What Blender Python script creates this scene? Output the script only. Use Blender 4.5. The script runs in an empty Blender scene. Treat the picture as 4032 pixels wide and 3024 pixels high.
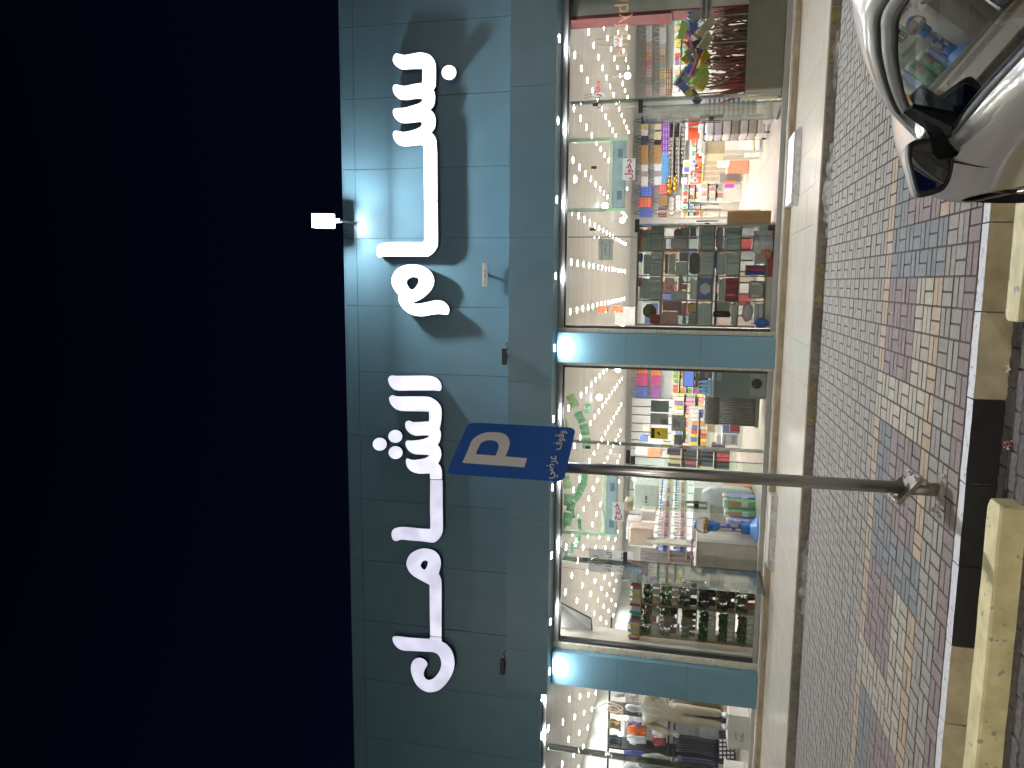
import bpy, math, random
from mathutils import Vector, Matrix, noise
random.seed(11)
S = bpy.context.scene
COL = S.collection
RAD = math.radians

# ------------------------------------------------------------------ camera (portrait phone photo stored on its side)
YAW, PIT, ROL, FPX, EYE = RAD(7.85), RAD(12.8), RAD(2.2), 3000.0, 1.65
_f = Vector((-math.sin(YAW)*math.cos(PIT), math.cos(YAW)*math.cos(PIT), math.sin(PIT)))
_r0 = Vector((math.cos(YAW), math.sin(YAW), 0)); _u0 = _r0.cross(_f)
_r = _r0*math.cos(ROL)+_u0*math.sin(ROL); _u = -_r0*math.sin(ROL)+_u0*math.cos(ROL)
cam_d = bpy.data.cameras.new('camera'); cam = bpy.data.objects.new('camera', cam_d); COL.objects.link(cam)
cam_d.sensor_fit = 'HORIZONTAL'; cam_d.sensor_width = 36; cam_d.lens = 36*FPX/4032
cam_d.clip_start = .05; cam_d.clip_end = 3000
_x, _y, _z = -_u, _r, -_f
cam.matrix_world = Matrix(((_x.x, _y.x, _z.x, 0), (_x.y, _y.y, _z.y, 0), (_x.z, _y.z, _z.z, EYE), (0, 0, 0, 1)))
S.camera = cam

# ------------------------------------------------------------------ night sky
W = bpy.data.worlds.new('World'); S.world = W; W.use_nodes = True
_n = W.node_tree; _n.nodes.clear()
_o = _n.nodes.new('ShaderNodeOutputWorld'); _b = _n.nodes.new('ShaderNodeBackground')
_s = _n.nodes.new('ShaderNodeTexSky'); _s.sky_type = 'NISHITA'; _s.sun_disc = False
_s.sun_elevation = RAD(-4.0); _s.sun_rotation = RAD(200); _s.air_density = 1.0; _s.dust_density = .3; _s.ozone_density = 4
_m = _n.nodes.new('ShaderNodeMix'); _m.data_type = 'RGBA'; _m.blend_type = 'ADD'; _m.inputs[0].default_value = 1
_m.inputs[7].default_value = (.017, .030, .105, 1)
_tc = _n.nodes.new('ShaderNodeTexCoord'); _sx = _n.nodes.new('ShaderNodeSeparateXYZ'); _mr = _n.nodes.new('ShaderNodeMapRange')   # town glow fades towards the zenith
_mr.inputs[1].default_value = .25; _mr.inputs[2].default_value = .85; _mr.inputs[3].default_value = 1.25; _mr.inputs[4].default_value = .22
_vm = _n.nodes.new('ShaderNodeMix'); _vm.data_type = 'RGBA'; _vm.blend_type = 'MULTIPLY'; _vm.inputs[0].default_value = 1
_n.links.new(_tc.outputs['Generated'], _sx.inputs[0]); _n.links.new(_sx.outputs['Z'], _mr.inputs[0]); _n.links.new(_mr.outputs[0], _vm.inputs[7])
_n.links.new(_s.outputs[0], _m.inputs[6]); _n.links.new(_m.outputs[2], _vm.inputs[6]); _n.links.new(_vm.outputs[2], _b.inputs[0]); _n.links.new(_b.outputs[0], _o.inputs[0])
_b.inputs[1].default_value = .05

vs = S.view_settings
vs.view_transform = 'Standard'; vs.look = 'None'; vs.gamma = 1; vs.exposure = 0; vs.use_curve_mapping = False
cy = S.cycles
cy.max_bounces = 10; cy.diffuse_bounces = 5; cy.glossy_bounces = 4; cy.transmission_bounces = 6; cy.transparent_max_bounces = 24
cy.use_denoising = True; cy.sample_clamp_indirect = 6; cy.caustics_reflective = False; cy.caustics_refractive = False
cy.use_light_tree = True

# strengths of the lit lamps in the place
L_FLOOD, L_SOFFIT, L_SHOP, L_STREET = 3900, 640, 335, 1000

# ------------------------------------------------------------------ from a sight line to a place on a known plane
def _ray(x, y): return _r*((1512-y)/FPX) + _u*(-(x-2016)/FPX) + _f
def PY(p, Y):
    d = _ray(*p); t = Y/d.y; return Vector((d.x*t, Y, EYE+d.z*t))
def PZ(p, z):
    d = _ray(*p); t = (z-EYE)/d.z; return Vector((d.x*t, d.y*t, z))
def PX(p, X):
    d = _ray(*p); t = X/d.x; return Vector((X, d.y*t, EYE+d.z*t))
def A(x, y): return (2150+x/2.212, y/2.212)
def B(x, y): return (2150+x/2.212, 700+y/2.212)
def Cc(x, y): return (2150+x/2.212, 1400+y/2.212)
def Dd(x, y): return (2050+x/1.796, 2100+y/1.796)

# ------------------------------------------------------------------ materials
MATS = {}
def M(name, col=(.5, .5, .5), rough=.5, metal=0, var=.10, scale=5, bump=0, bscale=60, spec=.5, emit=0, ecol=None, rnd=0,
      dirt=0, dcol=(.05, .045, .04), dscale=3, coat=0, stretch=None, chip=0, ccol=(.3, .3, .29), cscale=8):
    if name in MATS: return MATS[name]
    m = bpy.data.materials.new(name); m.use_nodes = True
    nt = m.node_tree; N = nt.nodes; Lk = nt.links
    b = N['Principled BSDF']
    b.inputs['Roughness'].default_value = rough; b.inputs['Metallic'].default_value = metal
    b.inputs['Specular IOR Level'].default_value = spec; b.inputs['Coat Weight'].default_value = coat
    b.inputs['Base Color'].default_value = (*col, 1)
    if emit:
        b.inputs['Emission Color'].default_value = (*(ecol or col), 1); b.inputs['Emission Strength'].default_value = emit
    tc = N.new('ShaderNodeTexCoord'); src = tc.outputs['Object']
    gm = N.new('ShaderNodeNewGeometry')
    src = gm.outputs['Position']
    if stretch:
        mp = N.new('ShaderNodeMapping'); mp.inputs['Scale'].default_value = stretch; Lk.new(src, mp.inputs[0]); src = mp.outputs[0]
    def nz(s, d=4):
        t = N.new('ShaderNodeTexNoise'); t.inputs['Scale'].default_value = s; t.inputs['Detail'].default_value = d; Lk.new(src, t.inputs['Vector']); return t.outputs['Fac']
    def mixc(fac, a, c, mode='MIX'):
        x = N.new('ShaderNodeMix'); x.data_type = 'RGBA'; x.blend_type = mode
        if hasattr(fac, 'node'): Lk.new(fac, x.inputs[0])
        else: x.inputs[0].default_value = fac
        for s_, v in ((6, a), (7, c)):
            if hasattr(v, 'node'): Lk.new(v, x.inputs[s_])
            else: x.inputs[s_].default_value = (*v, 1)
        return x.outputs[2]
    def ramp(fac, a, b_):
        r = N.new('ShaderNodeMapRange'); r.inputs[1].default_value = a; r.inputs[2].default_value = b_; Lk.new(fac, r.inputs[0]); return r.outputs[0]
    out = None
    if var:
        lo = tuple(c*(1-var*1.6) for c in col); hi = tuple(min(1, c*(1+var*1.6)) for c in col)
        out = mixc(ramp(nz(scale, 6), .3, .7), lo, hi)
    if rnd:
        oi = N.new('ShaderNodeObjectInfo'); hv = N.new('ShaderNodeHueSaturation')
        mr = N.new('ShaderNodeMapRange'); mr.inputs[3].default_value = 1-rnd; mr.inputs[4].default_value = 1+rnd
        Lk.new(oi.outputs['Random'], mr.inputs[0]); Lk.new(mr.outputs[0], hv.inputs['Value'])
        if out is None: hv.inputs['Color'].default_value = (*col, 1)
        else: Lk.new(out, hv.inputs['Color'])
        out = hv.outputs[0]
    if dirt:
        f = ramp(nz(dscale, 8), .48, .78)
        mu = N.new('ShaderNodeMath'); mu.operation = 'MULTIPLY'; mu.inputs[1].default_value = dirt; Lk.new(f, mu.inputs[0])
        out = mixc(mu.outputs[0], out if out is not None else col, dcol)
    if chip:
        f = ramp(nz(cscale, 10), .66-chip*.2, .69-chip*.2); out = mixc(f, out if out is not None else col, ccol)
    if out is not None:
        Lk.new(out, b.inputs['Base Color'])
        if emit and not ecol: Lk.new(out, b.inputs['Emission Color'])
    if bump:
        bm = N.new('ShaderNodeBump'); bm.inputs['Strength'].default_value = bump; bm.inputs['Distance'].default_value = .01
        Lk.new(nz(bscale, 6), bm.inputs['Height']); Lk.new(bm.outputs[0], b.inputs['Normal'])
    MATS[name] = m; return m

def glass_mat(name, tint=(1, 1, 1), ior=1.45, gain=1.0, film=0):
    m = bpy.data.materials.new(name); m.use_nodes = True; nt = m.node_tree; N = nt.nodes; N.clear()
    o = N.new('ShaderNodeOutputMaterial'); t = N.new('ShaderNodeBsdfTransparent'); t.inputs[0].default_value = (*tint, 1)
    g = N.new('ShaderNodeBsdfGlossy'); g.inputs['Roughness'].default_value = .004
    fr = N.new('ShaderNodeFresnel'); fr.inputs[0].default_value = ior
    mu = N.new('ShaderNodeMath'); mu.operation = 'MULTIPLY'; mu.inputs[1].default_value = gain; mu.use_clamp = True
    x = N.new('ShaderNodeMixShader')
    nt.links.new(fr.outputs[0], mu.inputs[0]); nt.links.new(mu.outputs[0], x.inputs[0]); nt.links.new(t.outputs[0], x.inputs[1]); nt.links.new(g.outputs[0], x.inputs[2])
    last = x.outputs[0]
    if film:
        d = N.new('ShaderNodeBsdfDiffuse'); d.inputs[0].default_value = (.7, .72, .7, 1); y = N.new('ShaderNodeMixShader'); y.inputs[0].default_value = film
        nt.links.new(last, y.inputs[1]); nt.links.new(d.outputs[0], y.inputs[2]); last = y.outputs[0]
    nt.links.new(last, o.inputs[0]); MATS[name] = m; return m

def emit_mat(name, col, s):
    if name in MATS: return MATS[name]
    m = bpy.data.materials.new(name); m.use_nodes = True; nt = m.node_tree; nt.nodes.clear()
    o = nt.nodes.new('ShaderNodeOutputMaterial'); e = nt.nodes.new('ShaderNodeEmission'); e.inputs[0].default_value = (*col, 1); e.inputs[1].default_value = s
    nt.links.new(e.outputs[0], o.inputs[0]); MATS[name] = m; return m

def paper_mat(name, col, back=.5):
    if name in MATS: return MATS[name]
    m = bpy.data.materials.new(name); m.use_nodes = True; nt = m.node_tree; N = nt.nodes; N.clear()
    o = N.new('ShaderNodeOutputMaterial'); d = N.new('ShaderNodeBsdfDiffuse'); d.inputs[0].default_value = (*col, 1)
    t = N.new('ShaderNodeBsdfTranslucent'); t.inputs[0].default_value = (*col, 1); x = N.new('ShaderNodeMixShader'); x.inputs[0].default_value = back
    nt.links.new(d.outputs[0], x.inputs[1]); nt.links.new(t.outputs[0], x.inputs[2]); nt.links.new(x.outputs[0], o.inputs[0]); MATS[name] = m; return m

# ------------------------------------------------------------------ mesh helpers
def link(o, parent=None):
    COL.objects.link(o)
    if parent is not None: o.parent = parent
    return o
class MB:
    def __init__(s): s.v = []; s.f = []; s.mi = []; s.cur = 0
    def add(s, vs_, fs):
        n = len(s.v); s.v += [tuple(v) for v in vs_]; s.f += [tuple(i+n for i in q) for q in fs]; s.mi += [s.cur]*len(fs); return s
    def box(s, x0, x1, y0, y1, z0, z1):
        if x0 > x1: x0, x1 = x1, x0
        if y0 > y1: y0, y1 = y1, y0
        if z0 > z1: z0, z1 = z1, z0
        return s.add([(x0, y0, z0), (x1, y0, z0), (x1, y1, z0), (x0, y1, z0), (x0, y0, z1), (x1, y0, z1), (x1, y1, z1), (x0, y1, z1)],
                     [(0, 3, 2, 1), (4, 5, 6, 7), (0, 1, 5, 4), (1, 2, 6, 5), (2, 3, 7, 6), (3, 0, 4, 7)])
    def cyl(s, p0, p1, r0, r1=None, n=12):
        r1 = r0 if r1 is None else r1; p0 = Vector(p0); p1 = Vector(p1); d = (p1-p0).normalized()
        a = d.orthogonal().normalized(); b = d.cross(a)
        vs_ = [p0+(a*math.cos(t)+b*math.sin(t))*r0 for t in [2*math.pi*i/n for i in range(n)]]+[p1+(a*math.cos(t)+b*math.sin(t))*r1 for t in [2*math.pi*i/n for i in range(n)]]
        return s.add(vs_, [(i, (i+1) % n, n+(i+1) % n, n+i) for i in range(n)]+[tuple(range(n-1, -1, -1)), tuple(range(n, 2*n))])
    def lathe(s, prof, n=20, c=(0, 0, 0)):
        vs_ = []; fs = []
        for r, z in prof: vs_ += [(c[0]+r*math.cos(2*math.pi*i/n), c[1]+r*math.sin(2*math.pi*i/n), c[2]+z) for i in range(n)]
        for k in range(len(prof)-1): fs += [(k*n+i, k*n+(i+1) % n, (k+1)*n+(i+1) % n, (k+1)*n+i) for i in range(n)]
        fs += [tuple(range(n-1, -1, -1)), tuple(range((len(prof)-1)*n, len(prof)*n))]
        return s.add(vs_, fs)
    def prism(s, poly, y0, y1):
        n = len(poly)
        return s.add([(x, y0, z) for x, z in poly]+[(x, y1, z) for x, z in poly], [tuple(range(n)), tuple(range(2*n-1, n-1, -1))]+[(i, n+i, n+(i+1) % n, (i+1) % n) for i in range(n)])
    def tube(s, path, r, n=8):
        path = [Vector(p) for p in path]; vs_ = []; fs = []; up = None
        rr = r if isinstance(r, (list, tuple)) else [r]*len(path)
        for k, p in enumerate(path):
            d = (path[min(k+1, len(path)-1)]-path[max(k-1, 0)]).normalized()
            a = d.orthogonal().normalized() if up is None else (up-d*up.dot(d)).normalized()
            up = a; b = d.cross(a)
            vs_ += [p+(a*math.cos(2*math.pi*i/n)+b*math.sin(2*math.pi*i/n))*rr[k] for i in range(n)]
        for k in range(len(path)-1): fs += [(k*n+i, k*n+(i+1) % n, (k+1)*n+(i+1) % n, (k+1)*n+i) for i in range(n)]
        fs += [tuple(range(n-1, -1, -1)), tuple(range((len(path)-1)*n, len(path)*n))]
        return s.add(vs_, fs)
    def ball(s, c, r, n=12, m=8):
        rx, ry, rz = r if isinstance(r, (tuple, list)) else (r, r, r)
        vs_ = [(c[0], c[1], c[2]-rz)]; fs = []
        for j in range(1, m):
            t = math.pi*j/m
            vs_ += [(c[0]+rx*math.sin(t)*math.cos(2*math.pi*i/n), c[1]+ry*math.sin(t)*math.sin(2*math.pi*i/n), c[2]-rz*math.cos(t)) for i in range(n)]
        vs_.append((c[0], c[1], c[2]+rz)); e = len(vs_)-1
        fs += [(0, 1+(i+1) % n, 1+i) for i in range(n)]
        for j in range(m-2): fs += [(1+j*n+i, 1+j*n+(i+1) % n, 1+(j+1)*n+(i+1) % n, 1+(j+1)*n+i) for i in range(n)]
        fs += [(1+(m-2)*n+i, 1+(m-2)*n+(i+1) % n, e) for i in range(n)]
        return s.add(vs_, fs)
    def grid(s, rows):
        n = len(rows[0]); vs_ = [p for r in rows for p in r]
        return s.add(vs_, [(j*n+i, j*n+i+1, (j+1)*n+i+1, (j+1)*n+i) for j in range(len(rows)-1) for i in range(n-1)])
    def mesh(s, name, mat, smooth=False):
        me = bpy.data.meshes.new(name); me.from_pydata(s.v, [], s.f)
        for m in (mat if isinstance(mat, (list, tuple)) else [mat]): me.materials.append(m)
        if isinstance(mat, (list, tuple)): me.polygons.foreach_set('material_index', s.mi)
        if smooth: me.polygons.foreach_set('use_smooth', [True]*len(s.f))
        me.update(); return me
    def obj(s, name, mat, parent=None, smooth=False, bevel=0, sub=0, loc=None, rz=0):
        o = link(bpy.data.objects.new(name, s.mesh(name, mat, smooth)), parent)
        if loc is not None: o.location = loc
        o.rotation_euler.z = rz
        if bevel:
            b = o.modifiers.new('b', 'BEVEL'); b.width = bevel; b.segments = 2; b.limit_method = 'ANGLE'; b.angle_limit = RAD(40)
        if sub:
            b = o.modifiers.new('s', 'SUBSURF'); b.levels = sub; b.render_levels = sub
        return o
def BX(*a): return MB().box(*a)
def inst(name, me, parent=None, loc=(0, 0, 0), rot=(0, 0, 0), sc=(1, 1, 1)):
    o = link(bpy.data.objects.new(name, me), parent); o.location = loc; o.rotation_euler = rot; o.scale = sc; return o
def tag(o, label, cat, group=None, kind=None):
    o['label'] = label; o['category'] = cat
    if group: o['group'] = group
    if kind: o['kind'] = kind
    return o
def thing(name, label, cat, group=None, loc=(0, 0, 0), rz=0):
    o = link(bpy.data.objects.new(name, None)); o.location = loc; o.rotation_euler.z = rz; o.empty_display_size = .1
    return tag(o, label, cat, group)
def struct(o): o['kind'] = 'structure'; return o
def stuff(o): o['kind'] = 'stuff'; return o
def dup(root, loc=None, rz=None, label=None, parent=None):
    r = root.copy(); COL.objects.link(r); r.parent = parent
    if loc is not None: r.location = loc
    if rz is not None: r.rotation_euler.z = rz
    if label: r['label'] = label
    for ch in root.children: dup(ch, parent=r)
    return r
def nth(n):
    w = ['zeroth', 'first', 'second', 'third', 'fourth', 'fifth', 'sixth', 'seventh', 'eighth', 'ninth', 'tenth', 'eleventh', 'twelfth']
    if n < 13: return w[n]
    return '%d%s' % (n, 'th' if 10 < n % 100 < 20 else {1: 'st', 2: 'nd', 3: 'rd'}.get(n % 10, 'th'))
def baked(o):
    dg = bpy.context.evaluated_depsgraph_get(); me = bpy.data.meshes.new_from_object(o.evaluated_get(dg)); return me
def rough_box(x0, x1, y0, y1, z0, z1, seg=.05, amp=.008, fr=9, seed=0):
    import bmesh
    bm = bmesh.new(); nx, ny, nz_ = [max(1, int(abs(b-a)/seg)) for a, b in ((x0, x1), (y0, y1), (z0, z1))]
    mb = MB()
    def sheet(fn, a, b): mb.grid([[fn(i/a, j/b) for i in range(a+1)] for j in range(b+1)])
    X = lambda t: x0+(x1-x0)*t; Yf = lambda t: y0+(y1-y0)*t; Z = lambda t: z0+(z1-z0)*t
    sheet(lambda s, t: (X(s), y0, Z(t)), nx, nz_); sheet(lambda s, t: (X(s), Yf(t), z1), nx, ny)
    sheet(lambda s, t: (x0, Yf(1-s), Z(t)), ny, nz_); sheet(lambda s, t: (x1, Yf(s), Z(t)), ny, nz_); sheet(lambda s, t: (X(1-s), y1, Z(t)), nx, nz_)
    def dp(p):
        q = Vector(p)*fr+Vector((seed*7.1, seed*3.3, 0)); d = noise.noise_vector(q)+noise.noise_vector(q*2.7)*.5; return tuple(Vector(p)+d*amp)
    mb.v = [dp(p) for p in mb.v]; bm.free(); return mb
# Arabic letters joined by hand (isolated, final, initial, medial forms)
_AR = {'ا': 'ﺍﺎ', 'أ': 'ﺃﺄ', 'ب': 'ﺏﺐﺑﺒ', 'ت': 'ﺕﺖﺗﺘ', 'ة': 'ﺓﺔ', 'ج': 'ﺝﺞﺟﺠ', 'ح': 'ﺡﺢﺣﺤ', 'خ': 'ﺥﺦﺧﺨ', 'د': 'ﺩﺪ', 'ر': 'ﺭﺮ', 'س': 'ﺱﺲﺳﺴ', 'ش': 'ﺵﺶﺷﺸ',
       'ص': 'ﺹﺺﺻﺼ', 'ض': 'ﺽﺾﺿﻀ', 'ع': 'ﻉﻊﻋﻌ', 'غ': 'ﻍﻎﻏﻐ', 'ف': 'ﻑﻒﻓﻔ', 'ق': 'ﻕﻖﻗﻘ', 'ك': 'ﻙﻚﻛﻜ', 'ل': 'ﻝﻞﻟﻠ', 'م': 'ﻡﻢﻣﻤ', 'ن': 'ﻥﻦﻧﻨ', 'ه': 'ﻩﻪﻫﻬ', 'و': 'ﻭﻮ', 'ي': 'ﻱﻲﻳﻴ', 'ء': 'ﺀ', 'ى': 'ﻯﻰ'}
def ar(s):
    out = []
    for i, c in enumerate(s):
        if c not in _AR: out.append(c); continue
        f = _AR[c]; p = i > 0 and len(_AR.get(s[i-1], '')) == 4; q = i+1 < len(s) and s[i+1] in _AR and len(_AR[s[i+1]]) > 1
        if len(f) == 4: out.append(f[3] if p and q else f[1] if p else f[2] if q else f[0])
        else: out.append(f[1] if p and len(f) > 1 else f[0])
    r = ''; num = ''
    for c in reversed(out):
        if c.isdigit(): num = c+num
        else: r += num+c; num = ''
    return r+num
def text_mesh(s, mat, w=None, h=None, depth=.001, bold=0):
    c = bpy.data.curves.new('t', 'FONT'); c.body = s; c.align_x = 'CENTER'; c.extrude = depth; c.offset = bold; c.resolution_u = 3
    o = bpy.data.objects.new('t', c); COL.objects.link(o); bpy.context.view_layer.update(); me = baked(o); bpy.data.objects.remove(o)
    xs = [v.co.x for v in me.vertices]; ys = [v.co.y for v in me.vertices]
    if not xs: return me
    cx, cy_ = (min(xs)+max(xs))/2, (min(ys)+max(ys))/2; W_, H_ = max(xs)-min(xs), max(ys)-min(ys)
    sx = w/W_ if w else h/H_; sy = h/H_ if h else sx
    if not w: sx = sy
    for v in me.vertices: v.co = ((v.co.x-cx)*sx, -v.co.z if depth else 0, (v.co.y-cy_)*sy)
    me.materials.clear(); me.materials.append(mat); return me
def text(name, s, mat, parent, loc, w=None, h=None, rz=0, depth=.001, bold=0):
    o = link(bpy.data.objects.new(name, text_mesh(s, mat, w, h, depth, bold)), parent); o.location = loc; o.rotation_euler.z = rz; return o
def smooth_poly(pts, corners=(), k=4):
    n = len(pts); out = []
    for i in range(n):
        p0, p1, p2, p3 = [Vector(pts[(i+j) % n]) for j in (-1, 0, 1, 2)]
        if i in corners: p0 = p1
        if (i+1) % n in corners: p3 = p2
        for t in [j/k for j in range(k)]:
            out.append(tuple(.5*((2*p1)+(p2-p0)*t+(2*p0-5*p1+4*p2-p3)*t*t+(3*p1-p0-3*p2+p3)*t**3)))
    return out
def flat_curve(polys, depth):
    c = bpy.data.curves.new('c', 'CURVE'); c.dimensions = '2D'; c.fill_mode = 'BOTH'; c.extrude = depth/2
    for p in polys:
        sp = c.splines.new('POLY'); sp.points.add(len(p)-1); sp.use_cyclic_u = True
        for i, q in enumerate(p): sp.points[i].co = (q[0], q[1], 0, 1)
    o = bpy.data.objects.new('c', c); COL.objects.link(o); bpy.context.view_layer.update(); me = baked(o); bpy.data.objects.remove(o)
    for v in me.vertices: v.co = (v.co.x, -v.co.z, v.co.y)
    return me
# ================================================================== materials of the place
m_clad = M('cladding_blue_green', (.15, .295, .375), .36, var=.03, scale=2, spec=.45, dirt=.12, dcol=(.08, .15, .17), dscale=1.5)
m_cladgap = M('cladding_joint', (.03, .05, .06), .8, var=0)
m_conc = M('rough_concrete', (.30, .28, .25), .95, var=.22, scale=14, bump=.5, bscale=90, dirt=.5, dcol=(.10, .09, .08), dscale=7)
m_sand_shade = M('joint_sand_shade', (.11, .09, .077), .95, var=.2, scale=30)
PAVE = {k: M('paver_'+k, c, .9, var=.09, scale=22, bump=.25, bscale=160, rnd=.09, dirt=.25, dcol=tuple(x*.6 for x in c), dscale=9) for k, c in
        dict(grey=(.285, .265, .24), purple=(.245, .195, .195), blue=(.19, .205, .215), peach=(.40, .305, .22), cream=(.375, .345, .285)).items()}
m_kyel = M('kerb_yellow_paint', (.45, .395, .265), .75, var=.1, scale=9, bump=.15, bscale=70, dirt=.35, dcol=(.16, .12, .06), dscale=5)
m_kblk = M('kerb_black_paint', (.012, .012, .013), .7, var=.2, scale=9, bump=.15)
m_kwht = M('kerb_white_paint', (.60, .61, .64), .75, var=.05, scale=20, chip=.25, ccol=(.36, .36, .36), cscale=26, bump=.2, bscale=80)
m_byel = M('bumper_yellow_paint', (.64, .57, .31), .7, var=.10, scale=8, bump=.25, bscale=60, chip=.16, ccol=(.33, .31, .26), cscale=12, dirt=.3, dcol=(.25, .2, .1), dscale=7)
m_fyel = M('faded_yellow_kerb', (.34, .28, .14), .9, var=.25, scale=13, bump=.5, bscale=70, chip=.75, ccol=(.27, .255, .225), cscale=12)
m_road = M('road_block', (.115, .105, .105), .92, var=.2, scale=30, bump=.3, bscale=140, rnd=.12, dirt=.3, dscale=6)
m_roadbed = M('road_joint', (.045, .04, .036), .95, var=.3, scale=25)
m_tile = M('porch_tile_cream', (.60, .55, .465), .16, var=.05, scale=3, stretch=(.35, 9, 9), spec=.5, rnd=.02, dirt=.13, dcol=(.40, .35, .28), dscale=1.2)
m_grout = M('tile_grout', (.20, .18, .155), .9, var=.1)
m_marb = M('marble_beige', (.50, .41, .29), .25, var=.15, scale=4, dirt=.55, dcol=(.24, .14, .06), dscale=2.2, spec=.5)
m_sill = M('marble_sill', (.66, .61, .52), .25, var=.08, scale=5, dirt=.25, dcol=(.35, .28, .2), dscale=4)
m_stepw = M('step_white_paint', (.68, .68, .70), .6, var=.06, scale=9, chip=.3, ccol=(.40, .385, .35), cscale=7, bump=.2)
m_alu = M('aluminium_frame', (.42, .41, .39), .38, metal=.35, var=.05)
m_aludk = M('dark_frame', (.035, .035, .038), .4, var=.1)
m_trim = M('shutter_rail_cream', (.80, .75, .62), .5, var=.08, scale=18, dirt=.35, dcol=(.22, .14, .06), dscale=16)
m_edge = M('glass_edge_green', (.30, .46, .41), .25, var=0)
m_glass = glass_mat('shop_glass', (.965, .985, .975), 1.42, .95, film=.012)
m_chrome = M('chrome', (.62, .60, .57), .16, metal=1, var=.03)
m_black = M('black_plastic', (.012, .012, .013), .4, var=0)
m_white = M('white_plastic', (.78, .78, .77), .45, var=.03)
m_lampw = emit_mat('soffit_lamp_glow', (.93, .97, 1), L_SOFFIT)
m_flood = emit_mat('flood_glow', (.93, .96, 1), L_FLOOD)

# ================================================================== ground
YW, YC, YG = 13.12, 13.10, 13.30
ZR, ZP, ZS, ZF = -.17, .12, .23, .25
YR, YP, YK = 10.30, 13.05, 5.03
road = struct(BX(-60, 60, -60, 4.93, ZR-.3, ZR-.012).obj('road', m_roadbed))
xb = MB()
def wavy_block(l=.225, w=.112):
    pts = []
    for t in range(7): pts.append((-l/2+l*t/6+ (0), w/2+.010*math.sin(t/6*4*math.pi)))
    for t in range(7): pts.append((l/2-l*t/6, -w/2+.010*math.sin((1-t/6)*4*math.pi)))
    return pts
mb = MB(); pp = wavy_block(); n = len(pp)
mb.add([(x, y, -.05) for x, y in pp]+[(x, y, -.006) for x, y in pp]+[(x*.955, y*.92, 0) for x, y in pp],
       [(i, (i+1) % n, n+(i+1) % n, n+i) for i in range(n)]+[(n+i, n+(i+1) % n, 2*n+(i+1) % n, 2*n+i) for i in range(n)]+[tuple(range(2*n, 3*n))])
me_blk = mb.mesh('road_block', m_road)
k = 0
for i in range(-15, 6):
    for j in range(0, 9):
        x = i*.232+(.116 if j % 2 else 0); y = 4.86-j*.121
        inst('road_block', me_blk, road, (x, y, ZR+random.uniform(-.003, .003)), (0, 0, random.uniform(-.02, .02)))
# sidewalk
walk = struct(BX(-40, 30, YK-.02, YR+.3, -.4, -.011).obj('sidewalk', m_sand_shade))
JNT = 1
def pav_geo(mb, cx, cy, lx, ly, z):
    a, b = lx/2-.003, ly/2-.005; c = .0045; n0 = len(mb.mi)
    mb.add([(cx-a, cy-b, -.03), (cx+a, cy-b, -.03), (cx+a, cy+b, -.03), (cx-a, cy+b, -.03), (cx-a, cy-b, z-c), (cx+a, cy-b, z-c), (cx+a, cy+b, z-c), (cx-a, cy+b, z-c),
            (cx-a+c, cy-b+c, z), (cx+a-c, cy-b+c, z), (cx+a-c, cy+b-c, z), (cx-a+c, cy+b-c, z)],
           [(0, 1, 5, 4), (1, 2, 6, 5), (2, 3, 7, 6), (3, 0, 4, 7), (4, 5, 9, 8), (5, 6, 10, 9), (6, 7, 11, 10), (7, 4, 8, 11), (8, 9, 10, 11)])
    for i in range(n0, n0+8): mb.mi[i] = JNT                  # soiled sides and chamfers, joint shade also put into the colour
def pave_col(c, r):
    if r == 0: return 'purple'
    if r in (1, 2) or r > 10: return 'grey'
    t = (-c) % 12                                  # pattern repeats every twelve columns
    if t < 4: return 'peach' if r in (3, 10) else 'cream' if r < 6 else 'purple'
    if t < 6: return 'peach' if r == 3 else 'cream'
    if t < 10: return 'peach' if r in (3, 10) else 'purple' if r < 8 else 'blue'
    return 'peach' if r == 10 else 'blue'
def to_px(p):
    d = Vector(p)-Vector((0, 0, EYE)); z = d.dot(_f); return 2016-d.dot(_u)/z*FPX, 1512-d.dot(_r)/z*FPX
cells = []; BLK = .2
for c in range(-48, 24):
    for r in range(0, 27):
        x0 = .055+(c-1)*BLK; y0 = YK+r*BLK
        if y0 > YR+.02: continue
        for h in (0, 1):
            if (c+r) % 2: cells.append((x0+BLK/2, y0+.05+.1*h, .2, .1, pave_col(c, r)))
            else: cells.append((x0+.05+.1*h, y0+BLK/2, .1, .2, pave_col(c, r)))
near = []
for q in cells:
    px, py = to_px((q[0], q[1], 0))
    vis = px < 4040 and -10 < py < 3034 and not (q[0] > .42 and q[1] < 6.2+q[0])
    near.append((0 if vis else 1, q[0]**2+q[1]**2))
order = sorted(range(len(cells)), key=lambda i: near[i])
top300 = set(order[:298]); me_pv = {}
rest = MB(); keys = list(PAVE)
for i, q in enumerate(cells):
    if i in top300:
        kk = (q[2] > q[3], q[4])
        if kk not in me_pv:
            b = MB(); JNT = 1; pav_geo(b, 0, 0, q[2], q[3], 0); me_pv[kk] = b.mesh('paver', [PAVE[q[4]], m_sand_shade])
        inst('paver', me_pv[kk], walk, (q[0], q[1], random.uniform(-.002, .002)), (random.uniform(-.006, .006), random.uniform(-.006, .006), random.uniform(-.006, .006)))
    else:
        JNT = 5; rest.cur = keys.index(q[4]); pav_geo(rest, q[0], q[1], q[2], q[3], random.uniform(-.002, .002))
stuff(rest.obj('paver_field', [PAVE[k] for k in keys]+[m_sand_shade], walk))
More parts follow.
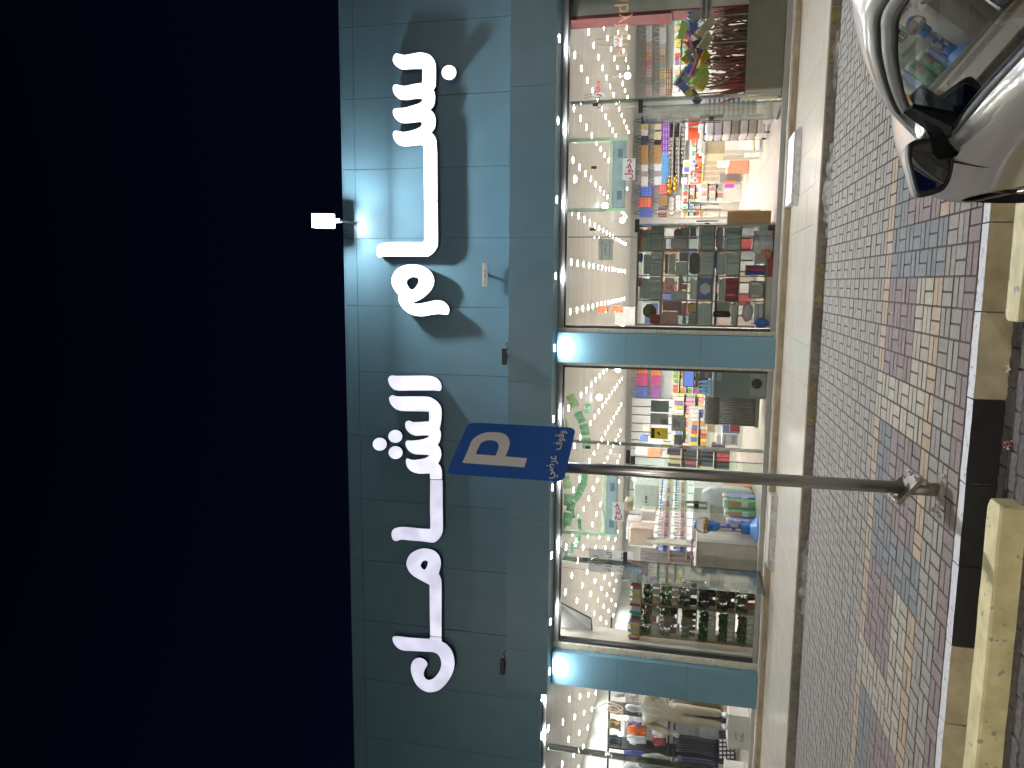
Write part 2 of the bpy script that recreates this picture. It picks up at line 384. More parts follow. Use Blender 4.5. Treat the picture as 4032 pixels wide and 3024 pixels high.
# kerb along the parking bays
kerb = struct(BX(-40, 30, 4.94, YK-.005, -.4, -.03).obj('kerb', m_conc))
kx = -.665
for i in range(-16, 16):
    x0 = kx+i*.511; x1 = x0+.511
    blk = -3 <= i <= -1
    b = rough_box(x0+.004, x1-.004, 4.925, YK-.004, -.2, -.004, .06, .003, 6, i)
    st = b.obj('kerb_stone', m_kblk if blk else m_kyel, kerb)
    st.data.materials.append(m_kwht)
    for p in st.data.polygons:
        if p.normal.z > .6 or (p.center.z > -.016 and p.normal.y < 0): p.material_index = 1
# concrete wheel stops
def wheel_stop(x0, x1, label):
    n = 8; prof = [(4.30, ZR), (4.36, ZR+.07), (4.50, -.055), (4.52, -.045), (4.70, -.045), (4.715, -.06), (4.74, ZR)]
    prof = [(4.49, ZR), (4.505, -.058), (4.52, -.046), (4.69, -.046), (4.705, -.058), (4.72, ZR)]
    rows = []
    xs = [x0, x0+.012, x0+.05]+[x0+.05+(x1-x0-.1)*t/24 for t in range(1, 24)]+[x1-.05, x1-.012, x1]
    for x in xs:
        e = min(1, (min(x-x0, x1-x)+.004)/.05); e = math.sqrt(max(.05, 1-(1-e)**2))
        rows.append([(x, 4.605+(y-4.605)*(.62+.38*e), ZR+(z-ZR)*(.9+.1*e)+noise.noise((x*7, y*9, z))*.003) for y, z in prof])
    mb = MB().grid(rows); m = len(prof); mb.f.append(tuple(range(m))); mb.f.append(tuple(range(len(mb.v)-1, len(mb.v)-1-m, -1))); mb.mi += [0, 0]
    return tag(mb.obj('wheel_stop', m_byel), label, 'wheel stop', 'yellow wheel stops in front of the kerb')
wheel_stop(-.19, 1.7, 'yellow concrete wheel stop in front of the silver car')
wheel_stop(-3.05, -1.19, 'yellow concrete wheel stop below the parking sign')
# litter
def scrap(name, p, z, label, mat, s=.05):
    b = MB(); rows = [[(s*(i/4-.5)+random.uniform(-.1, .1)*s, s*.7*(j/3-.5), .006+random.uniform(0, .35)*s) for i in range(5)] for j in range(4)]
    b.grid(rows); q = PZ(p, z); tag(b.obj(name, mat, loc=q, rz=random.uniform(0, 3)), label, 'litter')
scrap('crumpled_wrapper', (3982, 1752), ZR, 'crumpled red and white wrapper on the road by the kerb', M('wrapper_red', (.22, .05, .04), .4, var=.5, scale=60, chip=.62, ccol=(.8, .8, .8), cscale=60), .075)
scrap('paper_scrap', (3985, 1450), ZR, 'white paper scrap lying on the road beside the kerb', m_white, .06)
for i, (p, t) in enumerate((((3345, 1900), 'by the sign pole'), ((3395, 1770), 'on the grey pavers'), ((3515, 1235), 'on a purple paver'), ((3268, 1435), 'close to the porch step'), ((3476, 722), 'beside the car mirror'))):
    scrap('cigarette_end', p, .002, 'tiny white cigarette end '+t, m_white, .022)
# porch step and tiles
porch = struct(BX(-40, 30, YR+.03, YP+.3, -.4, ZP-.006).obj('porch', m_grout))
for i in range(-22, 12):
    for j in range(5):
        x0 = -.279+i*.52; y1 = YP-j*.6; y0 = max(YR-.012, y1-.6)
        if y1-y0 < .05: continue
        BX(x0+.0015, x0+.5185, y0+.0015, y1-.0015, ZP-.02, ZP+random.uniform(-.0006, .0006)).obj('porch_tile', m_tile, porch, bevel=.0012)
lst = [(-.06, .0, 1), (-.75, -.06, 1), (-1.35, -.75, 0), (-2.0, -1.35, 1)]
x = -9.0; i = 0
while x < 5:
    l = random.choice((.42, .55, .66)); ye = any(a < x+l/2 < b for a, b in ((-.55, .05), (-1.95, -1.3), (2.6, 3.2)))
    b = rough_box(x+.003, x+l-.003, YR, YR+.06, -.03, ZP-.022, .03, .010, 11, i)
    b.obj('step_stone', m_fyel if ye else m_conc, porch, smooth=True); x += l; i += 1
for a, b_, d in ((.55, 1.75, .16), (-4.4, -3.3, .12), (2.2, 3.1, .08)):   # sloping cement patches
    rows = []
    for t in range(60):
        xx = a+(b_-a)*t/59; e = math.sin(math.pi*t/59)**.3
        e *= .55+.6*abs(noise.noise((xx*2.3, 4, 8)))+.35*noise.noise((xx*8, 2, 1))
        rows.append([(xx+noise.noise((xx*5, k, 1))*.02, YR-.02-d*e*(1-k/5)+noise.noise((xx*9, k, 3))*.03*(k < 5), .003+(ZP-.024)*(k/5)**1.3*min(1, e)+noise.noise((xx*12, k*2, 5))*.009) for k in range(6)])
    MB().grid(rows).obj('cement_patch', m_conc, porch, smooth=True)
# marble plinth under the shop front
plinth = struct(BX(-40, 30, YP+.03, YG+.1, -.3, ZS-.03).obj('plinth', m_conc))
for i in range(-12, 8):
    x0 = .13+i*1.05
    BX(x0+.0015, x0+1.0485, YP, YP+.029, ZP-.015, ZS-.034).obj('marble_slab', m_marb, plinth, bevel=.002)
    BX(x0+.0015, x0+1.0485, YP-.012, YG+.1, ZS-.03, ZS).obj('sill_slab', m_sill, plinth, bevel=.003)
def door_step(x0, x1, yf, zt, label, mat, n):
    t = thing('door_step', label, 'step', 'steps up to the shop doors')
    for i in range(n):
        a = x0+(x1-x0)*i/n; b = x0+(x1-x0)*(i+1)/n
        rough_box(a+.006, b-.006, yf, YP-.016, ZP-.03, zt, .05, .004, 8, i+3).obj('tread_slab', mat, t, smooth=False)
    rows = []
    for s in range(25):
        xx = x0-.05+(x1-x0+.1)*s/24
        rows.append([(xx, yf-.10+.10*k/4+noise.noise((xx*4, k, 9))*.03*(4-k)/4, ZP+.003+(zt-ZP-.014)*(k/4)**1.2*(1 if 0 < s < 24 else .1)+abs(noise.noise((xx*9, k, 2)))*.01) for k in range(5)])
    MB().grid(rows).obj('cement_skirt', m_conc, t, smooth=True)
a_, b_ = PZ(A(2095, 1180), .21), PZ(B(2120, 235), .2); print('step', PZ((3130, 660), .21), PZ((3062, 1972), .22))
door_step(b_.x, a_.x-.12, PZ((3122, 660), .212).y, .212, 'worn white painted step at the entrance doorway', m_stepw, 2)
door_step(PZ((3002, 2172), .225).x, PZ((3030, 1955), .225).x+.05, 12.68, .222, 'cream tiled step at the exit door', m_sill, 2)

# ================================================================== the building
bld = thing('shop_building', 'blue clad single storey shop building with glazed fronts and tall parapet', 'building')
ZT = PY((1352, 700), YW).z; ZTS = PY((1399, 700), YW).z
X0 = PY((1600, 938), YW).x
BX(-14, 7, YW+.03, YW+.25, 4.12, ZT-.01).obj('backing_wall', m_cladgap, bld)
for i in range(-12, 6):
    x0 = X0+i*1.22; x1 = x0+1.22; zb = 4.10
    BX(x0+.004, x1-.004, YW, YW+.03, zb, ZTS-.003).obj('wall_panel', m_clad, bld, bevel=.002)
    BX(x0+.004, x1-.004, YW, YW+.03, ZTS+.003, ZT).obj('parapet_panel', m_clad, bld, bevel=.002)
BX(-14, 7, YW-.012, YW+.3, ZT, ZT+.02).obj('parapet_cap', m_clad, bld)
XE = -7.40
for i in range(-4, 5):
    x0 = max(XE, PY((2100, 936), 12.71).x+i*2.44); x1 = PY((2100, 936), 12.71).x+(i+1)*2.44
    if x1 <= XE+.05: continue
    BX(x0+.002, x1-.002, 12.71, 12.74, 3.872, 4.64).obj('canopy_panel', m_clad, bld, bevel=.002)
    BX(x0+.002, x1-.002, 12.742, YG+.03, 3.872, 3.90).obj('soffit_panel', m_clad, bld, bevel=.001)
    BX(x0+.002, x1-.002, 12.742, YW-.002, 4.612, 4.638).obj('canopy_top', m_clad, bld)
BX(XE, XE+.03, 12.742, YW-.002, 3.902, 4.61).obj('canopy_end', m_clad, bld)
BX(XE+.2, 7, YG-.06, YG+.25, 3.902, 4.3).obj('lintel', m_cladgap, bld)
BX(-14, XE+.2, YW+.26, YG+.25, 4.10, 4.3).obj('lintel', m_cladgap, bld)
BX(-14, XE, YW+.002, YG+.06, 4.06, 4.098).obj('soffit_panel', m_clad, bld)
def column(x0, x1, top, name='column'):
    zz = [ZS, 1.42, 2.66, top]
    for a, b in zip(zz, zz[1:]): BX(x0, x1, YC, YG+.2, a+.002, b-.002).obj(name, m_clad, bld, bevel=.003)
    BX(x0+.01, x1-.01, YC+.01, YG+.19, ZS, top).obj('column_core', m_cladgap, bld)
column(-1.392, -.868, 3.87); column(-7.38, -6.745, 3.87); column(-12.6, -12.0, 4.06); column(4.72, 5.4, 3.87)
BX(-7.378, -6.747, YC+.004, YG+.15, 3.872, 4.06).obj('column', m_clad, bld)
# roller shutter rails with scalloped cream moulding
def rail(x0, x1, side):
    mb = BX(x0, x1, YG-.05, YG-.004, ZS+.005, 3.87)
    xm = x1 if side > 0 else x0
    z = .4
    while z < 3.7:
        for k in range(7):
            t = k/6; mb.box(x0+.006, x1-.006, YG-.062-.012*math.sin(math.pi*t), YG-.051, z+.2*t, z+.2*t+.03)
        mb.box(x0+.012, x1-.012, YG-.078, YG-.051, z+.215, z+.238); z += .262
    mb.obj('shutter_rail', m_trim, bld)
rail(-.866, -.795, 1); rail(-6.743, -6.62, 1); rail(-1.45, -1.394, -1)
# door closer plates / black spot lamps on the canopy
for n_, p in (('above the blue column', (1995, 1405)), ('above the plant shelves', (1985, 2630))):
    q = PY(p, 12.62); t = thing('spot_lamp', 'small unlit black spot lamp on the canopy edge '+n_, 'lamp', 'unlit spot lamps on the canopy')
    BX(q.x-.14, q.x+.14, 12.62, 12.70, 4.65, 4.73).obj('housing', m_black, t, bevel=.006)
    MB().tube([(q.x+.12, 12.72, 4.645), (q.x+.2, 12.78, 4.70), (q.x+.26, 12.86, 4.645)], .008).obj('cable', m_black, t)
    BX(q.x-.03, q.x+.03, 12.70, 12.78, 4.642, 4.66).obj('bracket', m_black, t)

# ------------------------------------------------------------------ the lit sign over the canopy
def c1(*a): return [(1300+x/2.458, y/2.458) for x, y in a]
def c2(*a): return [(1200+x/2.212, 600+y/2.212) for x, y in a]
def c3(*a): return [(1300+x/2.212, 1300+y/2.212) for x, y in a]
def c4(*a): return [(1300+x/2.212, 2000+y/2.212) for x, y in a]
YL = YW-.13
def ring(c, rx, ry, n=20): return [(c[0]+rx*math.cos(2*math.pi*i/n), c[1]+ry*math.sin(2*math.pi*i/n)) for i in range(n)]
teeth = c1((605, 575), (618, 535), (640, 517), (690, 528), (730, 531), (800, 518), (860, 508), (910, 512), (960, 530), (1000, 570), (1020, 620), (1024, 680), (1022, 800), (1018, 840), (1000, 868), (1012, 905), (1016, 950), (1010, 1000), (995, 1035), (968, 1062), (1000, 1095), (1018, 1140), (1020, 1190), (1012, 1240), (978, 1284), (1005, 1310), (1025, 1350), (1030, 1400))+c2((1153, 0), (1155, 426), (1040, 429), (1033, 0))+c1((902, 1430), (885, 1405), (800, 1412), (740, 1417), (690, 1412), (650, 1390), (620, 1350), (607, 1310), (612, 1280), (635, 1265), (700, 1277), (760, 1270), (830, 1250), (875, 1225), (887, 1200), (880, 1180), (840, 1182), (740, 1192), (690, 1188), (650, 1165), (620, 1130), (607, 1090), (612, 1060), (640, 1047), (720, 1042), (800, 1020), (860, 1000), (890, 975), (890, 960), (860, 955), (800, 960), (740, 968), (680, 962), (640, 935), (612, 890), (606, 850), (615, 825), (640, 817), (690, 828), (730, 830), (800, 815), (870, 803), (890, 795), (893, 680), (885, 668), (800, 668), (700, 673), (660, 655), (625, 625), (607, 590))
alef = c2((1041, 433), (1155, 431), (1160, 780), (1150, 830), (1125, 870), (1085, 900), (1040, 908), (720, 905), (660, 918), (640, 912), (625, 885), (623, 850), (632, 820), (660, 797), (710, 784), (800, 782), (1000, 782), (1030, 780), (1040, 765), (1041, 700))
meem = c2((945, 977), (1010, 985), (1070, 1015), (1110, 1060), (1127, 1110), (1120, 1160), (1095, 1205), (1050, 1250), (1000, 1285), (935, 1312), (985, 1318), (1060, 1305), (1130, 1290), (1180, 1290), (1225, 1310), (1255, 1350), (1258, 1385), (1248, 1410), (1220, 1412), (1160, 1408), (1100, 1415), (1040, 1426), (980, 1425), (920, 1408), (870, 1375), (830, 1325), (815, 1280), (820, 1243), (790, 1210), (762, 1160), (755, 1115), (765, 1070), (800, 1020), (850, 990), (900, 978))
meem_h = c2((955, 1085), (985, 1095), (993, 1115), (985, 1145), (960, 1180), (932, 1196), (905, 1175), (890, 1145), (890, 1120), (905, 1100), (930, 1088))
alef2 = c3((505, 435), (512, 410), (535, 395), (600, 398), (800, 396), (880, 400), (930, 420), (960, 455), (970, 490), (965, 520), (945, 530), (900, 525), (700, 525), (600, 526), (555, 515), (520, 480))
sheen = c3((513, 600), (520, 580), (545, 567), (590, 577), (700, 577), (830, 578), (880, 588), (930, 620), (960, 660), (970, 700), (968, 780), (960, 830), (952, 860), (965, 895), (962, 940), (950, 975), (935, 997), (958, 1030), (968, 1080), (960, 1120), (940, 1160), (965, 1195), (973, 1240), (973, 1299), (872, 1299), (868, 1252), (862, 1248), (780, 1250), (720, 1235), (680, 1205), (662, 1165), (660, 1135), (672, 1118), (720, 1130), (780, 1125), (830, 1113), (858, 1098), (855, 1088), (800, 1083), (740, 1080), (690, 1055), (662, 1015), (656, 985), (668, 962), (710, 962), (780, 955), (830, 942), (858, 928), (855, 918), (800, 916), (740, 918), (690, 893), (660, 855), (653, 820), (662, 797), (690, 788), (720, 800), (770, 800), (830, 795), (860, 790), (860, 715), (850, 708), (700, 705), (620, 702), (570, 685), (530, 645))
alef3 = c4((872, -243), (978, -243), (980, 0), (982, 170), (975, 220), (950, 265), (910, 298), (870, 300), (800, 290), (700, 283), (620, 275), (585, 288), (555, 283), (538, 255), (535, 220), (548, 190), (580, 172), (640, 165), (720, 172), (800, 180), (872, 183), (873, 100), (870, 0))
meem2 = c4((835, 353), (900, 370), (945, 410), (963, 460), (962, 510), (945, 572), (962, 610), (970, 660), (970, 900), (970, 1124), (872, 1116), (868, 900), (866, 670), (800, 635), (730, 595), (690, 555), (668, 510), (665, 470), (685, 420), (720, 385), (780, 358))
meem2_h = c4((828, 457), (848, 465), (850, 490), (838, 520), (820, 538), (800, 525), (788, 505), (795, 480), (810, 463))
lam = c4((872, 1121), (970, 1129), (972, 1165), (1010, 1185), (1050, 1230), (1075, 1290), (1083, 1350), (1075, 1410), (1050, 1470), (1010, 1530), (950, 1585), (880, 1605), (830, 1598), (780, 1570), (740, 1520), (712, 1455), (702, 1400), (712, 1350), (740, 1315), (780, 1305), (820, 1320), (843, 1345), (845, 1370), (825, 1405), (815, 1440), (820, 1470), (840, 1493), (870, 1497), (905, 1480), (940, 1440), (960, 1400), (968, 1350), (955, 1300), (930, 1270), (890, 1255), (800, 1250), (700, 1245), (640, 1242), (590, 1220), (555, 1180), (543, 1140), (552, 1122), (590, 1117), (700, 1130), (866, 1140))
def nearest(poly, pts): return {min(range(len(poly)), key=lambda i: (poly[i][0]-q[0])**2+(poly[i][1]-q[1])**2) for q in pts}
CORN = {'teeth': c1((1000, 868), (968, 1062), (978, 1284))+c2((1155, 426), (1040, 429), (1153, 0), (1033, 0)), 'alef': c2((1041, 433), (1155, 431)), 'meem': c2((935, 1312), (820, 1243)),
        'alef2': [], 'sheen': c3((952, 860), (935, 997), (940, 1160), (973, 1299), (872, 1299)), 'alef3': c4((872, -243), (978, -243), (872, 183)), 'meem2': c4((945, 572), (970, 1124), (872, 1116), (866, 670)), 'lam': c4((872, 1121), (970, 1129), (972, 1165), (866, 1140))}
m_rim = M('letter_rim', (.04, .045, .09), .5, var=0)
def letter(parent, name, polys, cor, glow):
    out = []
    for k, p in enumerate(polys):
        w = [(PY(q, YL).x, PY(q, YL).z) for q in p]
        out.append(smooth_poly(w, nearest(p, cor) if k == 0 else (), 4))
    o = link(bpy.data.objects.new(name, flat_curve(out, .085)), parent); o.location.y = YL+.0425
    me = o.data; me.materials.clear(); me.materials.append(m_rim); me.materials.append(glow)
    for p in me.polygons: p.material_index = 1 if p.normal.y < -.9 else 0
    return o
def letter_glow(name, s, blotch):
    m = M(name, (.92, .93, 1) if not blotch else (.83, .83, 1), .4, var=0)
    nt = m.node_tree; b = nt.nodes['Principled BSDF']; t = nt.nodes.new('ShaderNodeTexNoise'); t.inputs['Scale'].default_value = 3.2; t.inputs['Detail'].default_value = 3
    g = nt.nodes.new('ShaderNodeNewGeometry'); nt.links.new(g.outputs['Position'], t.inputs['Vector'])
    r = nt.nodes.new('ShaderNodeMapRange'); r.inputs[1].default_value = .35; r.inputs[2].default_value = .65; r.inputs[3].default_value = s*(1-blotch); r.inputs[4].default_value = s*(1+blotch)
    nt.links.new(t.outputs['Fac'], r.inputs[0]); nt.links.new(r.outputs[0], b.inputs['Emission Strength']); b.inputs['Emission Color'].default_value = (.88, .88, 1, 1) if not blotch else (.80, .80, 1, 1)
    b.inputs['Base Color'].default_value = (.5, .5, .55, 1); return m
g_hi = letter_glow('letter_glow_white', 1.9, 0); g_mid = letter_glow('letter_glow_mid', 1.08, .13); g_lo = letter_glow('letter_glow_dim', .84, .16)
w1 = thing('illuminated_word_sign', 'brightest white lit Arabic word sign beside the roof floodlight', 'sign', 'lit words of the shop name')
letter(w1, 'letter', [teeth], CORN['teeth'], g_hi); letter(w1, 'letter', [alef], CORN['alef'], g_hi); letter(w1, 'letter', [meem, meem_h], CORN['meem'], g_hi)
letter(w1, 'letter_dot', [ring(c1((1150, 702))[0], 71/2.458, 71/2.458)], [], g_hi)
w2 = thing('illuminated_word_sign', 'bluish white lit Arabic word sign with three dots above parking sign', 'sign', 'lit words of the shop name')
letter(w2, 'letter', [alef2], [], g_mid); letter(w2, 'letter', [sheen], CORN['sheen'], g_mid); letter(w2, 'letter', [alef3], CORN['alef3'], g_lo); letter(w2, 'letter', [meem2, meem2_h], CORN['meem2'], g_lo); letter(w2, 'letter', [lam], CORN['lam'], g_lo)
for q in ((432, 993), (568, 925), (570, 1066)): letter(w2, 'letter_dot', [ring(c3(q)[0], 61/2.212, 56/2.212)], [], g_mid)
# licence number plate under the lettering
q = PY((1910, 1081), YW-.08); t = thing('licence_plate', 'small white plate with a registration number below the lit lettering', 'sign')
pw = abs(PY((1910, 1035), YW-.08).x-PY((1910, 1128), YW-.08).x); ph = abs(PY((1899, 1081), YW-.08).z-PY((1919, 1081), YW-.08).z)
BX(q.x-pw/2, q.x+pw/2, YW-.10, YW-.07, q.z-ph/2, q.z+ph/2).obj('plate', M('plate_white', (.62, .6, .55), .6), t)
BX(q.x-.02, q.x+.02, YW-.07, YW-.001, q.z-.02, q.z+.02).obj('bracket', m_black, t)
text('lettering', ar('س ت')+'', m_black, t, (q.x+pw*.32, YW-.102, q.z), h=ph*.5); text('lettering', '٣٣٥٠٨٩٥٦٨١', m_black, t, (q.x-pw*.16, YW-.102, q.z), w=pw*.58, h=ph*.42)
# roof floodlight
q = PY((1270, 870), 12.52)
t = thing('floodlight', 'bright white roof floodlight on a short pole above the parapet', 'floodlight')
pn = MB().box(-.125, .125, -.025, .025, -.2, .2); fl = pn.obj('housing', M('flood_housing', (.6, .6, .6), .4), t, bevel=.01); fl.location = (q.x, 12.545, q.z); fl.rotation_euler.x = RAD(31)
le = BX(-.112, .112, -.037, -.027, -.182, .182).obj('lens', m_flood, t); le.location = fl.location; le.rotation_euler = fl.rotation_euler
MB().tube([(q.x, 12.56, q.z-.16), (q.x, 12.56, q.z-.30), (q.x, 12.75, q.z-.33), (q.x, YW+.05, q.z-.34), (q.x, YW+.12, ZT+.02)], .022).obj('pole', m_alu, t, smooth=True)
MB().cyl((q.x, 12.56, q.z-.31), (q.x, 12.56, q.z-.22), .035).obj('clamp', m_white, t)
# soffit downlights
b = MB(); b.lathe([(.075, .012), (.078, 0), (.062, -.004), (.058, .004), (.0005, .004)], 20)
b.cur = 1; b.add([(.058*math.cos(2*math.pi*i/20), .058*math.sin(2*math.pi*i/20), .0008) for i in range(20)], [tuple(range(19, -1, -1))])
me_sof = b.mesh('downlight', [m_alu, m_lampw])
for i, x in enumerate((3.95, 2.65, 1.37, .10, -1.13, -2.37, -3.60, -4.85, -6.10, -7.05)):
    tag(inst('downlight', me_sof, None, (x, 12.93, 3.868)), nth(i+1)+' lit downlight in the canopy soffit counting from the car side', 'downlight', 'downlights in the canopy soffit')
for i, x in enumerate((-7.77, -8.53, -9.4)):
    tag(inst('downlight', me_sof, None, (x, 13.22, 4.056)), nth(i+1)+' lit downlight over the clothes shop window from the blue column', 'downlight', 'downlights over the clothes shop')
# ================================================================== shop front glazing
def gbox(mb, x0, x1, y0, y1, z0, z1, thin='y'):
    n = len(mb.f); mb.box(x0, x1, y0, y1, z0, z1)
    for i, k in enumerate(('z', 'z', 'y', 'x', 'y', 'x')): mb.mi[n+i] = 0 if k == thin else 1
    return mb
GM = [m_glass, m_edge]
def frame_bars(t, x0, x1, zt=3.772):
    BX(x0, x1, YG-.03, YG+.05, ZS+.004, .312).obj('bottom_rail', m_alu, t, bevel=.004)
    BX(x0, x1, YG-.05, YG+.05, zt, 3.868).obj('top_rail', m_alu, t, bevel=.004)
    BX(x0+.002, x1-.002, YG-.02, YG+.03, zt-.03, zt-.001).obj('top_gasket', m_aludk, t)
    for a in (x0, x1-.045): BX(a, a+.045, YG-.035, YG+.045, .313, zt-.031).obj('jamb', m_aludk, t, bevel=.004)
def patch(t, x, z, w=.16, h=.075): BX(x-w/2, x+w/2, YG-.022, YG+.022, z-h/2, z+h/2).obj('patch_fitting', m_black, t, bevel=.004)
def handle(t, x, y, z, along=(1, 0), h=.36, w=.09, mat=None):
    pts = []
    for i in range(24):
        a = 2*math.pi*i/24; cx, cz = math.cos(a), math.sin(a)
        u = w/2*(1 if cx > 0 else -1)*min(1, abs(cx)*1.6); v = h/2*(1 if cz > 0 else -1)*min(1, abs(cz)*1.15)
        pts.append((u, v))
    pts.append(pts[0]); pts.append(pts[1])
    return [(x+p[0]*along[0], y+p[0]*along[1], z+p[1]) for p in pts]
t = thing('glazed_shop_front', 'glazed entrance front with open double doors beside the broom bin', 'shop front', 'glazed fronts of the shop')
frame_bars(t, -.795, 4.72)
for a, b_ in ((-.748, .945), (2.905, 4.672)): gbox(MB(), a, b_, YG-.005, YG+.005, .314, 3.738).obj('fixed_pane', GM, t)
gbox(MB(), .95, 2.90, YG-.005, YG+.005, 2.555, 3.738).obj('transom_pane', GM, t)
for x in (.775, 3.03): gbox(MB(), x-.006, x+.006, YG+.01, YG+.24, .314, 3.735, 'x').obj('glass_fin', GM, t)
patch(t, .955, 2.545, .22); patch(t, 2.90, 2.545, .22)
for x in (1.93,): patch(t, x, 3.3, .05, .09)
patch(t, .90, 3.3, .05, .09); patch(t, 2.96, 3.3, .05, .09)
m_dgl = glass_mat('door_glass', (.86, .94, .90), 1.42, .8, film=.05)
def door_leaf(parent, hx, hy, w, ang, lab=None, z1=2.535):
    o = gbox(MB(), 0, w, -.005, .005, .275, z1).obj('door_leaf', [m_dgl, m_edge], parent); o.location = (hx, hy, 0); o.rotation_euler.z = ang
    if lab: o['label'] = lab
    MB().box(0, w, -.012, .012, .262, .30).box(0, .15, -.014, .014, 2.46, 2.54).box(.001, .012, -.008, .008, .30, 2.46).obj('door_rail', m_aludk, o)
    for s in (-1, 1): MB().tube(handle(None, w-.13, s*.045, 1.38), .011, 8).obj('pull_handle', m_chrome, o, smooth=True)
    BX(w-.2, w-.06, -.016, .016, 1.34, 1.42).obj('lock', m_black, o)
    return o
door_leaf(t, .955, YG, .93, RAD(84)); door_leaf(t, 2.898, YG, .93, RAD(96))
t = thing('glazed_shop_front', 'glazed exit front with one door ajar beside the plant shelves', 'shop front', 'glazed fronts of the shop')
frame_bars(t, -6.62, -1.45)
gbox(MB(), -3.02, -1.497, YG-.005, YG+.005, .314, 3.738).obj('fixed_pane', GM, t); gbox(MB(), -6.572, -4.955, YG-.005, YG+.005, .314, 3.738).obj('fixed_pane', GM, t)
gbox(MB(), -4.95, -3.025, YG-.005, YG+.005, 2.60, 3.738).obj('transom_pane', GM, t)
for x in (-2.85, -5.07): gbox(MB(), x-.006, x+.006, YG+.01, YG+.24, .314, 3.735, 'x').obj('glass_fin', GM, t)
patch(t, -3.05, 2.585, .24); patch(t, -4.92, 2.585, .24); patch(t, -2.92, 3.3, .05, .09); patch(t, -5.0, 3.3, .05, .09)
door_leaf(t, -3.03, YG, .94, RAD(180), z1=2.58); door_leaf(t, -4.945, YG-.01, .93, RAD(268), z1=2.58)
t = thing('glazed_shop_front', 'glazed front of the clothes shop beyond the wide blue column', 'shop front', 'glazed fronts of the shop')
BX(-12, -7.385, YG-.03, YG+.05, ZS+.004, .29).obj('bottom_rail', m_sill, t); BX(-12, -7.385, YG-.03, YG+.05, 3.98, 4.055).obj('top_rail', m_alu, t)
xs = PY(Dd(400, 1560), YG).x
gbox(MB(), xs+.005, -7.385, YG-.005, YG+.005, .292, 3.978).obj('fixed_pane', GM, t); gbox(MB(), -11.9, xs-.005, YG-.005, YG+.005, .292, 3.978).obj('fixed_pane', GM, t)
gbox(MB(), xs-.006, xs+.006, YG+.01, YG+.2, .292, 3.97, 'x').obj('glass_fin', GM, t)
# posters on the exit glass
def poster(name, label, pA, pB, mat, Y=YG+.014, cat='poster', grp=None):
    a, b_ = PY(pA, Y), PY(pB, Y); x0, x1 = sorted((a.x, b_.x)); z0, z1 = sorted((a.z, b_.z))
    o = BX(x0, x1, Y, Y+.003, z0, z1).obj(name, mat); tag(o, label, cat, grp); return o, (x0, x1, z0, z1)
m_pgrn = paper_mat('poster_grey_green', (.36, .45, .43), .35); m_pgry = paper_mat('poster_grey', (.58, .60, .57), .35)
poster('poster', 'upper dark grey green poster taped inside the exit glass', Cc(915, 390), Cc(1068, 495), m_pgrn)
o, r = poster('poster', 'grey poster with a dark green corner inside the exit glass', Cc(910, 500), Cc(1064, 600), m_pgry)
BX(r[0], r[0]+(r[1]-r[0])*.5, YG+.009, YG+.0135, r[2], r[2]+(r[3]-r[2])*.42).obj('corner_print', m_pgrn, o)
o, r = poster('poster', 'pale grey portrait notice inside the exit glass', Cc(1096, 515), Cc(1205, 660), m_pgry)
for k in range(4): BX(r[0]+.25*(r[1]-r[0]), r[0]+(.75-.06*k)*(r[1]-r[0]), YG+.009, YG+.0135, r[3]-.05-.03*k, r[3]-.04-.03*k).obj('print_line', m_black, o)
o, r = poster('card_sticker', 'small grey payment card sticker on the exit glass', Cc(1116, 690), Cc(1190, 780), M('sticker_grey', (.33, .34, .36), .5), cat='sticker')
for k, c in enumerate(((.05, .3, .2), (.6, .15, .05), (.08, .1, .4))): BX(r[0]+.02+k*.055, r[0]+.06+k*.055, YG+.009, YG+.0135, r[2]+.03, r[2]+.055).obj('card_mark', M('mark%d' % k, c), o)
o, r = poster('warning_sign', 'yellow camera surveillance warning sign on the exit glass', Cc(910, 626), Cc(1060, 730), paper_mat('sign_yellow', (.88, .78, .03), .4), cat='sign')
w_, h_ = r[1]-r[0], r[3]-r[2]; m_brn = M('sign_brown', (.06, .035, .02), .5, var=0)
BX(r[0]+.01, r[1]-.01, YG+.008, YG+.0135, r[3]-.24*h_, r[3]-.015).obj('top_band', m_brn, o)
MB().prism([(r[0]+w_*.3, r[3]-.5*h_), (r[0]+w_*.62, r[3]-.36*h_), (r[0]+w_*.7, r[3]-.48*h_), (r[0]+w_*.38, r[3]-.6*h_)], YG+.008, YG+.0135).obj('camera_symbol', m_brn, o)
text('lettering', ar('تنبيه'), paper_mat('sign_yellow', (.66, .60, .03)), o, ((r[0]+r[1])/2, YG+.006, r[3]-.13*h_), h=h_*.13)
for k, s in enumerate(('المكان مراقب', 'بالكاميرات')): text('lettering', ar(s), m_brn, o, ((r[0]+r[1])/2, YG+.007, r[3]-(.7+.16*k)*h_), w=w_*.62)

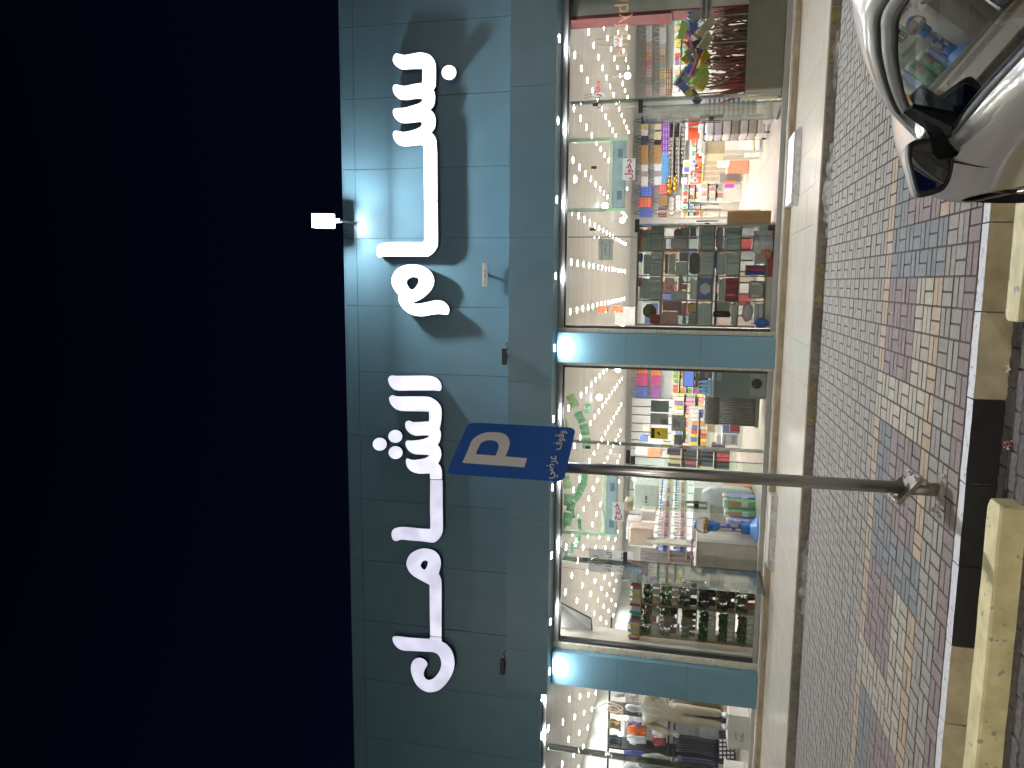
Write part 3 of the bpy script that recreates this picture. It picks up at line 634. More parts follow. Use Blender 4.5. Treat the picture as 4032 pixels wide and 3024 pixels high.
# ================================================================== parking sign on its pole
pb = PZ((3701, 1930), 0)
t = thing('parking_sign', 'blue parking sign with a large white P on a steel pole', 'road sign')
YPL = pb.y
ztop = PY((2030, 1800), YPL).z; zflange = PY((3570, 1905), YPL).z
steel = M('weathered_steel', (.50, .49, .47), .30, metal=.85, var=.12, scale=12, stretch=(3, 3, .6)); galv = M('galvanised_stub', (.25, .225, .19), .5, metal=.6, var=.15, scale=20)
MB().cyl((pb.x, pb.y, zflange+.02), (pb.x, pb.y, ztop), .042, n=20).obj('pole', steel, t, smooth=True)
MB().cyl((pb.x, pb.y, -.05), (pb.x, pb.y, zflange-.006), .043, n=20).obj('stub_post', galv, t, smooth=True)
fa = RAD(38)
tilt = (0, RAD(38), 0)                                       # inclined slip base
for k in (-1, 1):
    o = BX(-.115, .115, -.10, .10, .001 if k > 0 else -.013, .013 if k > 0 else -.001).obj('flange_plate', galv, t, bevel=.003); o.location = (pb.x, pb.y, zflange); o.rotation_euler = tilt
for x in (-.092, .092):
    for y in (-.07, .07):
        o = MB().cyl((x, y, -.045), (x, y, .05), .009, n=8).cyl((x, y, .0135), (x, y, .03), .018, n=6).cyl((x, y, -.03), (x, y, -.0135), .018, n=6).obj('bolt', M('bolt_steel', (.55, .55, .55), .3, metal=.9), t); o.location = (pb.x, pb.y, zflange); o.rotation_euler = tilt
for s in (0, 1, 2): # welded gussets
    a = fa+s*2.1; MB().add([(pb.x+.04*math.cos(a), pb.y+.04*math.sin(a), zflange+.014), (pb.x+.09*math.cos(a), pb.y+.09*math.sin(a), zflange+.014), (pb.x+.04*math.cos(a), pb.y+.04*math.sin(a), zflange+.07)], [(0, 1, 2)]).obj('gusset', galv, t)
az = RAD(26); rv = Vector((math.sin(az), math.cos(az), 0)); nv = Vector((math.cos(az), -math.sin(az), 0))
org = Vector((pb.x, pb.y, 0))+nv*.075
def on_plate(p):
    d = _ray(*p); e = Vector((0, 0, EYE)); tt = (org-e).dot(nv)/d.dot(nv); q = e+d*tt-org; return (q.dot(rv), q.z)
sg = lambda x, y: on_plate((1750+x/3.687, 1600+y/3.687))
tl, tr, br, bl = sg(45, 985), sg(330, 225), sg(1915, 315), sg(1725, 1090)
u0, u1 = (tl[0]+bl[0])/2, (tr[0]+br[0])/2; v1, v0 = (tl[1]+tr[1])/2, (bl[1]+br[1])/2
def rrect(u0, u1, v0, v1, r, n=6):
    out = []
    for cx, cy_, a0 in ((u1-r, v1-r, 0), (u0+r, v1-r, 90), (u0+r, v0+r, 180), (u1-r, v0+r, 270)):
        out += [(cx+r*math.cos(RAD(a0+90*i/n)), cy_+r*math.sin(RAD(a0+90*i/n))) for i in range(n+1)]
    return out
rzp = math.atan2(rv.y, rv.x)
def plate_obj(name, poly, d0, d1, mat):
    o = MB().prism(poly, d0, d1).obj(name, mat, t); o.location = (org.x, org.y, 0); o.rotation_euler.z = rzp; return o
plate_obj('sign_plate', rrect(u0, u1, v0, v1, .06), 0, .003, M('sign_blue', (.03, .13, .50), .45, var=.04, dirt=.1, dcol=(.02, .05, .2)))
m_sw = M('sign_white', (.84, .83, .80), .55, var=.03)
def sp(*a): return [sg(x, y) for x, y in a]
Pout = sp((258, 822), (1160, 888), (1200, 755), (888, 730), (940, 590), (945, 510), (925, 455), (880, 410), (800, 385), (700, 378), (600, 385), (500, 420), (420, 475), (380, 535), (340, 640))
Pin = sp((455, 697), (742, 718), (785, 610), (785, 560), (760, 520), (715, 500), (650, 494), (590, 505), (535, 535), (500, 590))
me = flat_curve([smooth_poly(Pout, (0, 1, 2, 3), 3), smooth_poly(Pin, (0, 1), 3)], .001); me.materials.append(m_sw)
o = link(bpy.data.objects.new('letter_p', me), t); o.location = (org.x+nv.x*.002, org.y+nv.y*.002, 0); o.rotation_euler.z = rzp
ta, tb = sg(1700, 340), sg(1560, 1035); um, vm = (ta[0]+tb[0])/2, (ta[1]+tb[1])/2
o = text('lettering', ar('وقوف')+'', m_sw, t, org+rv*(um+.13*(u1-u0)/.55)+nv*.003+Vector((0, 0, vm)), w=abs(ta[0]-tb[0])*.42, h=.085, rz=rzp, depth=.0006, bold=.012)
o = text('lettering', ar('عرضي')+'', m_sw, t, org+rv*(um-.145*(u1-u0)/.55)+nv*.003+Vector((0, 0, vm)), w=abs(ta[0]-tb[0])*.46, h=.10, rz=rzp, depth=.0006, bold=.012)
for z in (v0+.18, v1-.18): BX(pb.x-.05, pb.x+.05, pb.y-.05, pb.y+.05, z-.015, z+.015).obj('clamp_band', steel, t)
# broken pavement and rubble round the stub
rb = rough_box(pb.x-.06, pb.x+.075, pb.y-.065, pb.y+.06, -.02, .006, .012, .022, 22, 2).obj('mortar_collar', m_conc, t, smooth=True)
for i in range(16):
    a = random.uniform(0, 6.28); r = random.uniform(.07, .19); s = random.uniform(.006, .018)
    tag(rough_box(-s, s, -s, s, -s, s, s, s*.5, 40, i).obj('rubble', m_conc, loc=(pb.x+r*math.cos(a), pb.y+r*math.sin(a)*.7, s*.6)), 'small chip of broken mortar beside the sign post', 'rubble', 'mortar chips round the sign post')

# ================================================================== the street behind: lamp posts and the lit shop across the road
m_street = emit_mat('street_lamp_glow', (1, .92, .80), L_STREET)
def street_lamp(x, y, label):
    t = thing('street_lamp', label, 'street lamp', 'street lamps behind the parked cars', (x, y, ZR))
    MB().lathe([(.16, 0), (.16, .3), (.09, .34), (.05, 9)], 12).obj('post', galv, t, smooth=True)
    MB().tube([(0, 0, 8.9), (0, .6, 9.25), (0, 1.8, 9.35)], .04).obj('arm', galv, t, smooth=True)
    BX(-.22, .22, 1.5, 2.4, 9.33, 9.45).obj('lamp_head', galv, t, bevel=.03); BX(-.18, .18, 1.55, 2.35, 9.31, 9.327).obj('diffuser', m_street, t)
street_lamp(-3.0, -8.5, 'tall street lamp across the road behind the parking sign'); street_lamp(9.0, -8.5, 'tall street lamp across the road behind the silver car'); street_lamp(-15, -8.5, 'tall street lamp across the road towards the clothes shop')
t = thing('shop_across_road', 'low shop building across the road with an orange lit name', 'building', None, (0, -24, ZR))
m_opp = M('plaster_dark', (.12, .115, .11), .8)
BX(-40, 50, -8, 0, 0, 8).obj('wall', m_opp, t); BX(-40, 50, 0, .8, 4.3, 4.6).obj('canopy', m_opp, t)
for i in range(8): BX(-30+9*i, -22.5+9*i, .002, .05, .4, 3.6).obj('added_lit_window', emit_mat('added_window_glow', (1, .9, .75), .7), t)  # glowing windows added as soft light on the street-facing sides
YV = 2*YG+24
a_, b_ = PY((2455, -60), YV), PY((2455, 222), YV)
o = text('lettering', 'babyland', emit_mat('neon_orange', (1, .45, .15), 8), t, ((a_.x+b_.x)/2, .06, (a_.z+b_.z)/2-ZR), w=abs(a_.x-b_.x), rz=math.pi)

# ================================================================== silver car, nose to the kerb
car = thing('parked_car', 'silver car parked nose to the kerb with black door mirror', 'car')
m_paint = M('silver_paint', (.40, .392, .375), .28, metal=.55, var=.02, scale=3, coat=.8, spec=.5); m_rub = M('rubber', (.009, .009, .0095), .6, var=0)
m_cgl = glass_mat('car_glass', (.42, .46, .46), 1.55, 2.4); m_cabin = M('car_cabin', (.045, .043, .042), .7)
XC = 1.30; G = lambda w, y, h: (XC-w, y, h+ZR)
def sec(y, sill, low, bul, mid, cre, bel, a, b, c): return [sill, low, bul, mid, cre, bel, a, b, c], y
door = lambda y, hb: ([(.79, .17), (.845, .25), (.882, .5), (.878, .74), (.852, hb-.035), (.792, hb), (.76, hb-.01), (.745, .6), (.0, .5)], y)
secs = [([(.60, .25), (.66, .32), (.70, .5), (.70, .7), (.68, .85), (.62, .95), (.5, .99), (.3, 1.0), (0, 1.0)], -.05),
        ([(.72, .22), (.78, .3), (.82, .5), (.82, .74), (.79, .95), (.72, 1.04), (.6, 1.06), (.3, 1.07), (0, 1.07)], .15), door(.75, 1.10), door(1.4, 1.10), door(2.1, 1.07), door(2.7, 1.0), door(2.96, .975),
        ([(.79, .17), (.85, .25), (.884, .5), (.88, .72), (.85, .91), (.79, .955), (.70, .975), (.4, .99), (0, 1.0)], 3.32),
        ([(.79, .17), (.86, .25), (.905, .5), (.90, .66), (.855, .82), (.78, .885), (.68, .93), (.4, .965), (0, .98)], 3.75),
        ([(.78, .17), (.85, .25), (.905, .5), (.898, .62), (.84, .75), (.75, .82), (.64, .87), (.4, .91), (0, .93)], 4.12),
        ([(.74, .17), (.80, .26), (.83, .48), (.82, .58), (.77, .67), (.68, .735), (.56, .79), (.35, .83), (0, .85)], 4.45),
        ([(.55, .2), (.62, .28), (.66, .44), (.65, .53), (.60, .6), (.53, .65), (.45, .68), (.28, .70), (0, .71)], 4.68),
        ([(.42, .25), (.5, .3), (.53, .42), (.52, .5), (.48, .55), (.42, .58), (.35, .6), (.2, .61), (0, .615)], 4.74)]
rows = []
for pts, y in secs:
    half = [G(w, y, h) for w, h in pts]; other = [(2*XC-p[0], p[1], p[2]) for p in half[-2::-1]]
    rows.append(half+other)
b = MB().grid([list(r) for r in zip(*rows)]); n = len(rows)
body = b.obj('tmp', m_paint); sm = body.modifiers.new('s', 'SUBSURF'); sm.levels = 3; sm.render_levels = 3
bpy.context.view_layer.update(); me = baked(body); bpy.data.objects.remove(body)
WY, WZ, WR = 3.85, ZR+.29, .29
import bmesh
bm = bmesh.new(); bm.from_mesh(me)                                  # open the wheel arches
kill = [f for f in bm.faces for c in [f.calc_center_median()] if any((((c.y-yy)/1.25)**2+(c.z-WZ)**2 < .325**2) for yy in (WY, 1.15)) and abs(c.x-XC) > .55 and c.z < .55]
bmesh.ops.delete(bm, geom=kill, context='FACES')
for v in bm.verts:                                                   # round the cut edge off
    if v.is_boundary and abs(v.co.x-XC) > .5:
        for yy in (WY, 1.15):
            dy, dz = (v.co.y-yy)/1.25, v.co.z-WZ; d = math.hypot(dy, dz)
            if .25 < d < .39: v.co.y = yy+dy*1.25*.33/d; v.co.z = WZ+dz*.33/d
bm.to_mesh(me); bm.free()
me.polygons.foreach_set('use_smooth', [True]*len(me.polygons)); me.materials.clear(); me.materials.append(m_paint)
body = link(bpy.data.objects.new('body', me), car); so = body.modifiers.new('t', 'SOLIDIFY'); so.thickness = .012; so.offset = -1
BX(XC-.70, XC+.70, .2, 4.3, ZR+.16, ZR+.24).obj('underbody', m_rub, car)
for s in (-1, 1):
    for yy in (WY, 1.15):
        rows = [[(XC+s*w, yy+.43*math.cos(a), WZ+.34*math.sin(a)) for w in (.56, .885)] for a in [RAD(-20+220*i/20) for i in range(21)]]
        MB().grid(rows).add([(XC+s*.56, yy+.43*math.cos(RAD(a)), WZ+.34*math.sin(RAD(a))) for a in range(-20, 201, 20)], [tuple(range(12))]).obj('wheel_arch_liner', m_rub, car)
        wh = MB(); xo = XC+s*.865; xi = XC+s*.66
        o = link(bpy.data.objects.new('wheel', None), car)
        prof = [(.195, xo-s*.02), (.21, xo), (.262, xo-s*.002), (.285, xo-s*.02), (.29, xo-s*.05), (.29, xi+s*.05), (.285, xi+s*.02), (.26, xi), (.2, xi)]
        tr_ = [[(x, yy+r*math.cos(2*math.pi*i/36), WZ+r*math.sin(2*math.pi*i/36)) for i in range(37)] for r, x in prof]
        MB().grid(tr_).obj('tyre', m_rub, o, smooth=True)
        rm = MB(); rp = [(.2, xo-s*.018), (.195, xo-s*.012), (.185, xo-s*.03), (.175, xo-s*.1)]
        rm.grid([[(x, yy+r*math.cos(2*math.pi*i/36), WZ+r*math.sin(2*math.pi*i/36)) for i in range(37)] for r, x in rp])
        for k in range(5):
            a = 2*math.pi*k/5+.3; c_, s_ = math.cos(a), math.sin(a)
            rm.tube([(xo-s*.02, yy+.03*c_, WZ+.03*s_), (xo-s*.015, yy+.11*c_, WZ+.11*s_), (xo-s*.02, yy+.19*c_, WZ+.19*s_)], [.03, .024, .028], 8)
        rm.cyl((xo-s*.04, yy, WZ), (xo-s*.008, yy, WZ), .04, n=14).obj('rim', m_chrome, o, smooth=True)
        MB().cyl((xi+s*.06, yy, WZ), (xi+s*.09, yy, WZ), .15, n=20).obj('brake_disc', m_alu, o)
# greenhouse: rails, roof, glass
rail_pts = [(.62, -.0, 1.02), (.655, .35, 1.27), (.69, .8, 1.40), (.695, 1.3, 1.445), (.675, 1.8, 1.44), (.64, 2.15, 1.42), (.645, 2.315, 1.388), (.662, 2.485, 1.343), (.69, 2.756, 1.253), (.725, 2.956, 1.162), (.765, 3.345, .955)]
def spline(pts, k=6):
    P_ = [Vector(p) for p in pts]; out = []
    for i in range(len(P_)-1):
        p0, p1, p2, p3 = P_[max(0, i-1)], P_[i], P_[i+1], P_[min(len(P_)-1, i+2)]
        for j in range(k):
            t_ = j/k; out.append(.5*((2*p1)+(p2-p0)*t_+(2*p0-5*p1+4*p2-p3)*t_*t_+(3*p1-p0-3*p2+p3)*t_**3))
    return out+[P_[-1]]
rs = spline(rail_pts)
def off(dw, dh): return [(p.x+dw, p.y, p.z+dh) for p in rs]
def strip(path_a, path_b, name, mat, parent=car, s=1):
    rows = [[(XC-s*p[0], p[1], p[2]+ZR) for p in path_a], [(XC-s*((p[0]+q[0])/2+.006), (p[1]+q[1])/2, (p[2]+q[2])/2+ZR) for p, q in zip(path_a, path_b)], [(XC-s*p[0], p[1], p[2]+ZR) for p in path_b]]
    return MB().grid(rows).obj(name, mat, parent, smooth=True)
N_ = len(rs)
for s in (1, -1):
    nrm = []
    inn = [(p.x-.055, p.y-.0, p.z+.03) for p in rs]; o1 = [(p.x+.0, p.y, p.z) for p in rs]
    o2 = [(p.x+.018, p.y-.008, p.z-.026) for p in rs]; o3 = [(p.x+.022, p.y-.016, p.z-.042) for p in rs]; o4 = [(p.x+.030, p.y-.026, p.z-.066) for p in rs]; o5 = [(p.x+.032, p.y-.032, p.z-.082) for p in rs]; iw = max(i for i, p in enumerate(rs) if p.y < 2.99)
    strip(inn, o1, 'roof_rail', m_paint, s=s); strip(o1, o2, 'roof_rail', m_paint, s=s); strip(o2[:iw], o3[:iw], 'window_seal', m_rub, s=s); strip(o3[:iw], o4[:iw], 'window_frame', M('frame_grey', (.30, .31, .31), .3, metal=.5), s=s); strip(o4[:iw], o5[:iw], 'window_seal', m_rub, s=s)
    i0 = next(i for i, p in enumerate(rs) if p.y > .45); i1 = max(i for i, p in enumerate(rs) if p.y < 2.98)
    wide = lambda h: .794-.32*(h-.98)-.05*(h-.98)**2
    top = o5[i0:i1]; bel = []
    for p in top:
        hb = min(1.10-.13*(max(0, p[1]-1.4)/1.56)**1.6-.005, p[2]-.004)
        bel.append((wide(hb), p[1], hb))
    rows = [[(XC-s*wide(a[2]+(c[2]-a[2])*k/8), a[1], ZR+a[2]+(c[2]-a[2])*k/8) for a, c in zip(top, bel)] for k in range(9)]
    MB().grid(rows).obj('side_window', m_cgl, car, smooth=True)
    MB().tube([(XC-s*(c[0]+.012), c[1], ZR+c[2]+.004) for c in bel], .014, 8).obj('belt_trim', m_rub, car, smooth=True)
    MB().tube([(XC-s*(c[0]+.018), c[1], ZR+c[2]-.016) for c in bel], .006, 6).obj('chrome_trim', m_chrome, car, smooth=True)
rows = []
for p in [q for q in rs if .5 < q.y < 2.25]:
    rows.append([(XC-w*(p.x-.055), p.y, ZR+p.z+.03+.055*(1-w*w)) for w in (1, .75, .5, .25, 0, -.25, -.5, -.75, -1)])
MB().grid(rows).obj('roof', m_paint, car, smooth=True)
rows = []
for p in [q for q in rs if q.y >= 2.2]:
    rows.append([(XC-w*(p.x-.05), p.y+.10*(1-w*w), ZR+p.z+.028) for w in (1, .6, .2, -.2, -.6, -1)])
MB().grid(rows).obj('windscreen', m_cgl, car, smooth=True)
rows = []
for p in [q for q in rs if q.y <= .52]:
    rows.append([(XC-w*(p.x-.05), p.y-.06*(1-w*w), ZR+p.z+.028) for w in (1, .6, .2, -.2, -.6, -1)])
MB().grid(rows).obj('rear_window', m_cgl, car, smooth=True)
BX(XC-.74, XC+.74, 2.95, 3.3, ZR+.72, ZR+.95).obj('dashboard', m_cabin, car, bevel=.04)
for s in (-1, 1):
    o = MB().box(-.24, .24, -.3, .3, -.09, .09).obj('seat', m_cabin, car, bevel=.05); o.location = (XC+s*.38, 2.05, ZR+.55)
    o = MB().box(-.23, .23, -.07, .07, 0, .62).obj('seat_back', m_cabin, car, bevel=.05); o.location = (XC+s*.38, 1.75, ZR+.56); o.rotation_euler.x = RAD(14)
    o = MB().box(-.13, .13, -.05, .05, 0, .19).obj('headrest', m_cabin, car, bevel=.04); o.location = (XC+s*.38, 1.57, ZR+1.16)
sw = [(XC-.38+.18*math.cos(a), 2.62+.05*math.sin(a), ZR+.86+.17*math.sin(a)) for a in [2*math.pi*i/24 for i in range(26)]]
MB().tube(sw, .016).obj('steering_wheel', m_rub, car, smooth=True)
# door shut lines and handle
for s in (1, -1):
    gp = []
    for h, w, y in ((.955, .815, 3.13), (.90, .862, 3.15), (.8, .878, 3.17), (.68, .8835, 3.18), (.5, .8865, 3.18), (.32, .868, 3.17)): gp.append((XC-s*(w+.001), y, h+ZR))
    MB().tube(gp, .0035, 6).obj('door_gap', m_rub, car)
    gp = [(XC-s*(w+.002), 1.95, h+ZR) for h, w in ((1.04, .81), (.95, .862), (.8, .876), (.6, .885), (.4, .879))]
    MB().tube(gp, .0035, 6).obj('door_gap', m_rub, car)
    MB().tube([(XC-s*.878, 2.02, ZR+.93), (XC-s*.905, 2.05, ZR+.935), (XC-s*.905, 2.2, ZR+.935), (XC-s*.878, 2.23, ZR+.93)], .012).obj('door_handle', m_paint, car, smooth=True)
    BX(XC-s*.58-.12, XC-s*.58+.12, 4.5, 4.62, ZR+.56, ZR+.68).obj('headlight', m_chrome, car, bevel=.03)
# the door mirror
M('matte_black', (.006, .006, .0065), .9, var=0, spec=.1)
YM = 3.02
mirc = lambda x, y: (3032+x/2.074, y/2.074)
mo = [(1128, 1225), (1150, 1185), (1225, 1158), (1330, 1160), (1475, 1185), (1502, 1215), (1508, 1260), (1495, 1400), (1470, 1500), (1430, 1570), (1380, 1600), (1300, 1622), (1235, 1632), (1205, 1615), (1185, 1570), (1150, 1430), (1125, 1310)]
mw = [PY(mirc(*q), YM) for q in mo]; cx = sum(p.x for p in mw)/len(mw); cz = sum(p.z for p in mw)/len(mw)
for s in (1, -1):
    mir = link(bpy.data.objects.new('door_mirror', None), car)
    fx = (lambda x: x) if s == 1 else (lambda x: 2*XC-x)
    rings = []
    for sc_, y in ((.80, YM+.012), (.83, YM+.002), (.97, YM-.004), (1.0, YM+.01), (1.0, YM+.04), (.93, YM+.10), (.75, YM+.14), (.4, YM+.165)):
        rings.append([(fx(cx+(p.x-cx)*sc_), y, cz+(p.z-cz)*sc_) for p in smooth_poly([Vector((q.x, 0, q.z)) for q in mw], (), 3) for p in [Vector(p)]])
    rg = [r+[r[0]] for r in rings]
    MB().grid(rg[0:5]).obj('mirror_rim', m_rub, mir, smooth=True)
    MB().grid(rg[4:]).obj('mirror_cap', m_paint, mir, smooth=True)
    g = MB(); r0 = rings[0]; g.add([(p[0], p[1]-.001, p[2]) for p in r0], [tuple(range(len(r0)))]); 
    gc = Vector((fx(cx), YM+.011, cz)); g.v = [tuple(gc+Matrix.Rotation(RAD(-15), 3, 'X') @ (Vector(p)-gc)) for p in g.v]
    go = g.obj('mirror_glass', M('mirror_silver', (.85, .87, .88), .01, metal=1, var=0), mir)
    a0 = PY(mirc(1400, 1180), YM+.06)
    MB().tube([(fx(a0.x-.02), YM+.075, a0.z), (fx(a0.x+.05), YM+.065, a0.z-.005), (fx(XC-.83), YM+.0, a0.z+.0), (fx(XC-.76), YM-.04, a0.z+.0)], [.045, .047, .05, .055], 10).obj('mirror_arm', M('matte_black'), mir, smooth=True)
    sp_ = [PX((3560, 452), .545), PX((3596, 432), .54), PX((3768, 464), .52), PX((3752, 505), .50), PY((3752, 562), 3.0), PY((3676, 562), 3.0), PX((3650, 512), .53)]
    o = MB().add([(fx(p.x), p.y, p.z) for p in sp_], [tuple(range(7))]).obj('corner_plate', M('matte_black', (.006, .006, .0065), .9, var=0, spec=.1), mir); o.modifiers.new('t', 'SOLIDIFY').thickness = .012 if s == 1 else -.012

car.rotation_euler.z = RAD(1.2); _pv = Vector((.46, 3.0, 0)); car.location = _pv-Matrix.Rotation(RAD(1.2), 3, 'Z') @ _pv+Vector((.012, 0, 0))
# ================================================================== inside the shop: shell
m_floor = M('shop_floor_tile', (.53, .475, .41), .22, var=.08, scale=2.5, stretch=(1, 6, 1), rnd=.03); m_ceil = M('ceiling_plank', (.60, .585, .565), .6, var=.05, scale=3, stretch=(1, 10, 1), rnd=.05)
m_wallg = M('shop_wall_grey', (.47, .50, .50), .6, var=.04, stretch=(12, 1, .3)); m_gap = M('dark_joint', (.16, .14, .12), .9, var=0)
m_beige = M('pier_beige', (.78, .73, .65), .6, var=.04); m_red = M('trim_red', (.24, .025, .025), .6); m_wallw = M('wall_white_panel', (.70, .72, .74), .5, var=.03, stretch=(1, 1, .2))
floor = struct(BX(-13, 13, YG+.105, 31.6, -.2, ZF-.004).obj('shop_floor', m_grout))
for (a, b_, n) in ((.0, 3.6, 6), (-6.0, -2.4, 6)):
    for i in range(n):
        for j in range(13): BX(a+i*.6+.0015, a+(i+1)*.6-.0015, YG+.11+j*.6+.0015, YG+.11+(j+1)*.6-.0015, ZF-.02, ZF).obj('floor_tile', m_floor, floor)
for a, b_ in ((-13, -6.0), (-2.4, .0), (3.6, 13)): BX(a+.002, b_-.002, YG+.11, 31.5, ZF-.02, ZF).obj('floor_tile', m_floor, floor)
for a, b_ in ((.0, 3.6), (-6.0, -2.4)): BX(a+.002, b_-.002, YG+.11+7.8+.002, 31.5, ZF-.02, ZF).obj('floor_tile', m_floor, floor)
ZC = 4.0
ceil = struct(BX(-13, 13, YG+.1, 31.6, ZC+.012, ZC+.2).obj('shop_ceiling', m_gap))
for j in range(30):
    y = YG+.1+j*.3
    for i in range(11):
        x0 = -13+i*2.44-(1.2 if j % 2 else 0); x1 = min(13, x0+2.44); x0 = max(-13, x0)
        if x1-x0 > .1: BX(x0+.003, x1-.003, y+.003, y+.297, ZC, ZC+.01).obj('ceiling_plank', m_ceil, ceil)
BX(-13, 13, YG+.1+9.003, 31.6, ZC, ZC+.01).obj('ceiling_plank', m_ceil, ceil)
BX(-13.05, 13, 31.5, 31.7, 0, ZC).obj('inner_wall', m_wallg, bld); BX(12.9, 13.1, YG+.2, 31.5, 0, ZC).obj('inner_wall', m_wallg, bld); BX(-7.15, -6.62, YG+.21, YG+.75, 0, ZC-.001).obj('inner_pier', m_beige, bld); BX(-13.2, -13, YG, 31.5, 0, 4.1).obj('inner_wall', m_wallg, bld)
BX(4.47, 5.3, YG+.22, YG+.7, ZF, ZC).obj('inner_pier', m_beige, bld); BX(4.41, 4.468, YG+.22, YG+.7, 2.1, ZC).obj('red_trim', m_red, bld); BX(4.44, 4.468, YG+.22, YG+.7, ZF, 2.098).obj('red_trim', m_red, bld)
# white slatted wall section on the back wall
a_, b_ = PY(Cc(640, 360), 31.3).x, PY(Cc(640, 1650), 31.3).x
wp = thing('slat_wall_panel', 'white slatted wall panel at the back behind the posters', 'wall panel')
for k in range(18):
    x0 = b_+(a_-b_)*k/18; BX(x0+.02, b_+(a_-b_)*(k+1)/18-.02, 31.25, 31.46, ZF, 3.75).obj('slat', m_wallw, wp)
# ceiling lamps
m_shop = emit_mat('shop_lamp_glow', (1, .97, .93), L_SHOP); m_shopc = emit_mat('shop_lamp_cool', (.93, .96, 1), L_SHOP)
def lamp_mesh(m):
    b = MB(); b.lathe([(.075, .004), (.078, -.004), (.066, -.008), (.062, -.002), (.0005, -.002)], 14); b.cur = 1
    b.add([(.062*math.cos(2*math.pi*i/14), .062*math.sin(2*math.pi*i/14), -.0045) for i in range(14)], [tuple(range(13, -1, -1))]); return b.mesh('ceiling_lamp', [m_white, m])
me_l = [lamp_mesh(m_shop), lamp_mesh(m_shopc)]
nl = []
for i in range(-13, 13):
    for j in range(-1, 17):
        x, y = i+.4, 14.55+.95*j; gx, gz = x*YG/y, EYE+(ZC-EYE)*YG/y
        if i % 4 == 2 and j % 2 == 0 and 0 < i < 2: continue
        vis = gz < 3.79 and (-9.4 < gx < -7.3 or -6.65 < gx < -1.4 or -.8 < gx < 4.7)
        if vis or (j == -1 and -12 < x < 5): nl.append((0 if j == -1 else 1, y, x, i, j))  # front row is out of sight, added to light the window goods
nl.sort()
for _, y, x, i, j in nl[:298]:
    if 1:
        tag(inst('ceiling_lamp', me_l[0 if (i < 3 and j > 1) else (j+i) % 2], None, (x, y, ZC)), 'small round lit downlight in the plank ceiling of the large shop', 'downlight', 'downlights in the shop ceiling')
for k, (p, Y) in enumerate(((A(570, 175), 17.5), (A(710, 660), 21), (A(235, 1560), 15.8), (B(515, 245), 20), (B(665, 370), 24), (Cc(465, 365), 19.5), (Cc(625, 122), 23))):
    q = PY(p, Y); t = thing('pendant_bulb', nth(k+1)+' large white hanging bulb under the shop ceiling from the car side', 'lamp', 'pendant bulbs in the shop', (q.x, Y, 0))
    MB().ball((0, 0, q.z), .085, 14, 10).obj('bulb', emit_mat('bulb_glow', (.9, .95, 1), 14), t, smooth=True); MB().cyl((0, 0, q.z+.08), (0, 0, ZC), .012, n=6).obj('rod', m_alu, t)

# ------------------------------------------------------------------ placing goods
CM = {}
def cm(c, rough=.55, **k):
    key = (tuple(round(x, 2) for x in c), rough)
    if key not in CM: CM[key] = M('goods_%d' % len(CM), c, rough, var=k.get('var', .06), scale=k.get('scale', 8), **{a: b for a, b in k.items() if a not in ('var', 'scale')})
    return CM[key]
WHT, TEAL, KRAFT = (.72, .72, .70), (.48, .58, .55), (.42, .30, .17)
def rect(fn, x0, x1, y0, y1, Y=None):
    """bounding place of something seen between these sight lines, standing on the shop floor unless a depth is given"""
    if Y is None: Y = PZ(fn(x1, (y0+y1)/2), ZF).y
    a, b = PY(fn((x0+x1)/2, y0), Y), PY(fn((x0+x1)/2, y1), Y); t, u = PY(fn(x0, (y0+y1)/2), Y), PY(fn(x1, (y0+y1)/2), Y)
    return min(a.x, b.x), max(a.x, b.x), min(t.z, u.z), max(t.z, u.z), Y
def block(name, label, cat, fn, x0, x1, y0, y1, mat, d=.3, Y=None, grp=None, bevel=.006, parent=None, ground=False):
    X0_, X1_, Z0, Z1, Y = rect(fn, x0, x1, y0, y1, Y)
    if ground: Z0 = ZF+.002
    o = BX(X0_, X1_, Y, Y+d, Z0, Z1).obj(name, mat, parent, bevel=bevel)
    if label: tag(o, label, cat, grp)
    return o, (X0_, X1_, Y, Y+d, Z0, Z1)
def tote(label, x, z, w, h, Y, col, grp, pat=None):
    """fabric bag hung by two loops"""
    t = thing('tote_bag', label, 'bag', grp, (x, Y, z)); m = cm(col, .7)
    b = MB(); prof = [(-w/2, 0), (w/2, 0), (w/2*.94, h), (-w/2*.94, h)]
    b.add([(p[0], -.05 if p[1] == 0 else -.03, p[1]) for p in prof]+[(p[0], .04, p[1]) for p in prof], [(0, 1, 2, 3), (7, 6, 5, 4), (0, 4, 5, 1), (1, 5, 6, 2), (2, 6, 7, 3), (3, 7, 4, 0)]); b.obj('bag_body', m, t, bevel=.012)
    if pat is not None:
        pb_ = MB()
        for i in range(4):
            for j in range(3):
                xx, zz = -w*.36+w*.24*i, h*(.2+.28*j); pb_.box(xx-w*.045, xx+w*.045, -.058, -.02, zz-h*.06, zz+h*.06)
        pb_.obj('print', cm(pat, .7), t)
    MB().tube([(-w*.2, -.02, h), (-w*.12, -.02, h+.16), (0, -.01, h+.24), (w*.12, -.02, h+.16), (w*.2, -.02, h)], .013, 6).obj('handles', m, t, smooth=True)
    return t
YB = 31.15
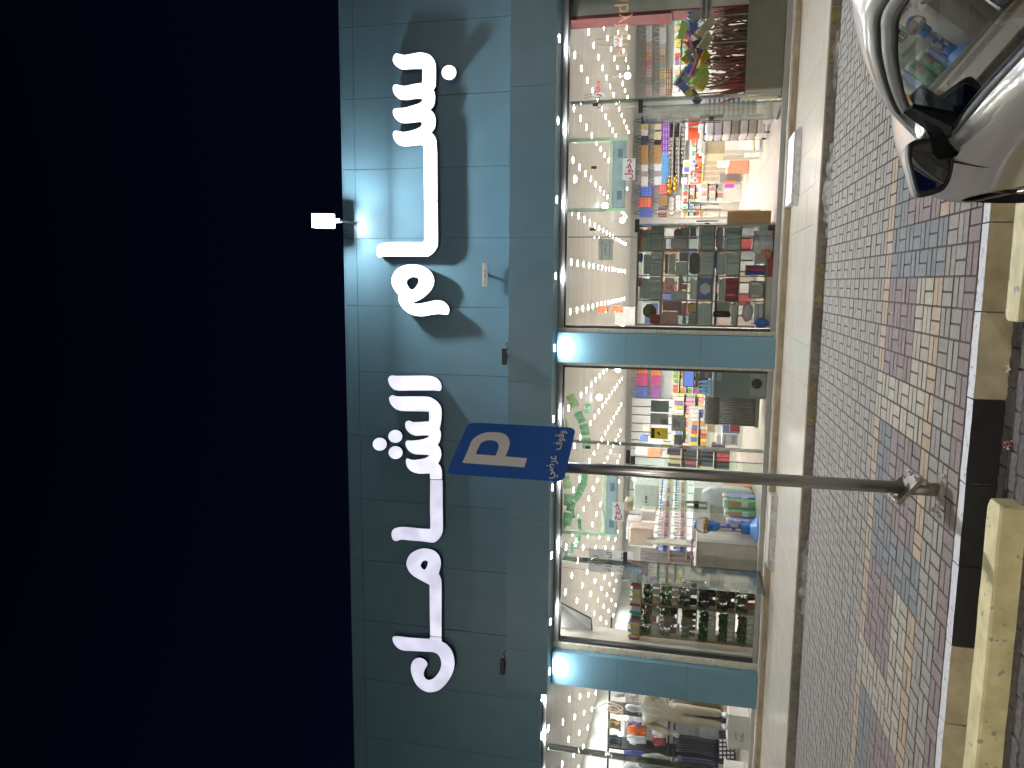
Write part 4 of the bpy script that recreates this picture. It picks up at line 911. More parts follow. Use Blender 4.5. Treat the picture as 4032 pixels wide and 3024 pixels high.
# back wall bags, counted from the car side
cols = dict(tan=(.42, .25, .10), dtan=(.46, .30, .20), white=(.72, .72, .78), floral=(.55, .42, .42), gold=(.5, .36, .10), pink=(.55, .22, .34), grey=(.32, .32, .31), navy=(.035, .045, .10), yellow=(.62, .5, .18), cream=(.62, .55, .36), black=(.02, .02, .03), purple=(.24, .05, .42), sky=(.13, .35, .68), blue=(.07, .15, .55), red=(.62, .10, .12), brown=(.30, .16, .07), dark=(.10, .05, .07), magenta=(.55, .08, .24), check=(.38, .26, .12), orange=(.68, .16, .06), mix=(.55, .25, .10))
R1 = [('dtan', 60), ('dtan', 180), ('white', 250), ('white', 320), ('floral', 405), ('gold', 475), ('pink', 550), ('floral', 625), ('grey', 700), ('floral', 790), ('navy', 1050), ('yellow', 1102), ('white', 1150), ('navy', 1196), ('navy', 1232), ('tan', 1280), ('tan', 1318), ('tan', 1360), ('tan', 1402), ('white', 1460), ('grey', 1505), ('white', 1545), ('white', 1590)]
R2 = [('dtan', 115), ('dtan', 190), ('white', 260), ('white', 340), ('floral', 425), ('check', 495), ('grey', 570), ('gold', 640), ('grey', 710), ('floral', 785), ('cream', 1040), ('cream', 1095), ('cream', 1185), ('black', 1230), ('tan', 1277), ('tan', 1315), ('tan', 1355), ('tan', 1395), ('white', 1455), ('grey', 1500), ('white', 1575)]
for row, lst_, xx0, xx1 in (('upper', R1, 872, 925), ('second', R2, 988, 1045)):
    cnt = {}
    for c, y in lst_:
        e = (830-872, 890-925) if (row == 'upper' and y > 1000) else (942-988, 1006-1045) if y > 1000 else (0, 0)
        a, b = PY(A(xx0+e[0], y), YB), PY(A(xx1+e[1], y), YB); cnt[c] = cnt.get(c, 0)+1
        wd = .46 if y < 1000 else .33
        tote('%s %s bag in the %s back wall row from the car side' % (nth(cnt[c]), c if c not in ('dtan', 'mix') else 'pinkish tan', row), a.x, b.z, wd, a.z-b.z, YB, cols[c], 'bags hung on the back wall', (.7, .65, .55) if c in ('floral', 'check', 'gold') else None)
for k in range(4): a = PY(A(1092, 632+50*k), YB); tote(nth(k+1)+' brown polka dot bag low on the back wall from the car side', a.x, a.z, .34, .30, YB, cols['brown'], 'polka dot bags', (.75, .68, .6))
for k in range(6): a = PY(A(1082, 1040+55*k), YB); tote(nth(k+1)+' purple polka dot bag on the back wall from the car side', a.x, a.z, .36, .32, YB, cols['purple'], 'purple polka dot bags', (.75, .68, .85))
for k in range(6): a = PY(A(1078, 1362+46*k), YB); tote(nth(k+1)+' sky blue bag on the back wall from the car side', a.x, a.z, .32, .34, YB, cols['sky'], 'sky blue bags')
for lab, fn, x0, x1, y0, y1, c, pt in (('large blue patterned carrier bag', B, 820, 930, 75, 165, 'blue', (.3, .4, .75)), ('rainbow striped carrier bag', B, 810, 920, 170, 258, 'red', (.75, .6, .05)), ('blue carrier bag with brown print', B, 815, 920, 264, 345, 'blue', (.35, .15, .1)), ('red polka dot carrier bag', B, 985, 1060, 50, 145, 'red', (.8, .6, .6)), ('brown patterned carrier bag', B, 985, 1060, 150, 245, 'brown', (.5, .35, .2)), ('dark purple printed carrier bag', B, 980, 1050, 250, 345, 'dark', (.5, .4, .45)),
                                       ('orange printed bag above the till', Cc, 790, 885, 122, 152, 'orange', (.75, .4, .2)), ('magenta printed bag beside the orange one', Cc, 790, 885, 158, 262, 'magenta', (.25, .08, .2)), ('blue and brown printed bag above the till', Cc, 788, 880, 266, 365, 'blue', (.35, .12, .1)), ('orange printed bag in the lower pair', Cc, 915, 998, 124, 170, 'orange', (.75, .4, .2)), ('magenta printed bag in the lower pair', Cc, 915, 998, 176, 265, 'magenta', (.25, .08, .2)), ('lilac printed bag with blue straps', Cc, 915, 992, 270, 362, 'purple', (.6, .45, .3))):
    a = rect(fn, x0, x1, y0, y1, YB); tote(lab+' on the back wall', (a[0]+a[1])/2, a[2], a[1]-a[0], a[3]-a[2], YB, cols[c], 'printed carrier bags on the back wall', pt)
# silver pots and lids in three tiers
pm = MB().lathe([(.02, 0), (.10, .005), (.115, .05), (.11, .13), (.12, .135), (.10, .16), (.03, .185), (.025, .21), (.0, .215)], 12).mesh('cooking_pot', m_chrome, True)
gp_ = MB().lathe([(.02, 0), (.12, .005), (.13, .1), (.11, .16), (.03, .2), (.0, .22)], 12).mesh('cooking_pot', M('brass', (.65, .36, .06), .25, metal=.9), True)
bp = MB().lathe([(.02, 0), (.1, .005), (.12, .09), (.09, .12), (.0, .13)], 12).mesh('cooking_pot', m_black, True)
for tr, (xx, n_) in enumerate(((1110, 13), (1165, 13), (1215, 9))):
    bd = None
    for k in range(n_):
        a = PY(A(xx, 1095+40*k), YB); inst_ = inst('cooking_pot', bp if (k < 3 and tr < 2) else pm, None, (a.x, YB-.05, a.z))
        tag(inst_, '%s %s cooking pot in the %s tier of pots from the car side' % (nth(k+1), 'dark' if (k < 3 and tr < 2) else 'silver', ('top', 'middle', 'bottom')[tr]), 'pot', 'pots on the back wall')
    a, b = PY(A(xx, 1060), YB), PY(A(xx, 1620), YB)
    tag(BX(b.x, a.x, YB-.2, 31.45, a.z-.03, a.z-.008).obj('wall_shelf', cm((.6, .6, .58))), ('top', 'middle', 'bottom')[tr]+' wall shelf carrying the silver pots', 'shelf', 'shelves under the pots')
for k in range(6): a = PY(B(1092 if k % 2 else 1142, 5+22*k), YB); tag(inst('cooking_pot', gp_, None, (a.x, YB-.05, a.z)), nth(k+1)+' brass pot beside the red polka dot bag from the car side', 'pot', 'brass pots')
ck = MB().cyl((0, 0, 0), (0, .04, 0), .13, n=18); ck.cur = 1; ck.cyl((0, -.005, 0), (0, -.001, 0), .105, n=18); ck = ck.mesh('wall_clock', [m_chrome, m_white])
for k in range(8): a = PY(B(1090 if k % 2 else 1150, 168+18*k), YB); tag(inst('wall_clock', ck, None, (a.x, 31.4, a.z)), nth(k+1)+' round wall clock on the back wall from the car side', 'clock', 'wall clocks')

# ------------------------------------------------------------------ packets on wall hooks behind the brooms and mid shop shelves
def shelf_unit(name, label, fn, x0, x1, y0, y1, Y, tiers, per, pal, noun, place, grp, d=.4, fill=.8, mat=None):
    X0_, X1_, Z0, Z1, Y = rect(fn, x0, x1, y0, y1, Y); t = thing(name, label, 'shelf', 'shelving units in the shop'); mat = mat or cm((.58, .56, .5))
    H = (Z1-Z0)/tiers
    for k in range(tiers): BX(X0_, X1_, Y, Y+d, Z0+k*H-.02, Z0+k*H).obj('shelf_board', mat, t)
    for x in (X0_-.02, X1_): BX(x, x+.02, Y, Y+d, max(ZF, Z0-.3), Z1).obj('upright', mat, t)
    BX(X0_, X1_, Y+d, Y+d+.02, Z0-.02, Z1).obj('back_panel', mat, t)
    if Z0-.02 > ZF+.05: BX(X0_, X1_, Y+.03, Y+d, ZF+.002, Z0-.022).obj('base_panel', mat, t)
    for k in range(tiers):
        w = (X1_-X0_)/per
        for i in range(per):
            c = random.choice(pal); hh = H*fill*random.uniform(.75, 1)
            o = BX(-w*.44, w*.44, 0, d*.6, 0, hh).obj(noun.replace(' ', '_'), cm(c, .5), bevel=.004); o.location = (X1_-w*(i+.5), Y+.01+random.uniform(0, .04), Z0+k*H+.001)
            tag(o, '%s %s, %s tier, %s, from car side' % (nth(i+1), noun, nth(tiers-k), place), noun.split()[-1], grp)
    return t
pk = [(.7, .7, .68), (.1, .25, .6), (.6, .55, .1), (.55, .1, .1), (.65, .45, .25), (.2, .45, .25), (.7, .6, .45), (.25, .15, .35)]
shelf_unit('product_shelf', 'tall shelf of small packets behind the broom bin', A, 1110, 1330, 60, 800, 24.0, 4, 15, pk, 'small packet', 'shelf behind the brooms', 'packets behind the brooms')
shelf_unit('product_shelf', 'aisle shelf of mixed packets behind the grey posters', Cc, 1095, 1380, 290, 800, 22.0, 3, 14, pk+[(.65, .3, .4)]*2, 'bright packet', 'aisle shelf behind the posters', 'packets behind the posters')
shelf_unit('product_shelf', 'low shelf of red and orange packs near the glass fin', Cc, 1240, 1400, 470, 790, 19.0, 2, 9, [(.55, .08, .08), (.7, .3, .08), (.65, .6, .1), (.12, .15, .4), (.7, .7, .7)], 'red pack', 'low shelf near the glass fin', 'red packs')
shelf_unit('product_shelf', 'shelf of folded dark clothes behind the sign pole', Cc, 1030, 1600, 800, 1040, 20.5, 4, 6, [(.03, .03, .045), (.05, .05, .09), (.3, .05, .06), (.02, .02, .02), (.45, .36, .22)], 'folded garment', 'clothes shelf behind the sign pole', 'folded clothes', fill=.85)
shelf_unit('product_shelf', 'shelf of small kitchen goods behind the doorway', B, 1180, 1390, 60, 330, 25.0, 4, 9, pk, 'kitchen item', 'kitchen shelf by the doorway', 'kitchen goods')
shelf_unit('product_shelf', 'white shelf of household goods below the silver pots', A, 1245, 1400, 1210, 1620, 27.0, 3, 12, [(.75, .75, .75), (.2, .4, .2), (.5, .5, .52), (.6, .15, .08), (.65, .6, .5)], 'household item', 'household shelf under the pots', 'household goods')
shelf_unit('product_shelf', 'shelf of colourful tubs behind the cubby unit', B, 960, 1280, 880, 1280, 23.0, 4, 8, pk+[(.75, .72, .7)]*4, 'household tub', 'tub shelf behind the cubby unit', 'household tubs')
shelf_unit('product_shelf', 'wide shelf of pale cartons behind the cubby unit', B, 830, 1800, 430, 1290, 17.2, 6, 9, [(.62, .6, .56), (.5, .42, .3), (.66, .62, .6), (.35, .2, .14), (.25, .32, .3), (.6, .45, .4), (.1, .12, .3), (.45, .08, .08), (.3, .3, .32)], 'pale carton', 'wide shelf behind the cubby', 'cartons behind the cubby unit', fill=.9)
shelf_unit('product_shelf', 'shelf of toys behind the till monitor', Cc, 1090, 1340, 128, 330, 20.0, 4, 9, [(.1, .45, .15), (.6, .4, .1), (.65, .15, .1), (.6, .55, .5), (.45, .25, .1), (.5, .1, .35)], 'toy', 'shelf behind the till', 'toys behind the till')
block('hanging_rack', 'white rack of clear hangers above the cubby unit', 'rack', B, 600, 780, 1130, 1280, cm((.62, .62, .6)), .5, 20)
for k, x in enumerate((445, 575)): block('kettle_box', nth(k+1)+' orange and white kettle box above the cubby unit', 'box', B, x, x+88, 1115, 1175, cm((.65, .2, .08), chip=.5, ccol=(.75, .72, .7), cscale=9), .3, 19, 'kettle boxes')

# ------------------------------------------------------------------ wooden cubby unit in the entrance window
t = thing('cubby_shelf', 'olive wood cubby unit full of packs in the entrance window', 'shelf'); m_wood = M('olive_wood', (.30, .235, .12), .5, var=.1, scale=4, stretch=(1, 1, 8))
CX = [-.735+.4275*i for i in range(5)]; CZ = [.392+.4305*i for i in range(6)]; CY0, CY1 = 13.56, 13.92
for x in CX: BX(x-.009, x+.009, CY0, CY1, CZ[0]-.009, CZ[5]+.009).obj('upright', m_wood, t)
for z in CZ:
    for i in range(4): BX(CX[i]+.0095, CX[i+1]-.0095, CY0+.002, CY1, z-.009, z+.009).obj('shelf_board', m_wood, t)
BX(.11, .97, CY0+.01, CY1, ZF+.001, CZ[0]-.011).obj('base_panel', cm((.33, .04, .04)), t); BX(-.74, .108, CY0+.01, CY1, ZF+.001, CZ[0]-.011).obj('base_panel', cm((.62, .66, .62)), t)
ROWN = ('top', 'second', 'third', 'fourth', 'bottom'); COLN = ('blue column end', 'second bay', 'third bay', 'doorway end')
def packs(r, c, n, col=TEAL, lay=0, word='pale teal', frac=1.0, h=.2):
    x0, x1 = CX[c]+.014, CX[c+1]-.014; z = CZ[4-r]+.010; w = (x1-x0)*frac/max(n, 1)
    lab = '%s pack in the %s row, %s, of the cubby unit' % (word, ROWN[r], COLN[c]); grp = 'packs in the cubby unit'
    for i in range(n):
        o = BX(-w*.47, w*.47, 0, .26, 0, h*random.uniform(.96, 1.03)).obj('paper_pack', cm(col, .45, rnd=.06, bump=.1, bscale=30), bevel=.004); o.location = (x0+w*(i+.5), CY0+.03+random.uniform(0, .02), z); o.rotation_euler.z = random.uniform(-.05, .05)
        tag(o, lab.replace(' pack in', ' pack standing in') if lay else lab, 'pack', grp)
    for i in range(lay):
        o = BX(0, (x1-x0)*random.uniform(.82, .92), 0, .25, 0, .052).obj('paper_pack', cm(col, .45, rnd=.06, bump=.1, bscale=30), bevel=.004); o.location = (x0+.015, CY0+.035+random.uniform(0, .03), z+h*1.035+i*.0545); o.rotation_euler.z = random.uniform(-.03, .03)
        tag(o, lab.replace(' pack in', ' pack lying in'), 'pack', grp)
def cube(r, c, fx0, fx1, fz0, fz1, col, name, label, cat='box', d=.24, bevel=.01, rough=.5, y=.04, **k):
    x0, x1 = CX[c]+.012, CX[c+1]-.012; z = CZ[4-r]+.010; hh = .4095; w = x1-x0
    o = BX(x0+w*fx0, x0+w*fx1, CY0+y, CY0+y+d, z+hh*fz0, z+hh*fz1).obj(name, cm(col, rough, **k), bevel=bevel); return tag(o, label+' in the cubby unit', cat)
packs(0, 3, 7, lay=3); packs(0, 2, 6, lay=2, frac=.98); packs(0, 1, 6, lay=3, frac=.97)
cube(0, 3, .0, .9, .86, .97, (.65, .16, .06), 'fabric_bundle', 'orange bundle on the teal packs', 'bundle', bevel=.02); cube(0, 0, .03, .42, 0, .42, (.38, .05, .05), 'gift_box', 'dark red box on the top row', rough=.4)
o = MB().ball((CX[0]+.24, CY0+.16, CZ[4]+.20), (.12, .11, .12), 14, 10); o.v = [tuple(Vector(p)+noise.noise_vector(Vector(p)*18)*.012) for p in o.v]
tag(o.obj('stuffed_bag', cm((.17, .19, .09), .6), smooth=True), 'olive green stuffed round bag on the top row of the cubby unit', 'bag')
for k, (c, pc) in enumerate(((2, (.08, .16, .55)), (1, (.55, .12, .2)))): cube(0, c, .55, .95, .82, .97, pc, 'soft_bag', ('blue', 'pink printed')[k]+' soft bag above the teal packs', 'bag', bevel=.03)
packs(1, 2, 3, lay=2, frac=.55, h=.2); cube(1, 2, .62, .95, .0, .34, (.10, .09, .13), 'shoe_box', 'dark shoe box on the second row'); cube(1, 2, .05, .9, .8, .92, (.07, .06, .05), 'flat_case', 'black flat case on the second row', 'case')
cube(1, 3, .45, .95, .0, .22, (.16, .18, .22), 'storage_box', 'dark grey storage box on the second row'); cube(1, 3, .05, .5, .0, .72, (.62, .60, .62), 'plastic_bag', 'clear bag of cloth on the second row', 'bag', bevel=.05, rough=.2, bump=.5, bscale=20)
cube(1, 3, .5, .9, .25, .6, (.30, .06, .08), 'cloth_roll', 'maroon cloth roll on the second row', 'cloth', bevel=.05)
packs(1, 1, 2, lay=1, frac=.4); cube(1, 1, .45, .68, 0, .28, (.28, .14, .12), 'small_box', 'brown small box on the second row'); cube(1, 1, .3, .95, .6, .9, (.72, .5, .47), 'striped_carton', 'red and white striped carton on the second row', chip=.4, ccol=(.6, .08, .06), cscale=14)
for k in range(3): cube(1, 0, .05+.3*k, .33+.3*k, 0, .12, (.22, .25, .25), 'grey_box', ('first', 'second', 'third')[k]+' small grey box under the envelopes')
cube(1, 0, .0, .55, .3, .95, (.55, .30, .20), 'paper_stack', 'salmon paper stack on the second row', 'paper', bump=.6, bscale=30); cube(1, 0, .6, .98, .2, .95, (.22, .07, .08), 'maroon_box', 'maroon box beside the salmon papers')
packs(2, 3, 4, lay=1, frac=.96); cube(2, 3, .5, .95, .74, .98, (.03, .03, .035), 'black_case', 'black case on the third row above teal packs', 'case'); packs(2, 2, 5, lay=0, frac=.98, h=.21)
cube(2, 2, .05, .95, .54, .96, (.03, .03, .035), 'black_bag', 'black plastic bag on the third row', 'bag', bevel=.06, rough=.25, bump=.6, bscale=14)
o = cube(2, 1, .02, .98, .0, .56, (.03, .07, .28), 'blue_carton', 'navy carton with white hexagon label', 'carton'); x0 = CX[1]+.012; hx = x0+.2; hz = CZ[2]+.01+.115
MB().prism([(hx+.105*math.cos(RAD(60*i)), hz+.095*math.sin(RAD(60*i))) for i in range(6)], CY0+.0365, CY0+.0395).obj('hexagon_label', cm((.6, .62, .62)), o)
packs(2, 1, 0, lay=2, h=.25); packs(2, 0, 0, lay=4, h=.0); cube(2, 0, .5, .95, .58, .95, (.5, .36, .05), 'yellow_bag', 'mustard yellow bag on the third row', 'bag', bevel=.05)
for k in range(4): cube(2, 0, .03+.12*k, .14+.12*k, .6, .92, (.24, .28, .28), 'small_pack', ('first', 'second', 'third', 'fourth')[k]+' slim grey green pack beside the yellow bag', 'pack')
packs(3, 3, 4, lay=1, frac=.95); cube(3, 3, .1, .95, .7, .97, (.65, .45, .5), 'pink_wrap', 'pink plastic wrap on the fourth row', 'wrap', bevel=.04, rough=.2, bump=.5, bscale=20)
packs(3, 2, 4, lay=3, frac=.97); packs(3, 1, 4, (.33, .03, .05), lay=0, word='dark red', frac=.97); packs(3, 1, 0, lay=2, h=.2)
cube(3, 2, .3, .98, .91, .985, (.04, .06, .38), 'blue_tray', 'blue tray on the fourth row', 'tray'); cube(3, 0, .35, .6, .25, .95, (.02, .02, .022), 'black_flask', 'black flask on the fourth row', 'flask', bevel=.03); cube(3, 0, .62, .97, .3, .8, (.30, .33, .33), 'grey_tin', 'grey tin on the fourth row', 'tin')
cube(3, 0, .05, .9, .0, .22, (.60, .62, .60), 'flat_carton', 'white flat carton on the fourth row', 'carton')
for k, c in enumerate(((.05, .07, .40), (.33, .04, .05), (.16, .06, .30))): cube(4, 2, .02+.14*k, .155+.14*k, 0, .78, c, 'ring_binder', ('blue', 'red', 'violet')[k]+' binder on the bottom row', 'binder')
for k in range(4): cube(4, 2, .5+.12*k, .615+.12*k, .0, .45, (.55, .58, .60), 'white_pack', nth(k+1)+' white pack on the bottom row', 'pack')
cube(4, 3, .02, .6, 0, .55, KRAFT, 'kraft_carton', 'brown kraft carton on the bottom row', 'carton'); o = cube(4, 3, .1, .98, .0, .35, (.74, .74, .76), 'crumpled_paper', 'crumpled white and orange wrapping paper on the bottom row', 'paper', bump=1, bscale=9, y=.01, d=.02)
b = MB(); b.grid([[(CX[3]-.05+.075*i, CY0-.02-.05*random.random(), .30+.06*j+.05*random.random()) for i in range(6)] for j in range(6)]); tag(b.obj('wrapping_sheet', cm((.74, .74, .77), .5)), 'creased white sheet in front of the cubby unit', 'paper')
b = MB(); b.grid([[(CX[2]+.30+.05*i, CY0-.05-.04*random.random(), .34+.05*j+.03*random.random()) for i in range(4)] for j in range(4)]); tag(b.obj('snack_packet', cm((.60, .16, .03), .4, chip=.5, ccol=(.7, .65, .6), cscale=40)), 'orange snack packet on the creased white sheet', 'packet')
o = cube(4, 1, .1, .85, .02, .62, (.45, .46, .44), 'storage_tub', 'clear storage tub with white latches on the bottom row', 'tub', bevel=.04, rough=.15)
for fx in (.2, .72): MB().box(CX[1]+.4*fx, CX[1]+.4*fx+.035, CY0+.02, CY0+.039, CZ[0]+.1, CZ[0]+.22).obj('latch', m_white, o)
for k in range(2): cube(4, 0, .05, .95, .05+.17*k, .2+.17*k, (.60, .66, .64), 'long_carton', ('lower', 'upper')[k]+' long white carton on the bottom row', 'carton')
b = MB().ball((0, 0, .12), (.09, .07, .12), 14, 10); b.v = [tuple(Vector(p)+noise.noise_vector(Vector(p)*22)*.014) for p in b.v]
tag(b.obj('plastic_bag', cm((.03, .13, .55), .25, bump=.5, bscale=30), smooth=True, loc=(-.66, 13.47, .315)), 'tied blue plastic bag by the blue column', 'bag')
b = MB().ball((0, 0, .1), (.17, .07, .09), 14, 10); b.v = [tuple(Vector(p)+noise.noise_vector(Vector(p)*22)*.02) for p in b.v]
tag(b.obj('plastic_bag', cm((.66, .58, .60), .3, bump=.5, bscale=30), smooth=True, loc=(CX[0]+.25, CY0+.05, CZ[0]+.17)), 'pale pink plastic bag on the bottom row of the cubby unit', 'bag')
# cardboard panel leaning by the open door leaf
block('cardboard_panel', 'brown cardboard panel leaning beside the open entrance door', 'panel', B, 1578, 1960, 288, 415, cm((.36, .235, .11)), .03, 14.3)
# personal items notice on the glass
o, r = poster('notice', 'white notice with red handwriting on the entrance glass', B(458, 533), B(582, 715), paper_mat('notice_white', (.82, .88, .86)), cat='sign'); m_rtx = M('red_ink', (.45, .02, .05), .5, var=0)
for k, s in enumerate(('المحل غير مسؤول', 'عن فقدان', 'الأغراض الشخصية')): text('lettering', ar(s), m_rtx, o, ((r[0]+r[1])/2, YG+.010, r[3]-(r[3]-r[2])*(.2+.27*k)), h=(r[3]-r[2])*.2)

# ------------------------------------------------------------------ brooms in the window bin
t = thing('broom_bin', 'beige board bin holding brooms in the entrance window', 'bin'); m_board = M('bin_board', (.33, .305, .215), .5, var=.06, dirt=.2, dcol=(.2, .18, .12), dscale=3)
BX(3.13, 4.70, 13.40, 13.42, ZF+.06, .872).obj('front_board', m_board, t, bevel=.003); BX(3.11, 3.13, 13.40, 14.15, ZF+.06, .868).obj('side_board', cm((.58, .45, .28)), t); BX(3.13, 4.70, 14.13, 14.15, ZF, .87).obj('back_board', m_board, t); BX(4.70, 4.72, 13.4, 14.15, ZF, .87).obj('side_board', m_board, t)
BX(3.1, 4.70, 13.385, 13.425, .872, .885).obj('top_lip', cm((.4, .42, .36)), t); BX(3.131, 4.699, 13.425, 14.129, ZF+.3, ZF+.32).obj('bin_floor', m_board, t)
m_st = [cm((.17, .075, .04), .4), cm((.24, .10, .05), .4), cm((.36, .05, .045), .35), cm((.10, .05, .04), .4), cm((.30, .20, .11), .45)]
hc = [('lime', (.38, .65, .04)), ('pink', (.50, .10, .30)), ('yellow', (.68, .58, .05)), ('red', (.60, .04, .04)), ('blue', (.03, .10, .50)), ('straw', (.55, .47, .26)), ('navy', (.03, .04, .09)), ('grey', (.33, .35, .35)), ('cream', (.62, .58, .42)), ('brown', (.26, .13, .07))]
def broom(x, y, tx, ty, L_, cname, col, stick, face, wid, hgt, label, rot):
    t = thing('broom', label, 'broom', 'brooms in the window bin')
    p0 = Vector((x, y, ZF+.33)); p1 = Vector((x+tx, y+ty, ZF+.33+L_)); MB().cyl(p0, p1, .0125, n=7).obj('stick', stick, t, smooth=True)
    b = MB(); w, h = wid, hgt
    b.box(-w/2, w/2, -.03, .03, 0, h*.3); o = b.obj('broom_block', cm(col, .45), t, bevel=.008); o.location = p1; o.rotation_euler = rot
    b = MB()
    for i in range(9):
        for j in range(2):
            xx = -w*.46+w*.92*i/8; b.add([(xx-w*.055, -.03+.03*j, h*.3), (xx+w*.055, -.03+.03*j, h*.3), (xx+w*.055, .0+.03*j, h*.3), (xx-w*.055, .0+.03*j, h*.3)]+[(xx*1.18-w*.06, -.045+.04*j, h+random.uniform(-.006, .006)), (xx*1.18+w*.06, -.045+.04*j, h), (xx*1.18+w*.06, .005+.04*j, h), (xx*1.18-w*.06, .005+.04*j, h)],
                         [(0, 1, 5, 4), (1, 2, 6, 5), (2, 3, 7, 6), (3, 0, 4, 7), (4, 5, 6, 7)])
    o = b.obj('bristles', cm(face, .7), t); o.location = p1; o.rotation_euler = rot
n_b = 0
spots = [((1210, 270), 'lime', 13.62), ((1330, 620), 'pink', 13.5), ((1375, 600), 'lime', 13.47), ((1395, 545), 'yellow', 13.46), ((1230, 760), 'blue', 13.55), ((1290, 330), 'pink', 13.7), ((1400, 260), 'straw', 13.46), ((1350, 490), 'straw', 13.48), ((1395, 510), 'red', 13.48), ((1350, 700), 'lime', 13.5), ((1250, 520), 'yellow', 13.62), ((1290, 480), 'grey', 13.56), ((1370, 400), 'navy', 13.44), ((1400, 390), 'cream', 13.46), ((1250, 780), 'yellow', 13.55), ((1300, 240), 'blue', 13.72), ((1260, 420), 'straw', 13.75), ((1300, 590), 'blue', 13.6), ((1340, 320), 'straw', 13.6), ((1290, 100), 'blue', 13.7), ((1310, 160), 'grey', 13.6), ((1230, 650), 'grey', 13.8), ((1380, 740), 'yellow', 13.5), ((1310, 820), 'navy', 13.6), ((1200, 700), 'navy', 13.85), ((1300, 40), 'yellow', 13.8)]
cd = dict(hc); seen = {}
for p, c, Y in spots:
    q = PY(A(*p), Y); seen[c] = seen.get(c, 0)+1
    bx = min(4.6, max(3.2, q.x+random.uniform(-.35, .35))); by = min(14.05, Y+random.uniform(.05, .3))
    broom(bx, by, q.x-bx, Y-by, q.z-ZF-.33-.03, c, cd[c], random.choice(m_st), tuple(min(1, x*1.1) for x in cd[c]), random.uniform(.2, .3), random.uniform(.11, .16), '%s broom with a %s head in the window bin, counted from its first %s one' % (nth(seen[c]), c, c), (random.uniform(-.5, .7), random.uniform(-1.0, 1.0), random.uniform(-.5, .5)))
for i in range(190):
    x = random.uniform(3.16, 4.66); y = random.uniform(13.5, 14.1); z1 = random.uniform(1.25, 1.42)
    if x < 3.5: m = m_st[2]
    else: m = random.choice(m_st)
    tx = random.gauss(0, .13); ty = random.uniform(-.1, .08); x1 = min(4.68, max(3.0, x+tx))
    o = MB().cyl((x, y, ZF+.33), (x1, max(13.44, y+ty), z1), .013, n=7).cyl((x1, max(13.44, y+ty), z1), (x1+(x1-x)*.03, max(13.44, y+ty), z1+.03), .015, .012, n=7).obj('broom_stick', m, smooth=True)
    tag(o, ('red' if m == m_st[2] else 'brown')+' wooden handle standing among the brooms in the window bin', 'broom handle', 'handles in the window bin')
# long black squeegee refills on top and two pale poles
b = MB()
q0, q1 = PY(A(1350, -30), 13.46), PY(A(1440, 190), 13.46)
for k in range(7):
    z = q1.z+.0+(q0.z-q1.z)*k/7; o = BX(q1.x+random.uniform(0, .08), q0.x+.2, 13.45+.01*(k % 3), 13.49+.01*(k % 3), z, z+.022).obj('squeegee_blade', cm((.02, .02, .022) if k % 3 else (.45, .47, .46), .4)); tag(o, '%s long squeegee blade from the top of the pack over the brooms' % nth(7-k), 'squeegee', 'squeegee blades')
for k, y in enumerate((140, 375)):
    a, b_ = PY(A(1450, y), 13.45), PY(A(1755, y), 13.45); tag(MB().cyl((a.x, 13.45, .55), (a.x, 13.45, a.z), .012, n=8).obj('price_pole', cm((.40, .42, .38))), ('pale pole in the window bin under the black squeegees', 'pale pole in the window bin under the straw broom')[k], 'pole')

# ------------------------------------------------------------------ entrance and exit air curtains with signs
m_grn = M('green_post', (.42, .58, .40), .5); m_unit = M('air_curtain_grey', (.24, .33, .34), .5)
def air_curtain(xl, xr, z0, z1, Y, label):
    t = thing('air_curtain', label, 'air curtain', 'air curtains over the doors')
    BX(xl+.07, xr-.07, Y, Y+.25, z0, z1).obj('housing', m_unit, t, bevel=.012); BX(xl+.07, xr-.07, Y+.02, Y+.2, z1+.001, z1+.09).obj('wrapping', cm((.52, .6, .45)), t, bevel=.02)
    for x in (xl, xr-.07): BX(x, x+.07, Y+.02, Y+.12, z0-.03, ZC).obj('post', m_grn, t)
    for f in (.22, .78): BX(xl+(xr-xl)*f-.08, xl+(xr-xl)*f+.08, Y-.006, Y-.001, z0+.05, z0+.14).obj('vent', cm((.10, .16, .20)), t)
    MB().tube([(xl+.1, Y+.05, z1+.1), (xl+.3, Y-.01, z1+.02), (xl+.5, Y-.01, z1+.08), (xl+.8, Y+.02, z1+.1)], .007, 6).obj('cable', m_white, t)
air_curtain(1.33, 2.70, 2.90, 3.12, 14.8, 'grey air curtain hung on green posts over the entrance'); air_curtain(-4.97, -3.66, 2.86, 3.06, 14.5, 'grey air curtain hung on green posts over the exit')
def hang_sign(name, label, x0, x1, z0, z1, Y, s, hang=None):
    t = thing(name, label, 'sign', None); BX(x0, x1, Y, Y+.006, z0, z1).obj('sign_board', paper_mat('sign_board_white', (.72, .78, .78)), t)
    text('lettering', s, m_rtx, t, ((x0+x1)/2, Y-.002, (z0+z1)/2), h=(z1-z0)*.72, bold=.028)
    if hang:
        for x in (x0+.03, x1-.03): MB().cyl((x, Y+.003, z1), (x+random.uniform(-.1, .1), Y+.003, ZC), .004, n=5).obj('string', m_black, t)
hang_sign('entrance_sign', 'white sign with red Arabic word for entrance', 1.87, 2.255, 2.69, 2.918, 14.5, ar('دخول')); hang_sign('exit_sign', 'white sign with red Arabic word for exit', -4.59, -4.22, 2.715, 2.94, 14.42, ar('خروج'))
a_ = rect(A, 590, 665, 312, 408, 19); hang_sign('aisle_sign', 'white hanging aisle sign with red Arabic word beyond the brooms', a_[0], a_[1], a_[2], a_[3], 19, ar('شراشف'), True)
a_ = rect(A, 395, 508, 803, 846, 17); hang_sign('aisle_sign', 'white hanging aisle sign beside the entrance glass fin', a_[0], a_[1], a_[2], a_[3], 17, ar('مفارش'), True)

